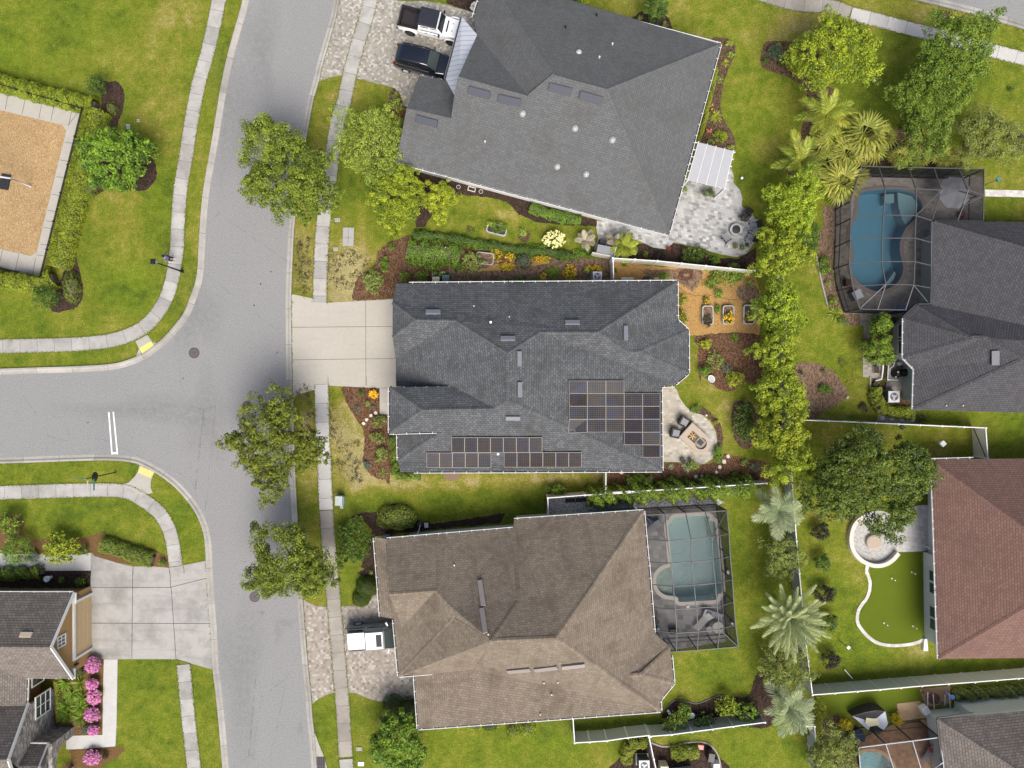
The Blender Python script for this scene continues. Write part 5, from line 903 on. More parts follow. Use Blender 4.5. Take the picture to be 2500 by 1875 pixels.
# ------------------------------------------------------------------ screened enclosures
def cage(label, beams, screens, walls, posts, mat='bronze_metal', name='screen_enclosure'):
    p0 = P(*beams[0][0]); t = thing(name, label, 'pool enclosure', (p0.x, p0.y, 0))
    for l in beams:
        b = B()
        for a, c in zip(l, l[1:]): b.bar(P(*a), P(*c), .058, .09)
        b.build('beam', mat, t)
    for x, y, z in posts: p = P(x, y, z); B().bar((p.x, p.y, 0), p, .08).build('post', 'dark_metal', t)
    b = B()
    for f in screens:
        q = [P(*k) for k in f]
        for i in range(1, len(q) - 1): b.face([q[0], q[i], q[i + 1]])
    b.build('roof_screen', 'screen', t); b = B(); rb = B()
    for f in walls:
        top = [P(*k) for k in f]
        for a, c in zip(top, top[1:]):
            b.face([(a.x, a.y, 0), (c.x, c.y, 0), c, a]); rb.bar((a.x, a.y, .9), (c.x, c.y, .9), .06); rb.bar((a.x, a.y, .05), (c.x, c.y, .05), .08)
    b.build('wall_screen', 'wall_screen', t); rb.build('rail', 'dark_metal', t); return t
def z_(l, z): return [(x, y, z) for x, y in l]
e_, t_ = 2.65, 3.7
tA = T(3, 1, '820,25 1040,0 1300,5 1515,15 1740,15 1870,60'); row = [T(3, 1, s) for s in ('750,255 1025,225 1300,230 1430,272', '745,440 1015,420 1290,420 1425,455', '735,635 1010,618 1290,618 1423,650', '765,828 1045,810 1280,815 1416,840')]
TN = T(3, 0, '840,1403 985,1408 1235,1413 1450,1418 1660,1422 1875,1426'); NWc = T(3, 1, '748,110')[0]; SB = T(3, 1, '826,1018 975,1022 1210,1026 1252,1030')
r0 = [(*tA[0], e_ + .3), (*tA[1], t_), (*tA[2], t_), (*tA[3], t_), (*tA[4], t_), (*tA[5], e_)]
RW = [[(*r[0], e_), (*r[1], t_), (*r[2], t_), (*r[3], e_ + .35)] for r in row]
beams = [r0] + RW + [[r0[1], RW[0][1], RW[1][1], RW[2][1], RW[3][1]], [r0[2], RW[0][2], RW[1][2], RW[2][2], RW[3][2]], [(*NWc, e_), (*row[0][0], e_), (*row[1][0], e_), (*row[2][0], e_), (*row[3][0], e_), (*SB[0], e_)], z_(SB, e_), z_(TN, e_), [(*TN[0], e_), (*NWc, e_)], [(*TN[5], e_), (*tA[5], e_), (*T(3, 1, '1868,275')[0], e_)], z_(T(3, 1, '1432,272 1870,275'), e_),
    [(*TN[1], e_), r0[1]], [(*TN[2], e_), r0[2]], [(*TN[3], e_), r0[3]], [(*TN[4], e_), r0[4]], [RW[3][1], (*SB[1], e_)], [RW[3][2], (*SB[2], e_)], [RW[3][1], (*T(3, 1, '835,1005')[0], e_)], [RW[3][2], (*T(3, 1, '1400,962')[0], e_)], [r0[3], (*T(3, 1, '1435,268')[0], e_)], [r0[4], (*T(3, 1, '1650,270')[0], e_)], [r0[3], RW[0][2]], [r0[5], (*T(3, 1, '1700,145')[0], t_ - .3), (*T(3, 1, '1650,270')[0], e_)], [(*T(3, 1, '1436,280')[0], e_ + .2), (*T(3, 1, '1420,975')[0], e_ + .2)]]
scr = [[RW[0][0], RW[0][1], r0[1], r0[0]], [(*NWc, e_), RW[0][0], r0[0]], [RW[0][1], RW[0][2], r0[2], r0[1]], [RW[0][2], RW[0][3], r0[3], r0[2]], [(*TN[0], e_), r0[0], (*NWc, e_)], [RW[0][3], (*T(3, 1, '1650,270')[0], e_), r0[4], r0[3]], [(*T(3, 1, '1650,270')[0], e_), (*T(3, 1, '1868,275')[0], e_), r0[5], r0[4]], [RW[3][0], (*SB[0], e_), (*SB[1], e_), RW[3][1]], [RW[3][1], (*SB[1], e_), (*SB[2], e_), RW[3][2]], [RW[3][2], (*SB[2], e_), (*T(3, 1, '1400,962')[0], e_), RW[3][3]]]
for i in range(3):
    for j in range(3): scr.append([RW[i][j], RW[i + 1][j], RW[i + 1][j + 1], RW[i][j + 1]])
for i in range(5): scr.append([(*TN[i], e_), r0[i], r0[i + 1], (*TN[i + 1], e_)])
cage('large dark screened pool enclosure with raised roof beams', beams, scr, [[(*NWc, e_), (*row[0][0], e_), (*row[1][0], e_), (*row[2][0], e_), (*row[3][0], e_), (*SB[0], e_)], z_(SB, e_), z_(TN, e_), [(*TN[0], e_), (*NWc, e_)], [(*TN[5], e_), (*T(3, 1, '1868,275')[0], e_)]], z_(TN, e_) + z_(SB, e_) + [(*r[0], e_) for r in row] + [(*NWc, e_)])
R = [T(2, 2, s) for s in ('1155,1168 1325,1158 1500,1148 1665,1139 1848,1130', '1165,1373 1345,1384 1545,1368 1720,1352 1865,1325', '1185,1562 1375,1572 1550,1560 1730,1548 1875,1515')] + [T(2, 3, s) for s in ('1200,110 1395,127 1570,115 1750,100 1893,68', '1215,307 1412,320 1590,308 1765,298 1905,258', '1237,500 1425,520 1605,510 1785,490 1920,448', '1372,680 1420,677 1598,664 1770,650 1943,635')]
zz = lambda i, j: 2.8 if i in (0, 6) or j in (0, 4) else 3.7
g_ = [[(*R[i][j], zz(i, j)) for j in range(5)] for i in range(7)]
beams = [g_[i] for i in range(7)] + [[g_[i][j] for i in range(7)] for j in (1, 2, 3, 4)] + [[(*T(2, 2, '1165,1180')[0], 2.8), g_[1][1]], [g_[0][4], g_[1][3]], [g_[5][3], g_[6][4]]]
scr = [[g_[i][j], g_[i + 1][j], g_[i + 1][j + 1], g_[i][j + 1]] for i in range(6) for j in range(4)]
cage('screened pool enclosure over the aqua pool of the brown roofed house', beams, scr, [g_[0], [g_[i][4] for i in range(7)], g_[6]], g_[0] + g_[6] + [g_[i][4] for i in range(1, 6)])
q = [(*p, 2.7) for p in T(3, 3, '815,1487 1045,1457 1270,1430 1498,1400')]; w = [(*p, 2.7) for p in T(3, 3, '830,1659 850,2100')]; top = [(*p, 3.0) for p in T(3, 3, '1110,1659 1340,1659 1530,1610')]; e2 = [(*p, 3.0) for p in T(3, 3, '1160,2100 1400,2100 1560,2100')]
cage('screened enclosure at the southeast corner pool', [q, [q[0], *w], [q[1], top[0], e2[0]], [q[2], top[1], e2[1]], [top[2], (*T(3, 3, '1460,1655')[0], 2.9)], [q[3], top[2], e2[2]]], [[q[0], q[1], top[0], w[0]], [q[1], q[2], top[1], top[0]], [q[2], q[3], top[2], top[1]], [w[0], top[0], e2[0], w[1]], [top[0], top[1], e2[1], e2[0]], [top[1], top[2], e2[2], e2[1]]], [q, [q[0], *w]], q, 'pale_canopy')
# ------------------------------------------------------------------ pergola on the silver patio
pg = thing('pergola', 'white slatted pergola with pale canopy beside the grey house', 'pergola', P(1740, 410, 0)); zc = 2.7
cn = T(2, 0, '1610,1200 1905,1275 1830,1590 1520,1515'); b = B(); q = [P(x, y, zc + .12) for x, y in cn]; n4 = 4
for k in range(4):
    f0, f1 = k / 4, (k + 1) / 4; a0, a1 = q[0].lerp(q[1], f0 + .012), q[0].lerp(q[1], f1 - .012); c0, c1 = q[3].lerp(q[2], f0 + .012), q[3].lerp(q[2], f1 - .012); mm = [a0, a1, c1, c0]; b.face([p + Vector((0, 0, -.03 if i in (0, 3) else 0)) for i, p in enumerate(mm)][::-1])
b.build('canopy', 'weathered_canopy', pg)
for f in (0, .25, .5, .75, 1): B().bar(q[0].lerp(q[1], f) + (q[0] - q[3]) * .03 - Vector((0, 0, .12)), q[3].lerp(q[2], f) - (q[0] - q[3]) * .02 - Vector((0, 0, .12)), .07, .14).build('beam', 'white_trim', pg)
for f in (0, .19, .38, .57, .76, .98): B().bar(q[0].lerp(q[3], f) - (q[1] - q[0]) * .15 - Vector((0, 0, .2)), q[1].lerp(q[2], f) + (q[1] - q[0]) * .07 - Vector((0, 0, .2)), .06, .12).build('rafter', 'white_trim', pg)
for p in q: B().box((p.x, p.y, zc / 2), (.14, .14, zc)).build('post', 'white_trim', pg)
# ------------------------------------------------------------------ vehicles (x forward, built round the origin)
def sect(x, w, z0, z1, r=.12, tw=1.0, n=4):
    """rounded box section at x: half width w, floor z0, top z1, top half width tw*w"""
    pts = [(x, -w, z0), (x, -w * 1.0, z0 + (z1 - z0) * .5)]
    a, c = w * tw, z1
    for i in range(n + 1): t = i / n * math.pi / 2; pts.append((x, -(a - r + r * math.cos(t)), c - r + r * math.sin(t)))
    return [Vector(p) for p in pts] + [Vector((p[0], -p[1], p[2])) for p in reversed(pts)]
def wheel(t, x, y, r=.38, w=.25, rim='steel'):
    sg = 1 if y > 0 else -1; o = B().tube([(x, y - sg * w / 2, r), (x, y + sg * w / 2, r)], r, 20).build('wheel', 'tire', t, True, False)
    b = B().tube([(x, y + sg * (w / 2 - .04), r), (x, y + sg * (w / 2 + .012), r)], r * .64, 16)
    for k in range(5): a = k * 1.2566; b.bar((x, y + sg * (w / 2 + .02), r), (x + math.cos(a) * r * .58, y + sg * (w / 2 + .02), r + math.sin(a) * r * .58), .07, .02, 0, (0, 1, 0))
    b.build('rim', rim, o, True)
def place(px, py, z, lx, deg): p = P(px, py, z); a = math.radians(deg); return (p.x - lx * math.cos(a), p.y - lx * math.sin(a), .02), a
# white pickup, black hardtop
loc, rz = place(1047, 42, 1.93, -.18, -13.5); t = thing('pickup_truck', 'white off road pickup with black hardtop and open black bed', 'pickup truck', loc, rz)
b = B(); b.loft([sect(x, w, .52, z, .1) for x, w, z in ((-.95, .9, 1.12), (.95, .91, 1.12), (.95, .86, 1.16), (1.5, .80, 1.18), (2.35, .74, 1.14), (2.5, .70, 1.05), (2.55, .68, .7))]); b.box((0, 0, .5), (5, 1.3, .2)); b.build('body', 'white_paint', t, True)
b = B()
for sy in (-1, 1): b.box((-1.85, sy * .84, .85), (1.75, .09, .6))
b.box((-2.7, 0, .85), (.09, 1.77, .6)); b.box((-.98, 0, .9), (.06, 1.77, .7)); b.build('bed_wall', 'white_paint', t, True)
B().box((-1.85, 0, .62), (1.64, 1.6, .06)).box((-1.85, .785, .9), (1.64, .02, .5)).box((-1.85, -.785, .9), (1.64, .02, .5)).box((-2.645, 0, .9), (.02, 1.55, .5)).box((-1.85, .84, 1.165), (1.76, .1, .03)).box((-1.85, -.84, 1.165), (1.76, .1, .03)).box((-2.7, 0, 1.165), (.1, 1.77, .03)).build('truck_bed', 'bed_liner', t, True)
b = B(); b.loft([sect(x, w, 1.1, z, .08, k) for x, w, z, k in ((-.93, .85, 1.82, .86), (.62, .85, 1.86, .86), (1.0, .84, 1.2, .97))]); b.build('cab', 'white_paint', t, True)
b = B(); b.loft([[Vector((x, s * y, z)) for s, y, z in ((-1, .76, 1.80), (-1, .74, 1.9), (-1, .66, 1.93), (1, .66, 1.93), (1, .74, 1.9), (1, .76, 1.80))] for x in (-.97, .60)])
for k in range(7): b.box((-.18, -.54 + k * .18, 1.935), (1.3, .05, .025))
b.build('hardtop', 'black_hardtop', t, True)
b = B(); b.face([(.70, -.70, 1.80), (1.02, -.74, 1.24), (1.02, .74, 1.24), (.70, .70, 1.80)]); b.build('windshield', 'glass', t, True)
for sy in (-1, 1):
    for x0, x1 in ((-.78, -.08), (.02, .62)):
        B().face([(x0, sy * .862, 1.2), (x1 + (.12 if x1 > .5 else 0), sy * .862, 1.2), (x1, sy * .775, 1.72), (x0 + .04, sy * .775, 1.72)]).build('side_window', 'glass', t, True)
    for x in (-1.75, 1.75): wheel(t, x, sy * .83, .42, .28, 'dark_metal'); b = B(); b.loft([[Vector((x + .62 * math.cos(a) * k, sy * y, .42 + .60 * math.sin(a) * k)) for k in (.84, 1.0) for y in ((.90, 1.0) if k < .9 else (1.0, .90))] for a in (i * math.pi / 8 for i in range(9))]); b.build('fender', 'white_paint', t, True)
    B().box((.82, sy * 1.02, 1.28), (.12, .22, .18)).build('mirror', 'black_metal', t, True); B().box((-.3, sy * .93, 1.05), (.2, .03, .04)).box((.42, sy * .93, 1.05), (.2, .03, .04)).build('door_handle', 'black_metal', t, True)
    B().lathe((2.56, sy * .5, .9), [(.02, 0), (.12, 0), (.12, .02)], 12).build('headlight', 'light_lens', t, True); B().box((-2.755, sy * .76, .85), (.03, .14, .3)).build('tail_light', 'red_lens', t, True)
B().box((1.32, 0, 1.185), (.12, .95, .02)).box((1.75, .3, 1.185), (.12, .05, .02)).box((1.75, -.3, 1.185), (.12, .05, .02)).build('hood_vent', 'black_metal', t, True); B().box((2.68, 0, .62), (.2, 1.6, .2)).box((-2.83, 0, .6), (.16, 1.7, .18)).build('bumper', 'black_metal', t, True)
# black family SUV
def suv(t, paint):
    b = B(); b.loft([sect(x, w, .35, z, r) for x, w, z, r in ((-2.48, .72, .8, .2), (-2.4, .88, .95, .25), (-2.0, .96, 1.06, .2), (0, .98, 1.06, .18), (1.0, .97, 1.06, .18), (1.25, .94, 1.05, .2), (1.9, .90, .98, .25), (2.3, .82, .86, .25), (2.46, .66, .68, .15))]); b.build('body', paint, t, True, True)
    b = B(); b.loft([sect(x, w, 1.0, z, .16, k) for x, w, z, k in ((-2.36, .80, 1.1, .95), (-2.2, .86, 1.62, .84), (-1.6, .87, 1.73, .82), (-.2, .87, 1.75, .82), (.35, .87, 1.68, .82), (1.2, .88, 1.1, .92))]); b.build('cabin', paint, t, True, True)
    b = B(); b.loft([[Vector((x, y * w, z + .02)) for y in (-1, -.5, 0, .5, 1)] for x, z, w in ((.45, 1.64, .66), (.82, 1.38, .73), (1.16, 1.12, .78))], 0, False); b.f = [f for f in b.f if max(f) - min(f) < 7]; b.m = [0] * len(b.f); b.uv = [None] * len(b.f); b.build('windshield', 'green_glass', t, True, True)
    for sy in (-1, 1):
        for x0, x1 in ((-2.0, -1.25), (-1.15, -.25), (-.15, .55)): B().face([(x0, sy * .885, 1.12), (x1 + (.28 if x1 > .4 else 0), sy * .885, 1.12), (x1, sy * .77, 1.58), (x0 + .06, sy * .77, 1.58)]).build('side_window', 'glass', t, True)
        for x in (-1.45, 1.5): wheel(t, x, sy * .86, .38, .25)
        B().bar((.72, sy * .95, 1.14), (.66, sy * 1.16, 1.2), .12, .14).build('mirror', paint, t, True); B().box((2.33, sy * .62, .76), (.2, .26, .14)).build('headlight', 'light_lens', t, True); B().box((-2.42, sy * .76, 1.0), (.08, .14, .3)).build('tail_light', 'red_lens', t, True); B().box((-.7, sy * .74, 1.74), (2.2, .05, .05)).build('roof_rail', 'black_metal', t, True)
loc, rz = place(1004, 130, 1.75, -1.0, -13); t = thing('sport_utility_vehicle', 'glossy black family SUV with pale green windshield', 'SUV', loc, rz); suv(t, 'black_paint')
# silver truck with covered bed
loc, rz = place(913.6, 1565, 1.85, -.1, 4); t = thing('pickup_truck', 'silver crew truck with white bed cover and sunroof', 'pickup truck', loc, rz)
b = B(); b.loft([sect(x, w, .48, z, .12) for x, w, z in ((-2.62, .86, .9), (-2.58, .97, 1.06), (-2.2, 1.0, 1.14), (1.1, 1.0, 1.14), (1.35, .98, 1.16), (2.3, .93, 1.08), (2.6, .84, .95), (2.68, .78, .7))]); b.build('body', 'silver_paint', t, True)
b = B(); b.loft([sect(x, w, 1.1, z, .12, k) for x, w, z, k in ((-2.45, .94, 1.2, .98), (-2.3, .92, 1.62, .86), (-.9, .92, 1.66, .84))]); b.build('bed_shell', 'silver_paint', t, True)
b = B(); b.loft([sect(x, w, 1.1, z, .12, k) for x, w, z, k in ((-.82, .92, 1.78, .82), (.62, .92, 1.84, .81), (1.42, .93, 1.2, .95))]); b.build('cab', 'silver_paint', t, True)
B().box((-1.62, 0, 1.66), (1.4, 1.36, .04)).build('bed_cover', 'white_paint', t, True); b = B(); b.box((-.1, 0, 1.845), (1.4, 1.36, .03))
for k in range(5): b.box((-.38, -.5 + k * .25, 1.862), (.7, .03, .02))
b.build('roof_panel', 'white_paint', t, True); B().box((.28, 0, 1.868), (.45, .98, .02)).build('sunroof', 'glass', t, True)
B().face([(.74, -.70, 1.80), (1.44, -.86, 1.24), (1.44, .86, 1.24), (.74, .70, 1.80)]).build('windshield', 'green_glass', t, True)
for sy in (-1, 1):
    for x0, x1 in ((-2.2, -1.05), (-.62, .25), (.32, .72)): B().face([(x0, sy * .945, 1.2), (x1 + (.3 if x1 > .6 else 0), sy * .945, 1.2), (x1, sy * .80, 1.6), (x0 + .05, sy * .80, 1.6)]).build('side_window', 'glass', t, True)
    for x in (-1.65, 1.7): wheel(t, x, sy * .88, .40, .27)
    B().bar((.95, sy * .98, 1.22), (.86, sy * 1.28, 1.3), .12, .16).build('mirror', 'white_paint', t, True); B().box((-.45, sy * 1.01, 1.08), (.22, .03, .04)).box((.4, sy * 1.01, 1.08), (.22, .03, .04)).build('door_handle', 'steel', t, True); B().box((-1.62, sy * .71, 1.69), (1.4, .05, .05)).build('bed_rail', 'dark_metal', t, True); B().box((2.62, sy * .66, .9), (.1, .3, .18)).build('headlight', 'light_lens', t, True); B().box((-2.6, sy * .86, .95), (.06, .16, .35)).build('tail_light', 'red_lens', t, True)
# ------------------------------------------------------------------ person on the sidewalk
def person(px, py, deg):
    p = P(px, py, 0); t = thing('person', 'person in lilac blue top and dark trousers standing on the sidewalk by the lamp', 'person', (p.x, p.y, .035), math.radians(deg))
    def skin(name, V, Ed, R, mat, parent, sub=1):
        me = bpy.data.meshes.new(name); me.from_pydata(V, Ed, []); o = bpy.data.objects.new(name, me); COL.objects.link(o); o.parent = parent; m = o.modifiers.new('skin', 'SKIN'); o.modifiers.new('sub', 'SUBSURF').levels = sub; o.modifiers['sub'].render_levels = sub
        for k, r in zip(me.skin_vertices[0].data if me.skin_vertices else [], R): k.radius = (r, r) if not isinstance(r, tuple) else r
        me.materials.append(M[mat]); return o
    def sk(name, V, Ed, R, mat, parent):
        me = bpy.data.meshes.new(name); me.from_pydata(V, Ed, []); o = bpy.data.objects.new(name, me); COL.objects.link(o); o.parent = parent
        o.modifiers.new('skin', 'SKIN'); sb = o.modifiers.new('sub', 'SUBSURF'); sb.levels = sb.render_levels = 2
        for k, r in zip(me.skin_vertices[0].data, R): k.radius = r if isinstance(r, tuple) else (r, r)
        me.skin_vertices[0].data[0].use_root = True; me.materials.append(M[mat]); return o
    V = [(0, 0, .95), (0, 0, 1.12), (.0, 0, 1.32), (0, 0, 1.46), (.02, 0, 1.56), (.03, 0, 1.66)]; Ed = [(0, 1), (1, 2), (2, 3), (3, 4), (4, 5)]; R = [(.14, .11), (.13, .10), (.15, .11), (.09, .08), (.055, .055), (.085, .1)]
    for s in (-1, 1):
        i = len(V); V += [(0, s * .19, 1.40), (-.02, s * .24, 1.15), (.06, s * .23, .92), (.09, s * .22, .83)]; Ed += [(3, i), (i, i + 1), (i + 1, i + 2), (i + 2, i + 3)]; R += [.065, .048, .036, .03]
        i = len(V); V += [(0, s * .1, .88), (.01 + s * .02, s * .12, .48), (-.01 + s * .03, s * .13, .08), (.12 + s * .03, s * .14, .045)]; Ed += [(0, i), (i, i + 1), (i + 1, i + 2), (i + 2, i + 3)]; R += [.10, .07, .045, .04]
    body = sk('body', V, Ed, R, 'skin', t)
    sk('shirt', [(0, 0, .90), (0, 0, 1.12), (0, 0, 1.32), (0, 0, 1.45), (0, -.2, 1.40), (-.02, -.255, 1.2), (0, .2, 1.40), (-.02, .255, 1.2)], [(0, 1), (1, 2), (2, 3), (3, 4), (4, 5), (3, 6), (6, 7)], [(.19, .15), (.17, .135), (.18, .135), (.1, .09), .085, .07, .085, .07], 'lilac_shirt', t)
    sk('trousers', [(0, 0, .94)] + [q for s in (-1, 1) for q in ((0, s * .1, .85), (.01 + s * .02, s * .12, .48), (-.01 + s * .03, s * .13, .14))], [(0, 1), (1, 2), (2, 3), (0, 4), (4, 5), (5, 6)], [.15, .115, .085, .065, .115, .085, .065], 'dark_cloth', t)
    for s in (-1, 1): B().loft([sect(x, w, .0, z, .03) for x, w, z in ((-.09, .035, .07), (-.03, .045, .1), (.06, .05, .08), (.17, .045, .06), (.2, .025, .04))]).build('shoe', 'shoe_gray', t, True, True).location = (s * .03, s * .13, 0)
    h = B().lathe((.03, 0, 1.60), [(.1, -.06), (.115, .02), (.118, .09), (.10, .15), (.06, .185), (.01, .195)], 14, 0, 1.0, .88); h.v = [(x - .025, y, z) if x < .08 else (x - .03, y, z + .02) for x, y, z in h.v]; h.build('hair', 'hair', t, True, True)
    for s in (-1, 1): B().lathe((.118, s * .035, 1.645), [(.002, -.012), (.012, 0), (.002, .012)], 8).build('eye', 'dark_cloth', t, True)
    B().bar((.12, 0, 1.64), (.142, 0, 1.605), .022, .02).build('nose', 'skin', t, True); B().box((.118, 0, 1.575), (.02, .05, .012)).build('mouth', 'red_paint', t, True)
    for s in (-1, 1):
        for k in range(4): B().tube([(.09 + .012 * k - .02, s * .22, .81), (.095 + .012 * k - .02, s * .218, .76 - .008 * (k % 3)), (.088 + .012 * k - .02, s * .205, .735 - .008 * (k % 3))], [.009, .008, .006], 6).build('finger', 'skin', body, True, True)
        B().tube([(.115, s * .21, .83), (.13, s * .2, .79), (.125, s * .195, .765)], [.011, .009, .007], 6).build('thumb', 'skin', body, True, True)
person(423, 634.5, -6)
# ------------------------------------------------------------------ street furniture
p = P(446.4, 663.4); t = thing('street_lamp', 'black lamp post with square lantern beside the curving sidewalk', 'street lamp', p); b = B(); b.tube([(0, 0, 0), (0, 0, .5), (0, 0, .55), (0, 0, 4.3)], [.12, .1, .07, .05], 10).build('post', 'black_metal', t, True, True)
B().box((0, 0, 4.85), (.42, .42, .09), 0, 0, (.6, .6)).build('lantern_roof', 'black_metal', t, True); b = B(); b.box((0, 0, 4.59), (.26, .26, .46), 0, 0, (1.3, 1.3)).build('lantern_glass', 'light_lens', t, True); b = B()
for sx in (-1, 1):
    for sy in (-1, 1): b.bar((sx * .13, sy * .13, 4.36), (sx * .175, sy * .175, 4.82), .03)
b.build('lantern_frame', 'black_metal', t, True)
p = P(282.4, 1152.9); t = thing('stop_sign', 'octagonal stop sign seen from behind with green street name blades', 'sign', p, 0); B().tube([(0, 0, 0), (0, 0, 3.95)], .045, 8).build('post', 'black_metal', t, True)
oc = [(.42 * math.cos(math.pi / 8 + i * math.pi / 4), .42 * math.sin(math.pi / 8 + i * math.pi / 4)) for i in range(8)]
b = B(); b.add([(-.075, y, 2.75 + z) for y, z in oc] + [(-.06, y, 2.75 + z) for y, z in oc], [tuple(range(8)), tuple(range(15, 7, -1))] + [(i, (i + 1) % 8, 8 + (i + 1) % 8, 8 + i) for i in range(8)])
b.build('sign_back', 'black_metal', t, True); b = B(); b.add([(-.078, y * .96, 2.75 + z * .96) for y, z in oc], [tuple(range(8))]).build('sign_face', 'red_paint', t, True)
B().box((0, -.5, 3.75), (.02, .9, .22)).build('street_name_blade', 'teal_sign', t, True).rotation_euler = (0, .12, 0); B().box((-.45, 0, 3.98), (.9, .02, .22)).build('street_name_blade', 'teal_sign', t, True)
B().box((-.03 + .45, -.5, 3.8), (.012, .72, .12)).build('blade_lettering', 'white_plastic', t, True).location = (-.44, 0, -.04)
def manhole(px, py, r, label):
    b = B(); b.lathe((0, 0, 0), [(r * 1.12, .004), (r * 1.12, .012), (r * 1.02, .014)], 24, 1)
    b.lathe((0, 0, 0), [(r, .012), (r, .02), (r * .9, .022)], 24, 0)
    for k in range(6): a = k * math.pi / 6; b.bar((-math.cos(a) * r * .82, -math.sin(a) * r * .82, .023), (math.cos(a) * r * .82, math.sin(a) * r * .82, .023), .03, .012)
    solo('manhole_cover', b, ['manhole_iron', 'dark_metal'], label, 'manhole cover', P(px, py, .004))
manhole(474, 861.6, .40, 'iron manhole cover in the road junction near the bright yellow pad'); manhole(603.5, 990.5, .37, 'iron manhole cover half under the middle street tree'); manhole(622, 1457, .40, 'iron manhole cover below the southern street tree')
c = thing('storm_grate', 'dark iron storm drain grate at the kerb', 'drain', P(*T(1, 3, '565,1640')[0], .05)); b = B(); b.box((0, 0, .01), (.72, 1.5, .02))
b.build('recess', 'dark_channel', c, True); b = B()
for k in range(5): b.box((-.3 + k * .15, 0, .03), (.05, 1.5, .03))
b.box((0, 0, .032), (.7, .06, .03)).build('bars', 'manhole_iron', c, True)
for px, py, d, m_, lb in ((313, 309.5, (.3, .4), 'utility_green', 'pale square utility cover in the playground lawn'), (338, 295, (.22, .22), 'utility_green', 'small round pale valve cover in the playground lawn'), (824, 537.5, (.46, .32), 'pad_concrete', 'pale meter cover with two holes beside the sidewalk'), (820, 608.5, (.42, .3), 'pad_concrete', 'dark centred meter box among the weedy grass'), (877, 1828, (.46, .3), 'pad_concrete', 'round ended pale cover beside the south sidewalk'), (881.5, 1864.5, (.5, .34), 'white_vinyl', 'white two hole meter cover at the bottom edge')):
    b = B(); b.box((0, 0, .03), (*d, .06)); b.box((-d[0] * .22, 0, .061), (.06, .06, .01), 0, 1); b.box((d[0] * .22, 0, .061), (.06, .06, .01), 0, 1); solo('utility_cover', b, [m_, 'dark_metal'], lb, 'utility cover', P(px, py))
b = B(); b.box((0, 0, .05), (.92, 1.55, .1)); b.box((0, 0, .104), (.02, 1.2, .01), 0, 1); b.box((.0, -.1, .104), (.6, .02, .01), 0, 1); solo('utility_pad', b, ['pad_concrete', 'dark_metal'], 'cracked grey concrete utility pad in the lawn', 'utility pad', P(851, 578.5), -.03)
t = thing('transformer_box', 'pale green utility cabinet beside the new sidewalk', 'utility box', P(833, 1219, 0), -.03); B().box((0, 0, .4), (.56, .74, .8), 0, 0, (.94, .94)).box((0, 0, .82), (.6, .78, .05)).build('cabinet', 'utility_green', t, True); B().box((.32, 0, .3), (.05, .6, .5)).build('door', 'utility_blue', t, True)
b = B(); b.box((0, 0, .12), (.3, .38, .24), 0, 0, (.9, .9)); solo('valve_box', b, 'utility_blue', 'small blue utility box south of the pale green cabinet', 'utility box', P(835.5, 1235.5))
def ac(px, py, rz, label, s=.85, h=.95):
    p = P(px, py, 0); t = thing('air_conditioner', label, 'air conditioner', p, rz); B().box((0, 0, .05), (s * 1.25, s * 1.15, .1)).build('pad', 'pad_concrete', t, True); B().box((0, 0, h / 2 + .1), (s, s, h)).build('cabinet', 'ac_dark', t, True)
    B().box((0, 0, h + .11), (s * 1.02, s * 1.02, .08)).build('top_panel', 'ac_white', t, True); b = B(); b.lathe((0, 0, h + .15), [(s * .36, 0), (s * .36, .02), (s * .3, .012)], 20); b.build('fan_recess', 'ac_dark', t, True); b = B()
    for k in range(3): a = k * 2.094 + .4; b.box((math.cos(a) * s * .17, math.sin(a) * s * .17, h + .178), (s * .26, s * .17, .012), a)
    b.box((0, 0, h + .18), (.1, .1, .03)); b.build('fan', 'steel', t, True); b = B()
    for r_ in (.12, .2, .28, .355): b.tube([(s * r_ * math.cos(i * .314), s * r_ * math.sin(i * .314), h + .2) for i in range(21)], .006, 4, 0, False)
    b.build('grille', 'steel', t, True)
ac(2165, 968, 0, 'white topped air conditioner beside the sage house wall', .9); ac(1567, 1852, .02, 'white topped air conditioner wrapped by the clipped hedge', .85); ac(1455.5, 678, 0, 'dark air conditioner beside the solar house north wall', .75, .7)
# ------------------------------------------------------------------ fences
fence('tan panel fence with white cap behind the golden wood chip yard', [(1496, 630), (1605, 637), (1842, 661)]); fence('short fence leg joining the solar house north wall', [(1497, 636), (1498.5, 688)])
fence('short white fence leg from the solar house to the vine hedge', [(1479.5, 1150), (1479, 1204)]); fence('long fence behind the vine hedge and red mulch', [(1484, 1203), (1640, 1195), (1872, 1180)])
fence('white fence round the gravel side yard', [(1339, 1260), (1337.5, 1216), (1428, 1209), (1560, 1202)], step=2.2)
fence('long fence running down the row of bright trees', [(1912, 652), (1926, 949), (1934.6, 1183), (1945, 1320), (1952, 1400), (1968, 1570), (1978.5, 1656)], mat='gray_vinyl', step=1.85)
fence('white fence between the sage house lawn and the oak', [(1938, 1024), (1958, 1025.6), (2085, 1030.5), (2407, 1045), (2412.6, 1119)], gate=((3, 0),), step=1.83)
fence('long tan panel fence south of the red roofed house', [(1979, 1658), (1984, 1697), (2148, 1684), (2251, 1675), (2380, 1665.5), (2700, 1640)])
fence('pale green panel fence at the brown roofed house corner', [(1399, 1753), (1403, 1814), (1440, 1812), (1482, 1809), (1533, 1801.5), (1584, 1796)], mat='gray_vinyl', step=1.6); fence('white capped fence behind the citrus shrubs', [(1589, 1798), (1640, 1794), (1790, 1774), (1868, 1764)], mat='gray_vinyl')
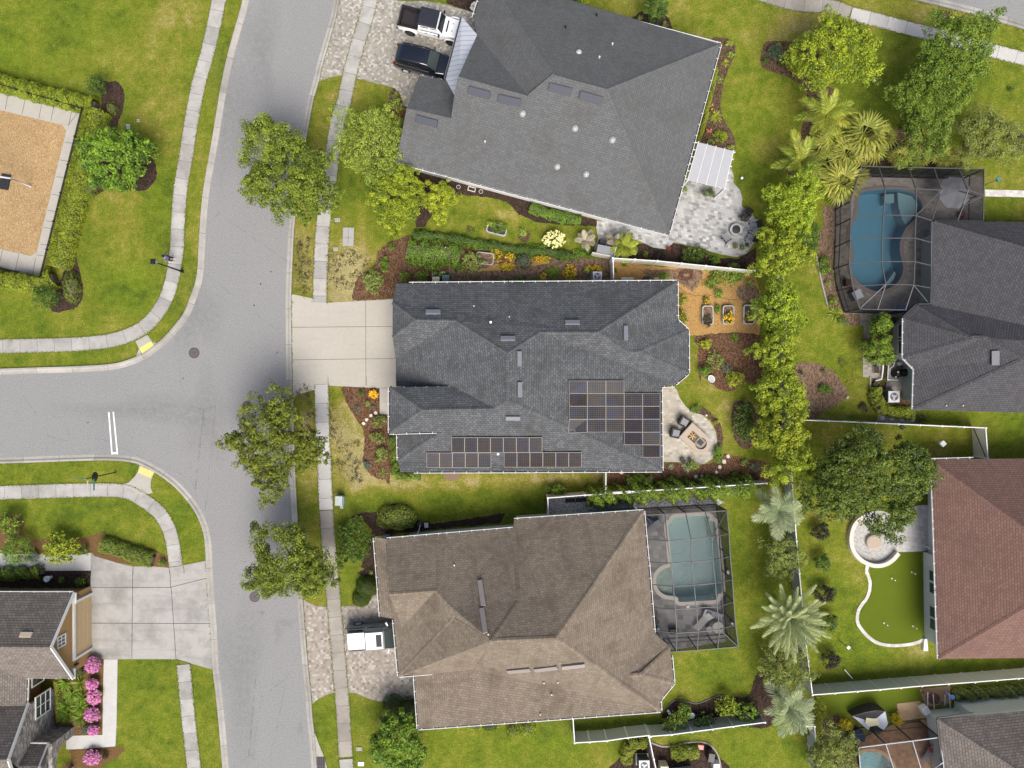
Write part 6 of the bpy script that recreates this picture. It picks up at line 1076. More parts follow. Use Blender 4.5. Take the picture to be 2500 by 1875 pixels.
fence('white fence leg passing the southern air conditioner', [(1585, 1800), (1596, 1853), (1612, 1920)], mat='gray_vinyl'); fence('white fence corner beside the southern silver palm', [(1969, 1773), (1989, 1773.5), (1991, 1796), (1998, 1890)], mat='gray_vinyl')
def picket(label, px, z=1.25):
    pts = [P(x, y, z) for x, y in px]; t = thing('picket_fence', label, 'fence', (pts[0].x, pts[0].y, 0)); pk = B().bar((0, 0, .05), (0, 0, z + .08), .03).build('picket', 'black_metal', t, True); first = True
    for a, c in zip(pts, pts[1:]):
        d = (c - a).normalized(); L = (c - a).length; b = B()
        for zz_ in (.2, z - .12, z): b.bar(Vector((*a[:2], zz_)), Vector((*c[:2], zz_)), .045)
        b.build('rail', 'black_metal', t)
        for k in range(int(L / 2.4) + 1): q = a + d * min(L, k * 2.4); B().box((q.x, q.y, z / 2 + .05), (.08, .08, z + .1)).build('post', 'black_metal', t)
        b = B()
        for k in range(int(L / .16)): q = a + d * (k * .16); b.box((q.x, q.y, z / 2 + .05), (.03, .03, z))
        tag(b.build('pickets', 'black_metal', t), None, None, None, 'stuff')
    bpy.data.objects.remove(pk)
picket('black metal picket fence round the playground', [(-200, 160), (0, 206), (199, 264), (96, 677), (0, 655), (-200, 610)])
# ------------------------------------------------------------------ playground
t = thing('swing_frame', 'pale steel swing frame over the wood chips', 'swing', P(77, 456)); a, c = P(76, 456, 0), P(-70, 424, 0); A_, C_ = P(26, 435.5, 2.35), P(-160, 405, 2.35)
B().tube([a, A_], [.06, .055], 10).build('leg', 'steel', t, False, True); B().tube([C_ - Vector((0, 0, 2.35)), C_], .055, 10).build('leg', 'steel', t, False, True); B().tube([A_, C_], .075, 10).build('top_beam', 'white_plastic', t, False, True)
for f in (.03, .09): q = A_.lerp(C_, f); b = B().tube([q + Vector((.13 * math.cos(i * .6) * .5, -.12 + .12 * math.cos(i * .6), -.13 + .12 * math.sin(i * .6))) for i in range(11)], .02, 6); b.build('hanger', 'black_metal', t)
b = B(); q = W(T(0, 0, '22,1465 97,1480 72,1605 -20,1590'), .03); b.prism([Vector(p[:2]) for p in q], .03, .12); solo('rubber_mat', b, 'black_fabric', 'black rubber mat under the swing frame', 'mat')
# ------------------------------------------------------------------ patios and yards
def armchair(px, py, deg, label, group=None, cush='gray_cushion', frame='wicker', s=1.0):
    t = thing('patio_chair', label, 'chair', P(px, py, .036), math.radians(deg), group); b = B(); b.box((0, 0, .2), (.66 * s, .7 * s, .3)).build('frame', frame, t, True)
    for sy in (-1, 1): B().box((0, sy * .36 * s, .45), (.7 * s, .1, .22)).build('armrest', frame, t, True)
    B().box((-.36 * s, 0, .55), (.14, .74 * s, .55)).build('backrest', frame, t, True); B().box((.06, 0, .42), (.58 * s, .58 * s, .14), 0, 0, (.94, .94)).build('seat_cushion', cush, t, True); B().box((-.25 * s, 0, .66), (.16, .58 * s, .42), 0, 0, (.8, .94)).build('back_cushion', cush, t, True); return t
armchair(1666.5, 1029, -28, 'grey cushioned wicker armchair closest to the sloping lawn'); armchair(1646, 1056.5, -12, 'grey cushioned wicker armchair closest to the roof eave')
t = thing('fire_pit', 'stone fire pit with rounded end and split logs', 'fire pit', P(1696, 1071, .036), math.radians(-42)); out = [(-1.15, -.82), (-1.15, .82), (.35, .82)] + [(.55 + .8 * math.cos(a), .8 * math.sin(a)) for a in (math.pi / 2 - i * math.pi / 10 for i in range(11))] + [(.35, -.82)]
inn = [(-.68, -.36), (-.68, .36), (.2, .36)] + [(.55 + .5 * math.cos(a), .5 * math.sin(a)) for a in (math.pi * .62 - i * math.pi * 1.24 / 10 for i in range(11))] + [(.2, -.36)]
B().prism(out, 0, .42, 0, [inn]).build('stone_surround', 'patio_stone', t, True); B().prism(inn, .0, .22).build('ember_bed', 'brown_stone', t, True); B().box((-1.19, 0, .3), (.06, 1.9, .5)).build('back_ledge', 'brown_stone', t, True); B().box((.5, .05, .3), (.42, .4, .1)).build('grill_plate', 'dark_metal', t, True); B().box((.55, 0, .24), (.8, .8, .05)).build('hearth', 'aged_paver', t, True)
for k in range(6): a = k * 1.05 + .3; B().bar((-.38 + .05 * math.cos(a), .05 * math.sin(a), .32), (-.38 + .3 * math.cos(a), .3 * math.sin(a), .26), .06).build('log', 'flame_wood', t, True)
def pot(px, py, r, mat, label, lf=None, h=.4, z=.036, cat='planter', hl=.35):
    p = P(px, py, h + z); t = thing('planter_pot', label, cat, (p.x, p.y, z)); B().lathe((0, 0, 0), [(r * .7, 0), (r, h * .9), (r * 1.06, h), (r * .9, h), (r * .86, h * .86), (.01, h * .86)], 18).build('pot', mat, t, True, True); B().lathe((0, 0, h * .87), [(r * .85, 0), (.01, .02)], 14).build('soil', 'soil', t, True)
    if lf: r_ = rg(); p_, n_, ti = crown_pts(r * 1.1, r * 1.1, hl, r_, 7, 160, .12, .14); p_[:, 2] += h * .9; quads('foliage', leafquads(p_, n_, .12, r_), ti, lf, t)
    return t
pot(1669, 1126.5, .25, 'pot_gray', 'bare brown soil pot beside the patio mulch'); pot(1687.5, 1128, .25, 'pot_gray', 'pot with low green sprouts beside the bare soil pot', 'mid_leaf', .4, .036, 'planter', .15)
def adir(px, py, deg, label, seat='wicker'):
    t = thing('slatted_chair', label, 'chair', P(px, py, .036), math.radians(deg), 'dark slatted chairs round the stone fire ring')
    for k in range(5): B().box((.18 - k * .12, 0, .36 - k * .015), (.1, .56, .03)).build('seat_slat', seat, t, True)
    for k in range(5): B().bar((-.32, -.24 + k * .12, .3), (-.62, -.26 + k * .13, .95), .1, .03, 0, (1, 0, 0)).build('back_slat', 'black_metal', t, True)
    for sy in (-1, 1): B().box((-.05, sy * .36, .55), (.7, .12, .03)).build('armrest', seat, t, True); B().box((.2, sy * .33, .27), (.08, .06, .54)).build('leg', 'black_metal', t, True); B().box((-.35, sy * .3, .16), (.08, .06, .32)).build('leg', 'black_metal', t, True)
    return t
adir(*T(2, 1, '1985,245')[0], 232, 'dark slatted chair carrying a round pot near the patio bulge'); adir(*T(2, 1, '2060,325')[0], 198, 'grey seated slatted chair at the outer patio edge', 'gray_cushion'); adir(*T(2, 1, '1845,425')[0], 38, 'grey seated slatted chair on the house side of the fire ring', 'gray_cushion'); adir(*T(2, 1, '2030,420')[0], 155, 'slatted chair behind the three small potted plants', 'gray_cushion')
t = thing('fire_ring', 'round stone fire ring with dark cover on the silver patio', 'fire pit', P(*T(2, 1, '1915,355')[0], .035)); B().lathe((0, 0, 0), [(.52, 0), (.52, .36), (.34, .36), (.34, .2), (.01, .2)], 26).build('stone_ring', 'silver_paver', t, True); B().lathe((0, 0, .3), [(.34, 0), (.34, .09), (.1, .12), (.01, .12)], 22).build('cover', 'dark_metal', t, True)
pot(*T(2, 1, '1985,255')[0], .2, 'dark_metal', 'dark round pot set on a slatted chair', None, .3, .4); pot(*T(2, 1, '1922,490')[0], .17, 'wood', 'brown pot with yellow green plant at the patio rim', 'olive_leaf', .25); pot(*T(2, 1, '1980,500')[0], .18, 'dark_metal', 'dark pot with low green plant at the patio rim', 'mid_leaf', .25); pot(*T(2, 1, '2022,475')[0], .14, 'dark_metal', 'small dark bare pot at the patio rim', None, .3); pot(*T(2, 1, '1357,505')[0], .18, 'red_paint', 'red glazed pot at the edge of the silver patio', None, .35)
t = thing('patio_grill', 'black covered grill beside the grey storage bench', 'grill', P(*T(2, 1, '790,470')[0], .035), -.2); B().box((0, 0, .45), (.62, .5, .9), 0, 0, (.85, .7)).build('cover', 'black_fabric', t, True); B().box((0, -.3, .8), (.5, .12, .04)).build('shelf', 'dark_metal', t, True)
t = thing('storage_screen', 'grey flat topped storage enclosure at the patio corner', 'storage', P(*T(2, 1, '808,545')[0], 0), -.2); B().box((0, 0, .6), (1.35, .62, 1.2)).build('body', 'gray_vinyl', t, True); B().box((0, 0, 1.22), (1.42, .7, .05)).build('lid', 'ac_white' if 0 else 'gray_cushion', t, True); B().box((.78, 0, .7), (.06, .8, 1.4)).box((-.2, -.42, .7), (1.7, .06, 1.3)).build('screen_panel', 'tan_vinyl', t, True)
def raised(px, py, w, l, rz, label, soil='soil', h=.42, z=.012):
    t = thing('raised_planter', label, 'planter', P(px, py, 0), rz); r = .22; ol = [(sx * (w / 2 - r) + r * math.cos(a), sy * (l / 2 - r) + r * math.sin(a)) for sx, sy, a0 in ((1, 1, 0), (-1, 1, 1.57), (-1, -1, 3.14), (1, -1, 4.71)) for a in (a0 + i * .393 for i in range(5))]; il = [(x * (1 - .14 / w), y * (1 - .14 / l)) for x, y in ol]
    B().prism(ol, 0, h, 0, [il]).build('rim', 'galvanized', t, True); B().prism(il, 0, h - .08).build('soil', soil, t, True)
    for k in range(18): a = rng.uniform(0, 6.28)
    return t
raised(1725, 771, .92, 1.62, .01, 'galvanized raised bed with dry weeds nearest the solar house roof', 'leaf_litter'); raised(1775, 770, .95, 1.58, 0, 'galvanized raised bed holding bright orange flowers', 'leaf_litter'); raised(1825, 769, .95, 1.62, -.01, 'galvanized raised bed nearest the row of bright trees', 'soil'); raised(1213, 562, .85, 1.7, 1.33, 'raised bed overflowing with vegetables in the narrow lawn'); raised(1184, 633, 1.0, 1.5, 1.45, 'weathered raised bed among the orange garden flowers', 'leaf_litter')
pt = rg()
for px, py, rx, ry, lf, fl, lb in ((1725, 785, 13, 18, 'weed_leaf', None, 'dry weeds growing inside the raised bed nearest the roof'), (1777, 776, 14, 16, 'mid_leaf', 'orange_petal', 'orange flowers growing inside the middle raised bed'), (1822, 778, 10, 8, 'rust_leaf', None, 'small reddish plant inside the raised bed nearest the trees'), (1217, 556, 26, 15, 'mid_leaf', None, 'leafy vegetables filling the raised bed in the narrow lawn'), (1197, 548, 10, 8, 'lime_leaf', None, 'lime green lettuce in the corner of the vegetable bed')):
    o = shrub(px, py, rx, ry, .4, lf, lb, 'plant', 'bed_plant', None, .09, .12, fl, 25); o.location.z = .3
t = thing('hose_coil', 'brown garden hose loosely coiled on the wood chips', 'hose', P(1675, 672, .03)); pts = []
for k in range(130): a = k * .33; r_ = .32 + .13 * math.sin(k * .71) + .0009 * k; pts.append((r_ * math.cos(a) * 1.25 + .06 * math.sin(k * .13), r_ * math.sin(a) * .9, .03 + .03 * (math.sin(k * 1.9) + 1)))
B().tube(pts, .018, 5).build('coil', 'hose', t, True, True)
def hose(px, label, mat='hose', z=.03): p0 = P(*px[0]); t = B().tube([(q.x, q.y, z) for q in smooth_open([p[:2] for p in W(px)], 6)], .014, 5).build('garden_hose', mat, None, False, True); tag(t, label, 'hose')
hose(T(2, 1, '1405,680 1410,760 1440,830 1500,880 1580,905 1700,905 1740,890 1800,920 1900,940 1975,930'), 'brown hose snaking from the coil across the golden chips'); hose(T(3, 1, '840,1440 790,1500 765,1560 800,1620 870,1659') + T(3, 2, '890,60 900,100'), 'tan hose lying on the lawn beside the sage house', 'golden_mulch')
t = thing('pond_basin', 'small pale blue basin at the edge of the mulch bed', 'basin', P(1735, 925), -.9); B().lathe((0, 0, 0), [(.2, 0), (.3, .25), (.34, .26), (.26, .16), (.01, .12)], 18, 0, 1.0, .8).build('bowl', 'white_plastic', t, True, True); B().lathe((0, 0, .2), [(.26, 0), (.01, .005)], 16, 0, 1, .8).build('water', 'utility_green', t, True)
# bins and meters behind the solar house
for px, py, w, d, h, m_, lb, nm in ((1064, 684, .62, .6, 1.05, 'cream_box', 'cream lidded bin against the solar house north wall', 'wheelie_bin'), (1088, 680, .6, .62, 1.05, 'green_box', 'dark green lidded bin beside the cream bin', 'wheelie_bin'), (1532, 684, 1.1, .5, .6, 'tan_vinyl', 'grey brown deck box behind the solar house', 'deck_box'), (1579, 682, .5, .5, .8, 'dark_metal', 'dark round lidded bin behind the solar house', 'wheelie_bin'), (1602, 683, .42, .42, .7, 'beige_stucco', 'beige pot behind the solar house beside a green bush', 'planter_pot')):
    p = P(px, py, h); t = thing(nm, lb, 'bin' if 'bin' in nm else 'box', (p.x, p.y, 0)); B().box((0, 0, h * .47), (w * .86, d * .86, h * .94), 0, 0, (1.1, 1.1)).build('body', m_, t, True); B().box((0, 0, h - .02), (w, d, .07), 0, 0, (.93, .93)).build('lid', m_, t, True)
for px, py, lb in ((1061, 669.5, 'white concrete block behind the cream bin'), (1080.5, 667.5, 'white concrete block behind the green bin')): b = B(); b.box((0, 0, .1), (.4, .2, .2)); b.box((-.09, 0, .202), (.12, .1, .01), 0, 1); b.box((.09, 0, .202), (.12, .1, .01), 0, 1); solo('concrete_block', b, ['white_plastic', 'soil'], lb, 'block', P(px, py), .1)
def rock(px, py, rx, ry, mat, label, h=.08, nm='stepping_stone', group=None, cat='stone'):
    r_ = rg(); b = B(); n = 8; ra = [r_.uniform(.8, 1.12) for _ in range(n)]; s = 1 / PX
    secs = [[Vector((math.cos(k * 6.283 / n) * rx * s * ra[k] * f, math.sin(k * 6.283 / n) * ry * s * ra[k] * f, z)) for k in range(n)] for f, z in ((1, 0), (.98, h * .8), (.8, h))]; b.loft(secs); solo(nm, b, mat, label, cat, P(px, py, .01), 0, group)
for i, (px, py) in enumerate(T(1, 2, '1030,305 987,325 952,362 926,393')): rock(px, py, 4.5, 4.5, 'pale_rock', 'flat pale stone in the red mulch, ' + ('nearest the house walk', 'second from the house walk', 'third from the house walk', 'nearest the lawn')[i], .06, 'stepping_stone', 'pale stones in the red front bed')
for px, py, s_, lb in [(*q, s_, lb) for q, (s_, lb) in zip(T(2, 2, '1857,670 1822,715 1787,760 1757,805 1637,838 1586,842 1674,325 960,802'), ((5, 'pale stone at the lawn edge south of the cream patio'), (6, 'largest pale stone between the green clump and lawn'), (5, 'pale stone below the green clump by the patio'), (4, 'dull stone half sunk in the mulch'), (3.5, 'small pinkish stone in the red mulch'), (5, 'pinkish stone in the long red mulch bed'), (3, 'tiny pale stone at the patio crescent'), (6, 'pale stone at the house eave beside the fence leg')))]: rock(px, py, s_, s_, 'pale_rock', lb)
for i, (px, py) in enumerate(T(3, 2, '1018,348 1098,355 1180,360 1270,357')): rock(px, py, 6, 5, 'cream_coping' if i != 2 else 'pale_rock', 'round stone on the gravel path, ' + ('nearest the trees', 'second along', 'pinkish third along', 'nearest the brown bush')[i], .05, 'stepping_stone', 'round stones on the short gravel path')
for px, py, s_, lb in ((2069, 970.5, 3.5, 'white stone at the rim of the leaf litter bed'), (1158, 12, 8, 'round tan stepping stone at the top edge by the white pickup'), (1154.5, 19.5, 7, 'round tan stepping stone nearer the white pickup')): rock(px, py, s_, s_, 'pale_rock', lb)
# pool furniture
t = thing('cantilever_umbrella', 'large grey patio umbrella inside the enclosure', 'umbrella', Vector((*P(2331, 470, 2.45)[:2], .05))); z0 = 2.35; b = B(); b.lathe((0, 0, z0), [(1.35, 0), (.8, .28), (.03, .48)], 8, 0, 1, 1, .3); b.build('canopy', 'canvas_gray', t, True); B().bar((1.7, -.3, 0), (1.7, -.3, 2.5), .08).bar((1.7, -.3, 2.5), (0, 0, z0 + .5), .06).build('pole', 'dark_metal', t, True); B().box((1.7, -.3, .06), (.7, .7, .1)).build('base', 'black_metal', t, True)
def lounger(px, py, deg, label, mat='gray_cushion', z=.05):
    t = thing('sun_lounger', label, 'lounger', P(px, py, z), math.radians(deg))
    for k in range(9): B().box((-.75 + k * .14, 0, .32), (.1, .6, .03)).build('slat', mat, t, True)
    B().bar((.45, 0, .34), (.95, 0, .7), .6, .04, 0, (0, 0, 1)).build('backrest', mat, t, True)
    for sx in (-.7, .4):
        for sy in (-.26, .26): B().box((sx, sy, .16), (.05, .05, .32)).build('leg', mat, t, True)
lounger(*Z3('85,300')[0], 42, 'slatted lounger near the brown roof edge by the pool'); lounger(*Z3('735,1215')[0], 160, 'slatted lounger beside the round pool table', 'pale_canopy'); lounger(*Z3('620,1290')[0], 48, 'low slatted lounger in the middle of the stone deck', 'gray_stucco')
t = thing('round_table', 'round pale table on the stone deck', 'table', P(*Z3('772,1330')[0], .05)); B().lathe((0, 0, .7), [(.46, 0), (.48, .03), (.46, .05)], 24).build('tabletop', 'cream_coping', t, True); B().tube([(0, 0, 0), (0, 0, .7)], .05).build('leg', 'steel', t, True)
def stool(px, py, r, h, mat, label, z=.05, nm='side_table', cat='table'): t = thing(nm, label, cat, P(px, py, z)); B().lathe((0, 0, h - .05), [(r, 0), (r * 1.03, .03), (r, .05)], 18).build('top', mat, t, True); B().tube([(0, 0, 0), (0, 0, h - .04)], [r * .5, r * .3]).build('base', mat, t, True)
stool(*Z3('160,228')[0], .2, .45, 'aqua_toy', 'small aqua side table by the pool corner'); stool(*Z3('690,1362')[0], .26, .5, 'cream_coping', 'small oval pale table beside the round table'); stool(*Z3('475,1143')[0], .15, .1, 'white_plastic', 'round white skimmer lid on the stone deck', .05, 'skimmer_lid', 'lid')
stool(*Z3('118,1190')[0], .24, .5, 'dark_metal', 'dark round stool under the brown eave nearer the pool', .05, 'pool_stool', 'stool'); stool(*Z3('130,1280')[0], .24, .5, 'dark_metal', 'dark round stool under the brown eave nearer the black box', .05, 'pool_stool', 'stool')
def crate(px, py, d, rz, mat, label, nm, cat, z=.05, lid=None): t = thing(nm, label, cat, P(px, py, z), rz); B().box((0, 0, d[2] / 2), d, 0, 0, (.96, .96)).build('body', mat, t, True); B().box((0, 0, d[2] + .02), (d[0] * 1.04, d[1] * 1.04, .04), 0, 0, (.95, .95)).build('lid', lid or mat, t, True)
crate(*Z3('318,1386')[0], (.7, .4, .5), .05, 'dark_metal', 'black deck box in the enclosure corner', 'deck_box', 'box'); crate(*Z3('150,1372')[0], (.35, .2, .3), .7, 'white_plastic', 'small white box under the eave of the pool deck', 'deck_box', 'box'); crate(*Z3('945,1308')[0], (.3, .3, .35), .3, 'white_plastic', 'white box at the enclosure screen', 'deck_box', 'box'); crate(*Z3('893,765')[0], (.2, .3, .3), 0, 'white_plastic', 'small white box on the pool side ledge', 'deck_box', 'box'); crate(*Z3('55,215')[0], (.8, .4, .35), -.4, 'navy_fabric', 'purple blue pool float beside the brown roof edge', 'pool_float', 'float')
crate(*T(3, 1, '772,905')[0], (.75, .75, .7), .5, 'gray_cushion', 'square grey table by the enclosure corner', 'patio_table', 'table', .05, 'silver_fabric'); crate(*T(3, 1, '700,800')[0], (.4, .5, .6), .1, 'rust', 'rusty brown planter box by the enclosure wall', 'planter_box', 'planter'); crate(*T(3, 1, '1670,225')[0], (.55, .35, .3), -.2, 'red_paint', 'red float under the umbrella enclosure', 'pool_float', 'float'); crate(*T(3, 1, '1165,1005')[0], (.6, .3, .3), 0, 'blue_toy', 'blue float at the enclosure south screen', 'pool_float', 'float'); crate(*T(3, 1, '1395,390')[0], (.5, .3, .4), .5, 'gray_cushion', 'grey chair under the sage house eave', 'garden_chair', 'chair')
# toys and boxes by the southern bed
crate(*T(2, 3, '1535,1485')[0], (.38, .3, .3), .1, 'blue_toy', 'blue and white toy cooler in the southern bed', 'cooler', 'cooler', .02, 'white_plastic'); crate(*T(2, 3, '1618,1470')[0], (.5, .36, .28), -.1, 'orange_toy', 'orange bin with pink lid in the southern bed', 'toy_bin', 'bin', .02, 'pink_toy'); crate(*T(2, 3, '1692,1525')[0], (.5, .7, .9), -.15, 'dark_metal', 'black wheeled bin in the southern bed', 'wheelie_bin', 'bin', .02); crate(*T(2, 3, '1740,1610')[0], (.5, .5, .7), 0, 'white_plastic', 'white square cube table at the stone edging', 'cube_table', 'table', .02); crate(*T(2, 3, '1300,1630')[0], (.66, .75, .95), 0, 'cream_box', 'cream square water softener box beside the fence leg', 'utility_tank', 'tank', .02)
t = thing('storage_shed', 'pale grey ribbed shed roof at the bottom edge', 'shed', P(*T(2, 3, '1450,1700')[0], 0), .12); B().box((0, 0, .85), (2.0, 1.0, 1.7)).build('wall', 'ac_white', t, True); B().box((0, 0, 1.75), (2.1, 1.25, .1)).box((1.0, 0, 1.8), (.12, 1.25, .06)).build('roof', 'steel', t, True)
def urn(px, py, label): p = P(px, py, .4); t = thing('garden_urn', label, 'urn', (p.x, p.y, .01)); B().lathe((0, 0, 0), [(.16, 0), (.12, .1), (.22, .35), (.26, .6), (.2, .66), (.16, .6), (.01, .55)], 16).build('urn', 'white_plastic', t, True, True)
urn(*T(0, 3, '405,60')[0], 'white urn beside the tan house north wall')
for px, py, r_, lb in [(*q, .12, lb) for q, lb in zip(T(2, 3, '1352,1172 1362,1192 1384,1212'), ('white ball lamp nearest the dark edging', 'white ball lamp between two others', 'white ball lamp nearest the citrus leaves'))]: b = B().lathe((0, 0, 0), [(.04, 0), (r_, .08), (r_ * 1.05, .16), (r_ * .7, .27), (.01, .3)], 12); solo('garden_globe', b, 'white_plastic', lb, 'garden light', P(px, py, .01), 0, 'white globes in the citrus bed', True)
b = B().lathe((0, 0, 0), [(.2, 0), (.16, .3), (.26, .5), (.2, .5), (.12, .42), (.01, .42)], 16); solo('bird_bath', b, 'white_plastic', 'white ring shaped bird bath in the citrus bed', 'bird bath', P(*T(2, 3, '1540,1195')[0], .01), 0, None, True)
def pole(bx, by, z, label, name, cat, top='white_plastic', s=.16, mat='dark_metal'): t = thing(name, label, cat, P(bx, by)); B().tube([(0, 0, 0), (0, 0, z)], .025, 6).build('post', mat, t, True); B().box((0, 0, z + s * .5), (s * 1.3, s * 1.3, s), .7).box((0, 0, z + s * 1.1), (s * 1.5, s * 1.5, .04), .7).build('box', top, t, True)
pole(2268.5, 1078.5, 1.6, 'grey birdhouse on a pole in the fenced lawn', 'birdhouse', 'birdhouse', 'steel', .26); pole(2048.5, 1563, 1.45, 'white topped pole feeder beside the dark shrub row', 'bird_feeder', 'bird feeder'); pole(2128, 202.8, .3, 'small white globe light in the northeast lawn', 'garden_globe', 'garden light', 'white_plastic', .13); pole(1808, 438, .25, 'small white globe light beside the silver patio', 'garden_globe', 'garden light', 'white_plastic', .12); pole(2403, 452, 1.5, 'teal topped pole feeder east of the enclosure', 'bird_feeder', 'bird feeder', 'teal_sign', .18); pole(2190, 1041.5, .6, 'dark lantern hung at the white fence post', 'fence_lantern', 'lantern', 'black_metal', .22)
for bx, by, c_ in ((2075, 1648, 'white fence rail lying by the last dark shrub'),): b = B().bar((0, 0, .12), (.62, -.72, .2), .06); solo('loose_rail', b, 'white_plastic', c_, 'rail', P(2060, 1633, .1))
for f_, lb in zip(T(3, 3, '1062,40 997,415 1240,442') + T(3, 2, '1230,1628'), ('white cup flag nearest the fork of the green', 'white cup flag at the rounded south end of the green', 'white cup flag nearest the windows of the red roofed house', 'white cup flag at the north end of the green')):
    t = thing('golf_flag', lb, 'golf flag', P(f_[0] + 10, f_[1] + 6, .03), 0, 'white cup flags on the putting green'); B().tube([(0, 0, 0), (0, 0, .5)], .012, 6).build('stick', 'white_plastic', t, True); B().lathe((0, 0, .48), [(.01, 0), (.05, .03), (.05, .07), (.01, .1)], 10).build('knob', 'white_plastic', t, True); B().lathe((0, 0, 0), [(.07, 0), (.07, .004)], 12).build('cup', 'cream_coping', t, True)
b = B(); b.prism([(-.2, -.5), (.2, -.5), (.1, .5), (-.1, .5)], 0, .25); solo('splash_block', b, 'white_plastic', 'white splash block at the red roofed house corner', 'splash block', P(2256, 1572, .01))
b = B(); q = W(T(3, 2, '1255,735 1290,725 1345,770 1310,795 1265,785'), 1.0); b.add(q + [p - Vector((0, 0, .8)) for p in q], [(0, 1, 2, 3, 4)] + [(i, (i + 1) % 5, 5 + (i + 1) % 5, 5 + i) for i in range(5)]); solo('covered_seat', b, 'blue_towel', 'blue and white towel covered seat beside the red roof corner', 'towel')
B_ = B(); x_, y_ = P(*T(3, 2, '1375,735')[0], 1.0)[:2]; B_.box((x_, y_, 1.0), (1.0, .4, .08), -.1).bar((x_ - .4, y_, 0), (x_ - .4, y_, 1), .08).bar((x_ + .4, y_, 0), (x_ + .4, y_, 1), .08); solo('patio_shelf', B_, 'white_plastic', 'white shelf at the red roofed house corner', 'shelf')
stool(*T(3, 2, '1385,1430')[0], .14, .6, 'white_plastic', 'white round planter under the red eave', .03, 'round_planter', 'planter'); 
# curved seat wall
pts = smooth_open([p[:2] for p in W(T(3, 2, '830,1175 770,1230 738,1310 735,1400 765,1480 830,1545 920,1582 1010,1575 1080,1535 1130,1478'))], 4); b = B(); 
for p, q_ in zip(pts, pts[1:]): b.bar((*p, .24), (*q_, .24), .34, .48)
solo('seat_wall', b, 'cream_coping', 'curved pale stone seat wall round the flagstone patio', 'wall')
b = B(); c_ = P(*T(3, 2, '930,1390')[0]); b.lathe((c_.x, c_.y, .03), [(.62, 0), (.62, .3), (.5, .34), (.01, .34)], 20); solo('fire_table', b, 'patio_stone', 'round beige fire table under the oak branches', 'fire pit')
# equipment beside the sage house
t = thing('pool_equipment', 'white pool pipes with black filter pumps by the sage house', 'pool equipment', P(*T(3, 2, '1110,10')[0], .02)); p0 = wm(t).translation
def at3(s, z): return [P(x, y, z) for x, y in T(3, 1, s)]
for s in ('1105,1445 1072,1450 1065,1540 1062,1615 1150,1618', '1095,1450 1118,1450 1112,1500 1080,1520 1080,1600'): B().tube(at3(s, .5), .045, 8).build('pipe', 'white_plastic', t, False, True)
B().lathe(P(*T(3, 1, '1115,1565')[0], .02), [(.3, 0), (.32, .6), (.22, .8), (.02, .85)], 16).build('filter_tank', 'black_metal', t, False, True); B().lathe(P(*T(3, 1, '1175,1555')[0], .02), [(.3, 0), (.32, .55), (.22, .7), (.02, .75)], 16).build('filter_tank', 'black_metal', t, False, True); B().lathe(P(*T(3, 1, '1143,1478')[0], .02), [(.17, 0), (.19, .5), (.1, .56), (.02, .57)], 14).build('chlorinator', 'pale_canopy', t, False, True); B().box(P(*T(3, 1, '1150,1550')[0], .9), (.12, .14, .1)).box(P(*T(3, 1, '1130,1590')[0], .7), (.1, .1, .08)).build('valve', 'white_plastic', t)
B().tube(at3('1025,1490 1018,1560 1010,1610 960,1622', .25), .06, 8).build('drain_pipe', 'white_plastic', t, False, True)
pot(*T(3, 1, '890,1292')[0], .22, 'terracotta', 'terracotta pot beside the dense bush on the paver walk', None, .35); pot(*T(3, 2, '968,55')[0], .16, 'pot_gray', 'small ring shaped pot in the bed by the air conditioner', None, .25, .02)
crate(*T(3, 1, '955,1530')[0], (.38, .55, .3), 0, 'cream_coping', 'rectangular pale trough planter on the paver walk', 'trough_planter', 'planter', .03, 'box_leaf' if 0 else 'soil')
# southeast garden
t = thing('pop_up_shelter', 'collapsed black and silver pop up shelter beside the yellow bushes', 'shelter', P(2120, 1765)); z_s = 1.2
k_ = lambda s, z: [P(x, y, z) for x, y in T(3, 3, s)]
top = k_('755,1215 850,1165 930,1140 1010,1150 1045,1270 1025,1340 985,1375 900,1345', .7); top = [p + Vector((0, 0, dz)) for p, dz in zip(top, (.1, .5, .7, .6, .4, .1, 0, 0))]; ap = P(*T(3, 3, '930,1270')[0], .55); b = B(); mi = [0, 0, 0, 1, 1, 0, 0, 1]
for i in range(8): b.face([top[i], top[(i + 1) % 8], ap], None, mi[i])
for i in range(8): a, c = top[i], top[(i + 1) % 8]; b.face([Vector((a.x, a.y, 0)), Vector((c.x, c.y, 0)), c, a], None, mi[i])
b.build('fabric', ['black_fabric', 'silver_fabric'], t); B().face([p + Vector((0, 0, .05)) for p in k_('880,1225 960,1215 1000,1290 900,1310 870,1280', .75)]).build('mesh_window', 'mesh_cream', t)
b = B()
for i in range(8): b.bar(top[i], top[(i + 1) % 8], .035)
b.build('hoop', 'black_metal', t); b = B(); q = W(T(3, 3, '690,1370 800,1310 860,1370 850,1420 720,1425')); b.prism([Vector(p[:2]) for p in q], .05, .35); solo('ground_tarp', b, 'navy_fabric', 'folded navy tarp beside the collapsed shelter', 'tarp')
t = thing('patio_dining_set', 'round rust table with ring on the tan pad by the fence', 'table', P(*T(3, 3, '1450,1060')[0], .03)); c_ = P(*T(3, 3, '1455,1075')[0], .75); B().lathe((c_.x, c_.y, .7), [(.5, 0), (.5, .05), (.3, .06), (.3, .02), (.01, .02)], 20).build('tabletop', 'rust', t); B().tube([(c_.x, c_.y, .03), (c_.x, c_.y, .7)], .06).build('leg', 'dark_metal', t)
for s in ('1400,1020 1400,1130', '1445,1035 1455,1160', '1545,1040 1545,1125', '1580,1030 1590,1150'): q = k_(s, 1.0); B().bar(q[0], q[1], .05).build('rail', 'silver_fabric', t)
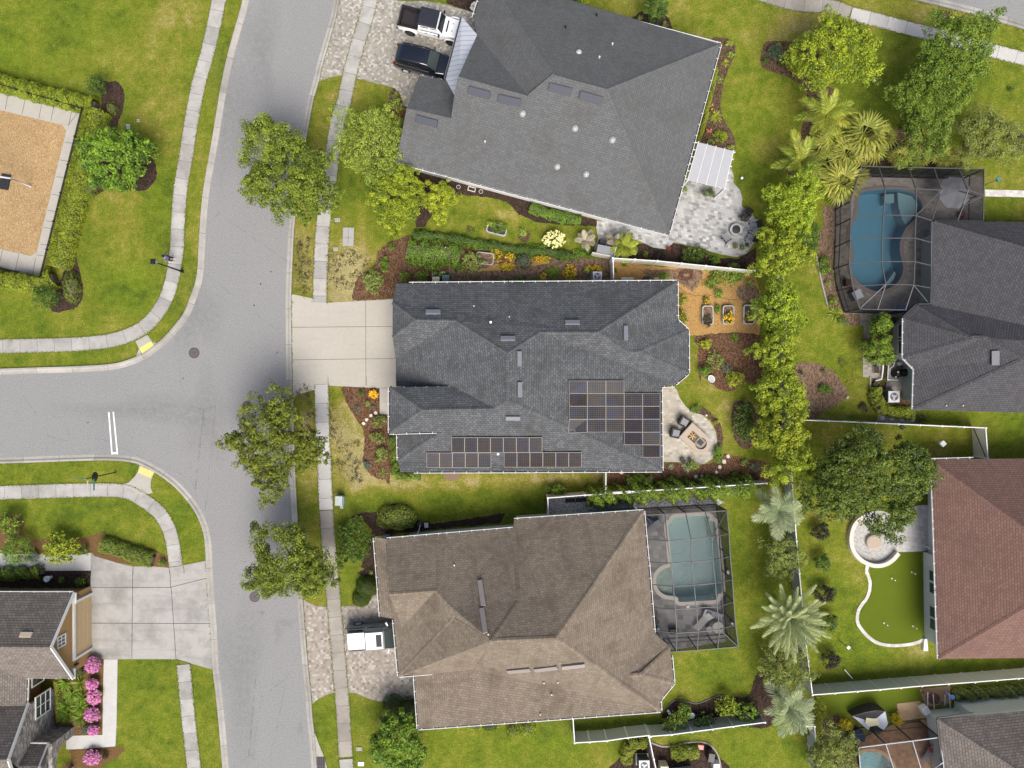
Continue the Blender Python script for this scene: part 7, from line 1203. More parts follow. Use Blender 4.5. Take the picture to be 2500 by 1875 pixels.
stool(*T(3, 3, '1552,1022')[0], .2, .9, 'blue_towel', 'pale blue round stool by the long fence', .03, 'bar_stool', 'stool'); stool(*T(3, 3, '1510,1100')[0], .2, .5, 'pot_gray', 'grey round stool in front of the seafoam wall', .03, 'bar_stool', 'stool'); crate(*T(3, 3, '1352,1150')[0], (.55, .6, .6), .5, 'white_plastic', 'white lidded box beside the tan pavers', 'deck_box', 'box', .05); stool(*T(3, 3, '1357,1020')[0], .25, .6, 'wood', 'brown wicker stool at the fence by the round table', .03, 'bar_stool', 'stool')
for px, py, rz_, lb in ((*T(3, 3, '1395,1520')[0], .4, 'grey lounger under the southeast screen'),): lounger(px, py, 60, lb, 'gray_cushion', .05)
crate(*T(3, 3, '1415,1480')[0], (.5, .5, .4), .2, 'red_paint', 'red cushion box under the southeast screen', 'cushion_box', 'box', .05)
# small things by walls
for s, m_, lb, nm in (('1397,1250', 'dark_metal', 'dark round lidded bin under the downspout', 'barrel'),): p = P(*T(1, 2, s)[0], .6); t = thing(nm, lb, 'barrel', (p.x, p.y, 0)); B().lathe((0, 0, 0), [(.24, 0), (.28, .3), (.27, .58), (.02, .62)], 16).build('body', m_, t, True, True); B().tube([(.05, 0, .62), (.02, -.4, 1.2), (-.1, -.7, 2.6)], .04, 8).build('downspout', 'soffit_white', t, True)
crate(*T(1, 2, '1462,1240')[0], (.32, .4, .6), .1, 'dark_metal', 'dark electric box with white lid by the north wall', 'meter_box', 'box', .0, 'ac_white')
for s, lb in (('1725,1577', 'beige ring shaped pot nearest the gold tree'), ('1915,1616', 'beige ring shaped pot beyond the square frame')): pot(*T(1, 0, s)[0], .17, 'cream_coping', lb, None, .2, .02)
b = B(); b.box((0, .16, .05), (.65, .05, .1)).box((0, -.16, .05), (.65, .05, .1)).box((.3, 0, .05), (.05, .3, .1)).box((-.3, 0, .05), (.05, .3, .1)); solo('garden_frame', b, 'cream_coping', 'empty beige rectangular planter frame by the grey house wall', 'planter', P(*T(1, 0, '1838,1597')[0], .02), -.26)
b = B(); b.lathe((0, 0, 0), [(.16, 0), (.18, .5), (.02, .52)], 14); solo('water_valve', b, 'pad_concrete', 'round beige tank at the grey house wall', 'tank', P(*T(1, 0, '1648,1520')[0], .02))
b = B(); b.lathe((0, 0, 0), [(.14, 0), (.16, .1), (.02, .11)], 14); b.bar((-.3, 0, .05), (-.05, 0, .06), .2); solo('metal_dish', b, 'utility_blue', 'round blue grey cover on the white gravel', 'cover', P(*T(2, 2, '605,1130')[0], .02))
t = thing('gate_mat', 'pair of dark paving slabs on the white gravel', 'paving slab', P(*T(2, 2, '570,1040')[0], .02), .05); B().box((-.44, 0, .02), (.84, .35, .04)).box((.44, 0, .02), (.84, .35, .04)).build('slab', 'dark_channel', t, True)
# ------------------------------------------------------------------ trees
ST = 'street trees along the kerb'
tree(700, 415, 112, 122, 2.6, 3.2, 'oak_leaf', 'largest street tree with two lobed olive crown, opposite the grey house', 'tree', 'street_tree', ST, 1.0, .17, .5, .2, .45, [(-.36, .48, .56, .5, .3), (.14, -.14, .8, .8, 0), (-.5, -.22, .44, .36, -.3), (.4, -.5, .45, .45, -.4)])
tree(672, 1088, 122, 126, 2.6, 3.0, 'oak_leaf', 'ragged olive street tree opposite the solar house front', 'tree', 'street_tree', ST, .92, .17, .45, .28, .4, [(0, .05, .72, .7, .2), (-.6, .05, .38, .26, -.3), (.1, .65, .36, .36, -.2), (-.1, -.62, .4, .36, -.2), (.6, -.1, .36, .4, -.3)])
tree(703, 1373, 108, 95, 2.6, 3.0, 'oak_leaf', 'round olive street tree beside the storm manhole and brown roofed house', 'tree', 'street_tree', ST, 1.0, .17, .48, .18, .4, [(0, .05, .9, .88, 0), (-.5, -.4, .45, .45, -.4), (.45, -.35, .5, .5, -.3)])
tree(908, 355, 92, 112, 1.6, 2.6, 'lime_leaf', 'airy pale green young tree against the grey house gable', 'tree', 'young_tree', None, .42, .13, .32, .22, .2, None, -.6)
tree(962, 488, 74, 78, 1.2, 2.8, 'bright_leaf', 'dense bright green tree between grey house and driveway sidewalk', 'tree', 'young_tree', None, 1.1, .14, .38, .18, .4, [(0, -.1, .9, .8, 0), (.3, .6, .55, .5, -.2)])
tree(1068, 484, 44, 48, .9, 2.0, 'gold_leaf', 'small golden tree at the mulch bed of the grey house', 'tree', 'young_tree', None, 1.0, .13, .3, .25, .35)
tree(280, 388, 80, 76, .9, 3.2, 'glossy_leaf', 'dense glossy tree beside the playground hedge', 'tree', 'magnolia_tree', None, 1.25, .2, .4, .1, .55)
tree(2036, 130, 96, 88, 1.4, 3.6, 'bright_leaf', 'dense yellow green maple at the mulch island', 'tree', 'shade_tree', None, 1.05, .16, .45, .16, .45)
tree(2335, 130, 100, 108, 2.4, 3.4, 'mid_leaf', 'tall airy tree overhanging the northeast sidewalk', 'tree', 'shade_tree', None, .85, .16, .42, .22, .3, [(.1, .1, .9, .8, 0), (-.5, -.4, .5, .5, -.4)], -.5)
tree(2262, 275, 84, 98, 2.0, 3.2, 'mid_leaf', 'blurred mid green tree south of the tall airy tree', 'tree', 'shade_tree', None, .9, .15, .42, .22, .35, None, -.4)
tree(2410, 335, 80, 70, 1.6, 2.6, 'olive_leaf', 'dull olive tree at the east end of the palm strip', 'tree', 'shade_tree', None, .75, .13, .4, .2, .3, None, -.5)
tree(1600, 20, 30, 32, .5, 2.6, 'dark_leaf', 'dark conical tree behind the grey house roof', 'tree', 'evergreen_tree', None, 1.2, .13, .3, .12, .5)
tree(2118, 1165, 142, 118, 2.6, 4.0, 'deep_leaf', 'broad dark oak overhanging the flagstone patio', 'tree', 'oak_tree', None, .95, .18, .52, .2, .45, [(0, .1, .88, .8, 0), (.35, -.75, .42, .42, -.5), (.75, .1, .35, .6, -.6), (-.6, -.3, .45, .5, -.3)])
BT = 'bright tree row on the boundary'
for px, py, rx, ry, h_, lb in ((1938, 494, 68, 72, 1.4, 'bright boundary tree nearest the fan palms'), (1905, 622, 66, 62, 1.2, 'bright boundary tree beside the end of the white panel fence'), (1900, 752, 58, 62, 1.2, 'bright boundary tree beside the three raised planters'), (1893, 855, 52, 58, 1.1, 'bright boundary tree beside the yellow shrub bed'), (1905, 952, 62, 62, 1.1, 'bright boundary tree beside the round leaf litter bed'), (1908, 1050, 66, 66, 1.2, 'bright boundary tree over the dark bush'), (1930, 1130, 56, 52, 1.1, 'bright boundary tree nearest the dark oak')):
    tree(px, py, rx, ry, h_, 3.6, 'bright_leaf', lb, 'tree', 'boundary_tree', BT, 1.0, .15, .36, .2, .4)
tree(1957, 585, 40, 48, .8, 2.2, 'dark_leaf', 'dull green bush between bright trees and the enclosure', 'shrub', 'large_shrub', None, .9, .12, .35)
tree(975, 1815, 66, 74, .8, 3.0, 'glossy_leaf', 'dense dark tree south of the brown roofed house', 'tree', 'magnolia_tree', None, 1.25, .18, .4, .1, .55)
tree(1908, 1362, 54, 52, 1.2, 2.0, 'olive_leaf', 'airy olive tree between the two big silver palms', 'tree', 'olive_tree', None, .55, .12, .34, .2, .25, None, -.6)
tree(1915, 1628, 62, 62, 1.2, 2.0, 'olive_leaf', 'airy olive tree south of the date palm', 'tree', 'olive_tree', None, .5, .12, .34, .2, .25, None, -.6)
tree(2035, 1838, 58, 70, 1.0, 2.4, 'olive_leaf', 'feathery olive tree by the southeast enclosure', 'tree', 'olive_tree', None, .7, .13, .36, .22, .3)
tree(2175, 385 + 560 - 30, 24, 24, .3, .5, 'mid_leaf', 'x') if 0 else None
tree(2142, 830, 38, 62, .5, 2.4, 'glossy_leaf', 'dense bright bush against the sage house wall', 'shrub', 'large_shrub', None, 1.15, .15, .34, .14, .45, [(0, -.3, 1, .66, 0), (.2, .55, .75, .45, -.2)])
# palms
palm(2010, 285, 84, 2.0, 'areca_leaf', 'feathery yellow green palm nearest the maple', 'feather', 15, 'feather_palm', None, .75, 19, .042, .6)
palm(1952, 398, 82, 2.0, 'areca_leaf', 'feathery palm left of the fan palm cluster', 'feather', 15, 'feather_palm', None, .75, 19, .042, .6)
FP = 'fan palms behind the grey enclosure'
for px, py, r_, h_, lb in ((2105, 330, 70, 1.8, 'fan palm topmost of the cluster'), (2062, 380, 52, 1.4, 'fan palm in the middle of the cluster with yellow fronds'), (2048, 448, 64, 1.5, 'fan palm leaning over the enclosure corner'), (2128, 365, 44, 1.2, 'fan palm touching the enclosure top edge'), (2192, 385, 34, .8, 'small yellowish fan palm first along the enclosure top'), (2240, 388, 34, .8, 'small yellowish fan palm second along the enclosure top'), (2295, 385, 36, .8, 'small yellowish fan palm under the olive tree'), (2335, 398, 26, .7, 'smallest fan palm at the enclosure corner'), (2078, 425, 46, 1.3, 'fan palm between the cluster middle and the leaning one'), (2150, 335, 44, 1.5, 'fan palm at the east rim of the cluster beside the blurred tree'), (2020, 345, 46, 1.2, 'fan palm squeezed between the two feathery palms'), (1930 + 55, 455, 40, 1.0, 'fan palm half under the bright boundary tree')):
    palm(px, py, r_, h_, 'fan_leaf', lb, 'fan', 13, 'fan_palm', FP, lift=(-.2, .75))
palm(1898, 1246, 72, 2.4, 'silver_leaf', 'silver green palm at the end of the vine hedge', 'feather', 19, 'silver_palm', None, .85, 21, .028, .45)
palm(1920, 1502, 104, 2.6, 'date_leaf', 'large date palm with dense stiff fronds and orange heart', 'feather', 62, 'date_palm', None, .46, 34, .023, .2, .3, (-.08, .85), 'flame_wood')
palm(1922, 1722, 74, 2.2, 'silver_leaf', 'silver green palm by the fence corner near the shelter', 'feather', 19, 'silver_palm', None, .85, 21, .028, .45)
palm(1430, 588, 30, .9, 'pale_frond', 'bleached dry palm beside the cream rose bush', 'feather', 9, 'dry_palm', None, .4, 14, .05, .6); palm(1522, 602, 38, 1.1, 'areca_leaf', 'green and bleached palm beside the storage enclosure', 'feather', 13, 'small_palm', None, .45, 16, .05, .6); palm(1500, 590, 26, 1.0, 'pale_frond', 'bleached fronds over the silver patio edge', 'feather', 5, 'dry_palm', None, .4, 14, .05, .6)
# hedges
hedge([(-160, 150), (0, 197), (110, 226), (222, 252)], 1.45, 1.25, 'hedge_leaf', 'long clipped hedge north of the playground fence', cr=0, size=.12, dens=1.1)
hedge([(226, 262), (208, 330), (180, 440), (150, 560), (128, 650)], 1.75, 1.25, 'hedge_leaf', 'long clipped hedge east of the playground fence', size=.12, dens=1.1)
hedge([(120, 675), (80, 690), (0, 682), (-160, 640)], 1.5, 1.2, 'hedge_leaf', 'clipped hedge south of the playground fence', size=.12, dens=1.1)
hedge(T(0, 2, '830,1420 960,1455 1120,1515 1270,1560'), 1.3, .8, 'box_leaf', 'clipped hedge beside the tan house driveway')
hedge([(1435, 1220), (1520, 1213), (1600, 1207), (1700, 1203), (1842, 1194)], 1.6, 1.95, 'vine_leaf', 'tall vine hedge behind the long fence', dens=1.1, wob=.4, size=.15, sq=2.2)
hedge(T(1, 1, '1340,375 1560,395 1750,425 1950,465 2212,505') + T(2, 1, '100,510 320,525 560,570'), .75, .6, 'dark_leaf', 'low dark hedge edging the narrow lawn', wob=.35, size=.1, sq=2.2)
hedge(T(1, 1, '1290,500 1420,530 1600,530 1740,560'), 2.2, .7, 'mid_leaf', 'band of leafy green bushes above the red mulch', wob=.4, size=.12, sq=2.0)
hedge(T(2, 1, '190,150 350,210 500,245 620,255'), .9, .5, 'mid_leaf', 'low clipped ground cover under the grey house eave', wob=.25, size=.1)
hedge(T(2, 0, '1765,560 1720,780 1670,1000 1610,1190'), .4, .7, 'hedge_leaf', 'narrow clipped hedge under the east eave of the grey house', size=.1)
hedge(T(1, 2, '1170,500 1180,640 1185,760 1195,830 1270,835 1400,840'), .75, .8, 'mid_leaf', 'green hedge wrapping the solar house front corner', wob=.3, size=.1)
hedge(T(3, 2, '985,90 985,170 1010,240 1090,290 1200,305 1300,310'), 1.0, .8, 'hedge_leaf', 'curved hedge round the sage house air conditioner', size=.11, wob=.2)
hedge(T(2, 3, '1010,1640 1000,1560 1040,1490 1110,1460 1180,1470'), 1.0, .8, 'hedge_leaf', 'curved clipped hedge round the southern air conditioner', wob=.15)
hedge(T(2, 3, '1380,1560 1480,1550 1620,1545'), 1.1, .7, 'hedge_leaf', 'clipped hedge below the toy bins', wob=.2)
hedge(T(0, 2, '-150,1650 330,1650') + T(0, 3, '-150,80 60,85 330,80')[2:], 1.2, .7, 'mid_leaf', 'leafy hedge along the tan house north wall', wob=.3) if 0 else None
hedge(T(0, 3, '-120,30 80,30 330,15'), 1.0, .8, 'mid_leaf', 'leafy hedge along the tan house north wall', wob=.35)
hedge(T(3, 3, '1640,1060 1780,1045 1950,1040 2100,1030 2280,1010'), .9, .7, 'olive_leaf', 'dull grassy hedge along the seafoam wall', wob=.35, size=.1)
hedge(T(3, 1, '2212,265 1880,262'), .4, .4, 'dark_leaf', 'dark low hedge at the sage house north wall', wob=.3) if 0 else None
hedge(T(0, 3, '465,930 475,1100 480,1270'), .3, .5, 'hedge_leaf', 'narrow low hedge at the stone front wall', size=.09)
hedge(T(2, 2, '1010,905 1120,890 1225,880'), 1.1, .8, 'mid_leaf', 'spreading green bush at the long fence', wob=.4, sq=2)
# shrubs : px, py, rx, ry, h, leaf, label, options
SH = [(1075, 672, 24, 10, .5, 'mid_leaf', 'leafy green band right of the olive garden shrub', {}), (1120, 650, 22, 14, .5, 'mid_leaf', 'leafy clump left of the weathered raised bed', {}), (1160, 600, 30, 10, .5, 'mid_leaf', 'green filler above the weathered raised bed', {}), (1300, 605, 40, 10, .45, 'mid_leaf', 'low green filler behind the blue green shrub', {}), (1410, 620, 20, 14, .5, 'mid_leaf', 'dense green filler below the cream rose bush', {}), (1350, 690 - 28, 20, 8, .35, 'mid_leaf', 'green fringe above the spiky agave', {}), (1020, 640, 30, 14, .5, 'mid_leaf', 'leafy band below the long green bushes', {}), (1500, 660, 10, 8, .3, 'mid_leaf', 'small weed on the golden chips by the fence leg', {}), (234, 208, 32, 30, 1.8, 'dark_leaf', 'dark bushy shrub at the hedge corner', {}), (272, 262, 12, 16, .7, 'box_leaf', 'upper round clipped shrub in the dark playground bed', {'tight': 1}), (260, 287, 9, 9, .4, 'olive_leaf', 'small loose shrub in the dark playground bed', {}), (255, 310, 12, 13, .6, 'box_leaf', 'clipped shrub touching the glossy playground tree', {'tight': 1}), (216, 450, 17, 28, .9, 'box_leaf', 'long clipped shrub below the glossy playground tree', {'tight': 1}), (170.5, 700, 19, 39, 1.0, 'box_leaf', 'long clipped shrub at the south end of the playground bed', {'tight': 1}), (112, 725, 40, 36, 1.7, 'dark_leaf', 'dark bushy shrub at the south hedge corner', {}),
 (22, 1279, 30, 32, 1.6, 'glossy_leaf', 'dark glossy shrub at the left edge lawn', {'size': .15}), (42, 1342, 44, 42, 1.8, 'mid_leaf', 'loose green shrub at the white side walk', {}), (148, 1338, 54, 42, 1.6, 'bright_leaf', 'large bright green shrub over the white side walk', {'size': .17, 'dens': 1.3, 'low': .1}), (77, 1362, 22, 18, .8, 'gray_leaf', 'grey green sprawling shrub beside the bright bush', {}), (395, 1375, 13, 10, .5, 'mid_leaf', 'small green shrub at the end of the driveway hedge', {}), (205, 1342, 12, 16, .7, 'dark_leaf', 'thin dark shrub between bright bush and hedge', {}),
 (149, 1416, 9, 9, .5, 'mid_leaf', 'small green shrub beside the white urn', {}), (195, 1420, 14, 14, .6, 'mid_leaf', 'round green shrub at the tan house corner', {}), (113, 1418, 10, 7, .5, 'purple_leaf', 'small purple plant beside the white urn', {}), (207, 1780, 14, 13, .6, 'bluegreen_leaf', 'dark leafy shrub at the end of the azalea row', {}), (257, 1845, 11, 10, .4, 'purple_leaf', 'small burgundy shrub beside the lowest azalea', {}), (190, 1640, 14, 14, .6, 'lawn_shrub', 'dark round shrub below the garage lantern', {'tight': 1}),
 (863, 1322, 50, 62, 1.9, 'dark_leaf', 'dark dense shrub at the brown house front corner', {'dens': 1.3, 'size': .13}), (967, 1266, 50, 30, 1.3, 'lime_leaf', 'yellow green clipped oval shrub at the brown house corner', {'tight': 1, 'dens': 1.4}), (893, 1436, 27, 26, 1.0, 'lawn_shrub', 'velvety clipped shrub closest to the brown house gutter', {'tight': 1, 'dens': 1.5, 'size': .07}), (880, 1462, 22, 20, .9, 'lawn_shrub', 'velvety clipped shrub at the paver driveway edge', {'tight': 1, 'dens': 1.5, 'size': .07}), (958, 1723, 26, 22, 1.0, 'lawn_shrub', 'clipped dark shrub in the shaded front bed', {'tight': 1}), (995, 1735, 22, 28, 1.0, 'lawn_shrub', 'clipped dark shrub under the brown house eave', {'tight': 1}), (905, 1398, 6, 5, .3, 'lime_leaf', 'tiny yellow plant beside the boxwoods', {}),
 (1160, 1772, 26, 14, .7, 'bright_leaf', 'left round yellow green shrub under the south eave', {'tight': 1}), (1195, 1772, 20, 14, .7, 'lawn_shrub', 'dull shrub between two yellow green ones under the eave', {'tight': 1}), (1252, 1785, 16, 20, .8, 'hedge_leaf', 'middle clipped shrub under the south eave', {'tight': 1}), (1288, 1780, 20, 22, .9, 'bright_leaf', 'right clipped shrub under the south eave', {'tight': 1}),
 (1817, 1030, 32, 50, 1.6, 'dark_leaf', 'dark bush in the mulch ring beside the bright trees', {'size': .14}), (1360, 1196, 30, 18, 1.1, 'mid_leaf', 'round green bush outside the gravel yard fence', {'size': .13}),
 (1648, 1770, 38, 30, 1.5, 'glossy_leaf', 'citrus shrub overhanging the fence nearest the white globes', {'size': .13}), (1672, 1736, 22, 26, 1.2, 'mid_leaf', 'bright leafy citrus shrub beside the white globes', {'size': .12}), (1722, 1765, 34, 26, 1.3, 'dark_leaf', 'dark citrus shrub in the middle of the bed', {'size': .13}), (1775, 1725, 32, 30, 1.6, 'hedge_leaf', 'yellow green citrus shrub at the east of the bed', {'size': .13}), (1822, 1745, 36, 36, 1.6, 'glossy_leaf', 'dark glossy citrus shrub nearest the silver palm', {'size': .13}),
 (2003, 1298, 26, 24, 1.3, 'purple_leaf', 'purplish dark shrub first in the row below the oak', {'group': 'dark shrubs in a row beside the putting green', 'dens': 1.6}), (2008, 1374, 26, 24, 1.3, 'dark_leaf', 'dark shrub second in the row below the oak', {'group': 'dark shrubs in a row beside the putting green', 'dens': 1.6}), (2013, 1450, 29, 26, 1.4, 'purple_leaf', 'dark shrub beside the date palm, upper of two', {'group': 'dark shrubs in a row beside the putting green', 'dens': 1.6}), (2022, 1522, 28, 26, 1.4, 'dark_leaf', 'dark shrub beside the date palm, lower of two', {'group': 'dark shrubs in a row beside the putting green', 'dens': 1.6}), (2030, 1612, 24, 26, 1.3, 'purple_leaf', 'purplish dark shrub last in the row by the loose rail', {'group': 'dark shrubs in a row beside the putting green', 'dens': 1.6}),
 (1996, 1735, 20, 34, 1.2, 'hedge_leaf', 'tall yellow green croton beside the lower silver palm', {'size': .16}), (2065, 1770, 19, 18, .8, 'yellow_leaf', 'bright yellow shrub left of the collapsed shelter', {'size': .13}), (2190, 1756, 17, 17, .8, 'yellow_leaf', 'bright yellow shrub right of the collapsed shelter', {'size': .13}), (2044, 1790, 12, 18, .6, 'mid_leaf', 'green shrub under the left yellow shrub', {}), (1975, 1787, 13, 12, .7, 'mid_leaf', 'small green bush at the southeast fence corner', {}),
 (1353, 583, 30, 22, 1.0, 'dark_leaf', 'rose bush covered in cream blooms', {'flowers': 'cream_petal', 'nf': 70, 'fsize': .16}), (1277, 567, 12, 15, .5, 'lime_leaf', 'lime green shrub in the small mulch ring', {}), (1278, 636, 21, 21, .7, 'bluegreen_leaf', 'round blue green shrub in the flower garden', {'tight': 1}), (1154, 640, 32, 32, 1.4, 'olive_leaf', 'loose yellowish shrub in the flower garden', {}), (1080, 617, 20, 12, .6, 'mid_leaf', 'green shrub with white specks in the garden', {'flowers': 'cream_petal', 'nf': 10}), (912, 686, 30, 34, 1.1, 'olive_leaf', 'sprawling olive shrub in the front red mulch', {}), (938, 645, 14, 22, .5, 'mid_leaf', 'green sprouts at the mulch edge by the front lawn', {}), (955, 602, 10, 12, .4, 'mid_leaf', 'small green clump at the tip of the mulch bed', {}), (988, 676, 15, 17, .8, 'mid_leaf', 'green shrub at the solar house corner nearest the driveway', {}), (1030, 676, 20, 20, .9, 'mid_leaf', 'green shrub beside the cream bin', {}), (1060, 655, 22, 8, .4, 'mid_leaf', 'low green fringe behind the concrete blocks', {}), (1172, 686, 9, 7, .3, 'dark_leaf', 'dark low clump under the north gutter', {}), (1208, 684, 8, 6, .3, 'mid_leaf', 'low clump first along the north gutter', {}), (1235, 683, 10, 6, .3, 'mid_leaf', 'low clump second along the north gutter', {}), (1272, 680, 16, 10, .4, 'mid_leaf', 'leafy clump third along the north gutter', {}), (1308, 684, 18, 8, .4, 'mid_leaf', 'leafy clump beside the blue spiky agave', {}), (1378, 630, 12, 13, .5, 'mid_leaf', 'leafy green plant below the rose bush', {}), (1440, 615, 12, 12, .5, 'dark_leaf', 'dark plant below the bleached palm', {}), (1432, 659, 10, 8, .4, 'lime_leaf', 'lime plant beside the orange flowers near the fence', {}),
 (1245, 628, 14, 10, .4, 'hedge_leaf', 'orange and green flower clump left of the blue green shrub', {'flowers': 'orange_petal', 'nf': 32, 'fsize': .08}), (1325, 633, 26, 10, .4, 'hedge_leaf', 'orange flower band right of the blue green shrub', {'flowers': 'orange_petal', 'nf': 48, 'fsize': .08}), (1212, 622, 16, 22, .4, 'hedge_leaf', 'orange flower clump beside the weathered raised bed', {'flowers': 'orange_petal', 'nf': 48, 'fsize': .08}), (1235, 650, 22, 12, .35, 'hedge_leaf', 'trailing orange flowers above the mulch path', {'flowers': 'orange_petal', 'nf': 44, 'fsize': .08}), (1391, 668, 18, 24, .5, 'hedge_leaf', 'orange flower clump right of the spiky agave', {'flowers': 'orange_petal', 'nf': 64, 'fsize': .08}), (1450, 656, 24, 9, .4, 'hedge_leaf', 'yellow orange flower band near the dark air conditioner', {'flowers': 'orange_petal', 'nf': 40, 'fsize': .08}), (1326, 676, 10, 10, .4, 'hedge_leaf', 'orange flowers left of the spiky agave', {'flowers': 'orange_petal', 'nf': 20, 'fsize': .08}), (1665, 750 - 20, 14, 18, .5, 'mid_leaf', 'green plant with orange flowers at the roof corner', {'flowers': 'orange_petal', 'nf': 11, 'fsize': .08}), (1664, 775, 16, 24, .6, 'mid_leaf', 'green bush with orange flowers under the roof valley', {'flowers': 'orange_petal', 'nf': 17, 'fsize': .08}), (1725, 733, 10, 12, .4, 'mid_leaf', 'green plant with orange bloom above the raised beds', {'flowers': 'orange_petal', 'nf': 9, 'fsize': .08}), (1752, 718, 14, 14, .5, 'mid_leaf', 'green plant between the first two raised beds', {}), (1752, 755, 10, 16, .4, 'mid_leaf', 'low lime plant between the raised beds', {}), (1775, 672, 52, 28, .9, 'mid_leaf', 'large leafy squash plant by the panel fence', {'size': .17}), (1735, 690, 22, 16, .5, 'mid_leaf', 'leafy plant below the coiled hose', {}), (1830, 690, 16, 12, .6, 'olive_leaf', 'thin shrub at the end of the wood chip yard', {}), (1620, 675, 20, 14, .7, 'mid_leaf', 'round green bush on golden chips by the solar house', {}), (1525, 648, 7, 5, .3, 'mid_leaf', 'tiny plant at the white panel fence', {}),
 (1577, 620, 8, 10, .4, 'mid_leaf', 'small plant in the bed below the silver patio', {}), (1612, 625, 16, 12, .6, 'purple_leaf', 'dark spiky shrub in the bed below the silver patio', {}), (1695, 620, 38, 24, 1.0, 'dark_leaf', 'spreading dark shrub in the bed below the silver patio', {}), (1745, 636, 16, 12, .6, 'mid_leaf', 'leafy shrub beside the panel fence bed', {}), (1790, 650, 18, 10, .5, 'olive_leaf', 'low olive shrub at the bed end by bright trees', {}), (1730, 470, 18, 14, .8, 'dark_leaf', 'dark plant beneath the pergola', {}), (1672, 462, 8, 8, .5, 'mid_leaf', 'small plant at the pergola post', {}),
 (1722, 838, 18, 14, .5, 'gold_leaf', 'yellowish grassy plant in the pond bed', {}), (1722, 905, 20, 18, .9, 'mid_leaf', 'green round shrub behind the pale basin', {}), (1795, 925, 26, 22, .9, 'gold_leaf', 'bright yellow shrub in the pond bed', {}), (1745, 880, 26, 26, .5, 'olive_leaf', 'wispy grass clump in the pond bed', {'dens': .5}), (1775, 900, 18, 16, .5, 'gray_leaf', 'grey wispy clump beside the yellow shrub', {'dens': .5}), (1753, 1110, 15, 26, .6, 'mid_leaf', 'dense green clump at the cream patio edge', {'dens': 1.3}), (1697, 998, 14, 12, .5, 'mid_leaf', 'grassy clump at the top of the mulch crescent', {}), (1748, 1030, 8, 8, .3, 'bright_leaf', 'small bright plant in the mulch crescent', {}), (1692, 1138, 18, 12, .5, 'olive_leaf', 'leafy plant below the patio pots', {}), (1640, 1172, 18, 12, .5, 'mid_leaf', 'green plant in the long red mulch', {}), (1668, 1174, 12, 8, .4, 'mid_leaf', 'small green plant right of another in the long mulch', {}), (1728, 1168, 12, 12, .5, 'mid_leaf', 'green plant at the middle of the long mulch', {}), (1755, 1165, 8, 6, .3, 'mid_leaf', 'tiny plant in the long mulch below the stones', {}), (1845, 1140, 18, 14, .5, 'gray_leaf', 'grey wispy plant near the bright trees', {'dens': .5}), (1818, 1130, 14, 12, .4, 'olive_leaf', 'dry wispy plant in the red mulch', {'dens': .5}), (1793, 1158, 10, 8, .4, 'mid_leaf', 'small plant near the fence top in the mulch', {}),
 (912, 962, 11, 10, .4, 'orange_petal', 'orange blooming shrub in the front bed', {}), (884, 960, 10, 10, .4, 'dark_leaf', 'dark tuft left of the orange bloom', {}), (897, 985, 9, 9, .4, 'olive_leaf', 'olive tuft below the orange bloom', {}), (910, 996, 8, 7, .3, 'gray_leaf', 'grey green tuft above the pale stones', {}), (872, 1000, 12, 14, .3, 'gray_leaf', 'grey wispy clump in the front bed', {'dens': .4}), (925, 1030, 20, 18, .7, 'olive_leaf', 'olive shrub just below the pale stones', {}), (922, 1068, 22, 16, .7, 'olive_leaf', 'olive shrub in the middle of the front bed', {}), (930, 1105, 18, 16, .7, 'olive_leaf', 'yellow olive shrub low in the front bed', {}), (926, 1122, 16, 10, .6, 'olive_leaf', 'low olive shrub above the spiky agave', {}), (895, 1135, 12, 12, .4, 'gray_leaf', 'grey green plant at the front lawn edge', {}),
 (966, 232, 7, 8, .3, 'bright_leaf', 'small lime plant at the grey house corner bed', {}), (967, 252, 11, 12, .5, 'dark_leaf', 'dark green plant at the grey house corner bed', {}), (977, 273, 15, 13, .5, 'rust_leaf', 'rusty orange shrub at the grey house corner', {}), (1425, 3, 18, 14, .8, 'hedge_leaf', 'yellow green shrub at the top edge behind the grey roof', {}), (1564, 43, 8, 8, .4, 'lime_leaf', 'small lime plant left of the dark conical tree', {}), (1622, 60, 8, 9, .4, 'olive_leaf', 'small olive plant right of the dark conical tree', {}), (1408, 0, 14, 10, .6, 'dark_leaf', 'dark shrub at the top edge behind the grey roof', {}),
 (1780, 106, 12, 9, .5, 'lime_leaf', 'lime plant at the top of the east mulch bed', {}), (1783, 133, 12, 9, .4, 'lime_leaf', 'lime plant second from the top of the east bed', {}), (1758, 195, 14, 12, .4, 'olive_leaf', 'low olive plant in the east mulch bed', {}), (1737, 268, 8, 12, .5, 'dark_leaf', 'dark plant with coral bloom by the east eave', {'flowers': 'red_petal', 'nf': 6}), (1726, 318, 10, 8, .4, 'dark_leaf', 'dark plant with coral bloom above the pergola', {'flowers': 'red_petal', 'nf': 8}), (1760, 332, 20, 16, .6, 'bright_leaf', 'bright feathery plant above the pergola', {}), (1735, 347, 12, 8, .4, 'olive_leaf', 'small olive plant beside the pergola', {}), (1785, 360, 12, 7, .4, 'lime_leaf', 'lime plant right of the pergola', {}),
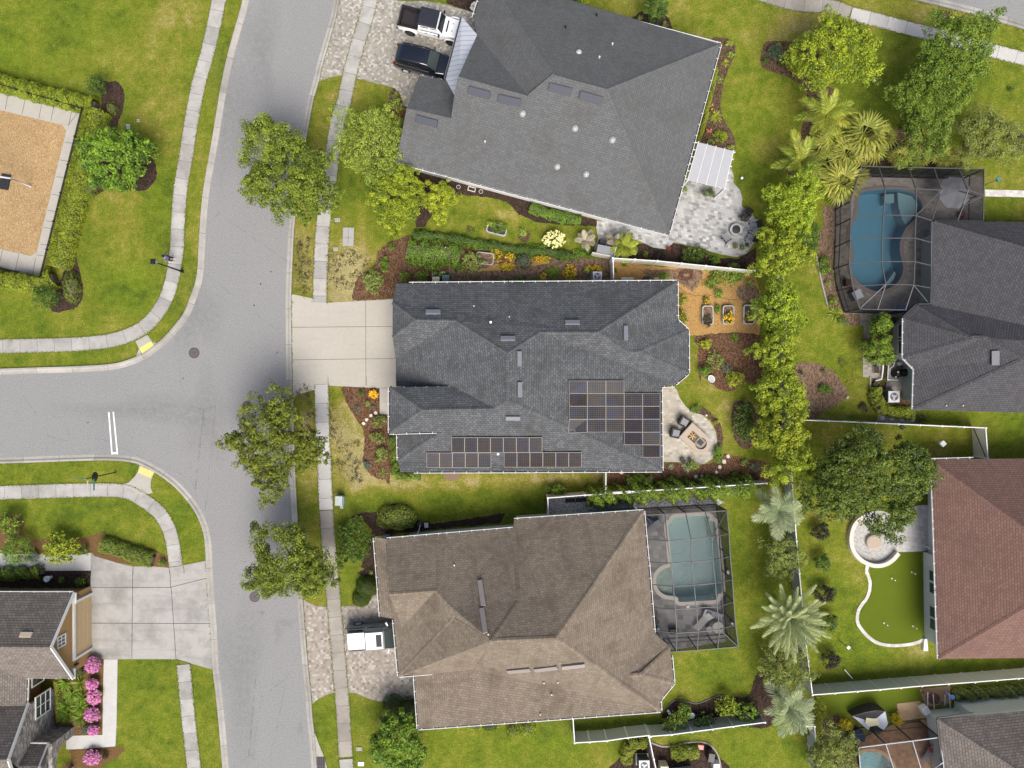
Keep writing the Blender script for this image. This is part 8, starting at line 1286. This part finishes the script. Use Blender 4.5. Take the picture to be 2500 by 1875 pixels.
 (1893, 128, 26, 22, 1.0, 'bluegreen_leaf', 'blue green shrub at the mulch island tip', {}), (1900, 112, 10, 8, .6, 'lime_leaf', 'variegated tuft at the mulch island tip', {}), (1868, 148, 9, 9, .4, 'dark_leaf', 'dark plant at the mulch island rim', {}), (1945, 155, 24, 36, 1.0, 'gold_leaf', 'golden shrub left of the maple', {}), (1912, 155, 10, 10, .5, 'dark_leaf', 'dark green plant in the mulch island', {}), (2468, 217, 9, 8, .4, 'dark_leaf', 'dark plant ringed by stones in the northeast lawn', {}), (2495, 345, 12, 12, .6, 'mid_leaf', 'green shrub in the bed at the right edge', {}), (2178, 320, 16, 14, .6, 'rust_leaf', 'reddish undergrowth beside the fan palms', {}),
 (2014, 640, 16, 18, .7, 'mid_leaf', 'green plant in the border by the enclosure wall', {}), (2015, 660, 20, 12, .6, 'mid_leaf', 'leafy plant lower in the enclosure border', {}), (2022, 690, 8, 10, .4, 'olive_leaf', 'small plant in the middle of the enclosure border', {}), (2032, 735, 12, 14, .6, 'mid_leaf', 'green plant above the yellow green agave', {}), (2060, 785, 16, 12, .6, 'mid_leaf', 'green plant right of the yellow green agave', {}), (2133, 808, 8, 12, .4, 'dark_leaf', 'dark plant in the square paver cutout', {}), (2015, 950, 20, 13, .5, 'mid_leaf', 'green shrub in the round leaf litter bed', {}), (1955, 910, 8, 6, .3, 'dark_leaf', 'small dark plant at the top of the leaf litter bed', {}), (2010, 905, 6, 6, .3, 'dark_leaf', 'tiny dark plant in the leaf litter bed', {}), (2110, 995, 14, 14, .4, 'weed_leaf', 'dry brown plant at the fence by the gravel path', {}), (2250, 1020, 12, 14, .4, 'weed_leaf', 'dry reddish plant at the sage house corner', {}), (2135, 940, 4, 8, .4, 'mid_leaf', 'greens in the pale trough planter', {})]
for px, py, rx, ry, h_, lf, lb, kw_ in SH:
    fl = kw_.get('flowers') or lf.endswith('petal'); small = max(rx, ry) < 14
    shrub(px, py, rx, ry, h_, 'hedge_leaf' if lf.endswith('petal') else lf, lb, 'flower' if fl else ('plant' if small else 'shrub'), 'flowering_plant' if fl else ('small_plant' if small else 'shrub'), **{**({'flowers': lf, 'nf': 60} if lf.endswith('petal') else {}), **({'size': .08, 'cr': .12} if small and 'size' not in kw_ else {}), **kw_})
AZ = ('pink azalea nearest the garage', 'pink azalea second from the garage', 'pink azalea in the middle of the bed', 'pink azalea fourth from the garage', 'smallest pink azalea beside the dark leafy shrub', 'largest pink azalea south of the porch walk')
for (px, py), r_, lb in zip(T(0, 3, '785,790 780,950 797,1060 780,1208 790,1338 783,1570'), (19, 15, 17, 20, 12, 22), AZ): shrub(px, py, r_, r_ * (.8 + .4 * math.sin(px) ** 2), .75, 'mid_leaf', lb, 'flower', 'azalea', 'pink azaleas by the front walk', .09, .14, 'pink_petal', 150, fsize=.13, lob=.22)
# spiky plants
for (px, py), r_, lf, lb, k in [(*q,) for q in zip(T(2, 1, '395,715 1915,1258') + T(3, 1, '630,1055') + T(2, 2, '1382,762 1515,770') + T(1, 2, '1080,815') + T(2, 0, '1840,520 1760,975'), (24, 15, 25, 10, 15, 18, 12, 20), ('palmetto_leaf', 'mid_leaf', 'areca_leaf', 'silver_leaf', 'silver_leaf', 'olive_leaf', 'areca_leaf', 'areca_leaf'), ('spiky green agave beside the orange flowers', 'spiky round plant at the edge of the pond bed', 'yellow green agave at the enclosure corner', 'pale spiky plant under the patio edge', 'pale spiky plant below the patio pots', 'thin spiky plant at the end of the front bed', 'yellow spiky plant in the east mulch bed', 'yellow green cycad in the east mulch bed'), ((80, .02), (46, .02), (40, .05), (16, .03), (26, .03), (24, .018), (26, .04), (36, .05)))]: spiky(px, py, r_, lf, lb, n=k[0], w=k[1])
for i, (px, py) in enumerate(T(0, 3, '520,955 650,960 580,1055 665,1085 530,1155 650,1160 545,1235 660,1255')): spiky(px, py, 27, 'palmetto_leaf', 'dark palmetto clump beside the stone wall, ' + ('nearest the house wall at the garage end', 'nearest the azaleas at the garage end', 'second row by the wall', 'second row by the azaleas', 'third row by the wall', 'third row by the azaleas', 'last by the wall near the porch', 'last by the azaleas near the porch')[i], 'palmetto', 'plant', 'palmettos by the stone front', 44, .045, .5, lift=(.1, 1.2), droop=.3)
# weedy tufts in the front lawns, litter and road specks
def weeds(name, regions, n, lf, label, size=.10, per=13, spread=.17):
    r = rg(); V, Ti = [], []
    for (px, py, rx, ry, m) in regions:
        for _ in range(m):
            q = math.sqrt(r.uniform()) ; a = r.uniform(0, 6.283); c = P(px + math.cos(a) * rx * q, py + math.sin(a) * ry * q); k = int(per * r.uniform(.4, 1.5)); sp = spread * r.uniform(.5, 1.3)
            p = np.array([c.x, c.y, .03]) + r.normal(size=(k, 3)) * np.array([sp * .6, sp * .6, .02]); p[:, 2] = np.abs(p[:, 2]) + .01
            V.append(leafquads(p, unit(r.normal(size=(k, 3)) * .5 + np.array([0, 0, 1])), size, r, .4)); Ti.append(r.uniform(0, 1, k))
    o = quads(name, np.concatenate(V), np.concatenate(Ti), lf); tag(o, label, 'weeds', None, 'stuff')
weeds('weed_tufts', [(741, 645, 20, 55, 70), (740, 590, 20, 15, 16), (815, 640, 22, 30, 34), (858, 628, 24, 22, 36), (822, 680, 16, 22, 22), (870, 670, 14, 10, 12), (895, 640, 14, 18, 8), (740, 690, 18, 40, 16), (850, 695, 18, 12, 10), (738, 955, 22, 20, 30), (755, 1010, 12, 40, 22), (808, 1000, 8, 60, 14), (818, 1060, 18, 30, 16), (870, 1090, 14, 14, 10), (850, 1130, 34, 24, 46), (870, 1165, 26, 14, 22), (838, 1090, 14, 20, 10), (2060, 890, 30, 26, 10), (2070, 885, 40, 20, 8), (2080, 930, 16, 8, 4), (1150, 562, 14, 10, 10)], 1, 'weed_leaf', 'dark dead weed tufts scattered over the dry front lawns')
def fringe():
    r = rg(); V, Ti = [], []
    for e in EDGES:
        for a, c in zip(e, e[1:]):
            n = int((c - a).length * 34)
            if n < 1 or max(abs(a.x), abs(a.y)) > 46: continue
            f = r.uniform(0, 1, (n, 1)); p = np.array([[a.x, a.y]]) * (1 - f) + np.array([[c.x, c.y]]) * f + r.normal(0, .055, (n, 2)) * (.5 + r.uniform(0, 1, (n, 1)) ** 3 * 1.6)
            p = np.concatenate([p, r.uniform(.04, .06, (n, 1))], 1); V.append(leafquads(p, unit(r.normal(size=(n, 3)) * .4 + np.array([0, 0, 1])), .11, r, .45)); Ti.append(r.uniform(0, 1, n))
    tag(quads('grass_fringe', np.concatenate(V), np.concatenate(Ti), 'fringe_leaf'), 'ragged grass growing over the edges of the pavements', 'grass', None, 'stuff')
fringe()
b = B(); r_ = rg()
for _ in range(70):
    px, py = r_.uniform(560, 700), r_.uniform(300, 1850)
    c = P(px, py, .012); b.lathe(c, [(r_.uniform(.015, .04), 0), (.01, .006)], 6, 0, 1, r_.uniform(.5, 1))
for px, py in T(1, 1, '145,703 57,806 2,986 197,1385') + T(0, 1, '2200,805 2143,986 1545,1603') + T(0, 2, '742,385'): b.lathe(P(px, py, .012), [(.06, 0), (.03, .015)], 7)
tag(b.build('leaf_debris', 'dark_channel'), 'small dark leaf debris scattered on the street', 'debris', None, 'stuff')
# ------------------------------------------------------------------ light, sky, camera
w = bpy.data.worlds.new('World'); SC.world = w; w.use_nodes = True; nt = w.node_tree; bg = nt.nodes['Background']; sky = nt.nodes.new('ShaderNodeTexSky'); sky.sky_type = 'NISHITA'; sky.sun_disc = False
ELEV, AZ_ = math.radians(55), math.radians(165)                     # sun bearing measured clockwise from the top of the photo
sky.sun_elevation = ELEV; sky.sun_rotation = AZ_; sky.dust_density = 4.0; sky.ozone_density = .5; sky.air_density = .7
nt.links.new(sky.outputs[0], bg.inputs[0]); bg.inputs[1].default_value = .075
sd = bpy.data.lights.new('sun', 'SUN'); sd.energy = 1.5; sd.angle = math.radians(40); sd.color = (1.0, .965, .905); so = bpy.data.objects.new('sun', sd); COL.objects.link(so)
d = Vector((math.sin(AZ_) * math.cos(ELEV), math.cos(AZ_) * math.cos(ELEV), math.sin(ELEV))); so.rotation_euler = d.to_track_quat('Z', 'Y').to_euler(); so.location = d * 80
cd = bpy.data.cameras.new('camera'); cam = bpy.data.objects.new('camera', cd); COL.objects.link(cam); cam.location = (0, 0, H); cam.rotation_euler = (0, 0, 0); cd.sensor_width = 36; cd.lens = 18 / (1250 / PX) * H; cd.clip_end = 1500; cd.clip_start = .5; SC.camera = cam
vs = SC.view_settings; vs.view_transform = 'Standard'; vs.look = 'None'; vs.exposure = 1.33; vs.gamma = 1; vs.use_curve_mapping = False
SC.cycles.max_bounces = 6; SC.cycles.diffuse_bounces = 3; SC.cycles.transparent_max_bounces = 10; SC.cycles.caustics_reflective = False; SC.cycles.caustics_refractive = False; SC.cycles.use_denoising = True
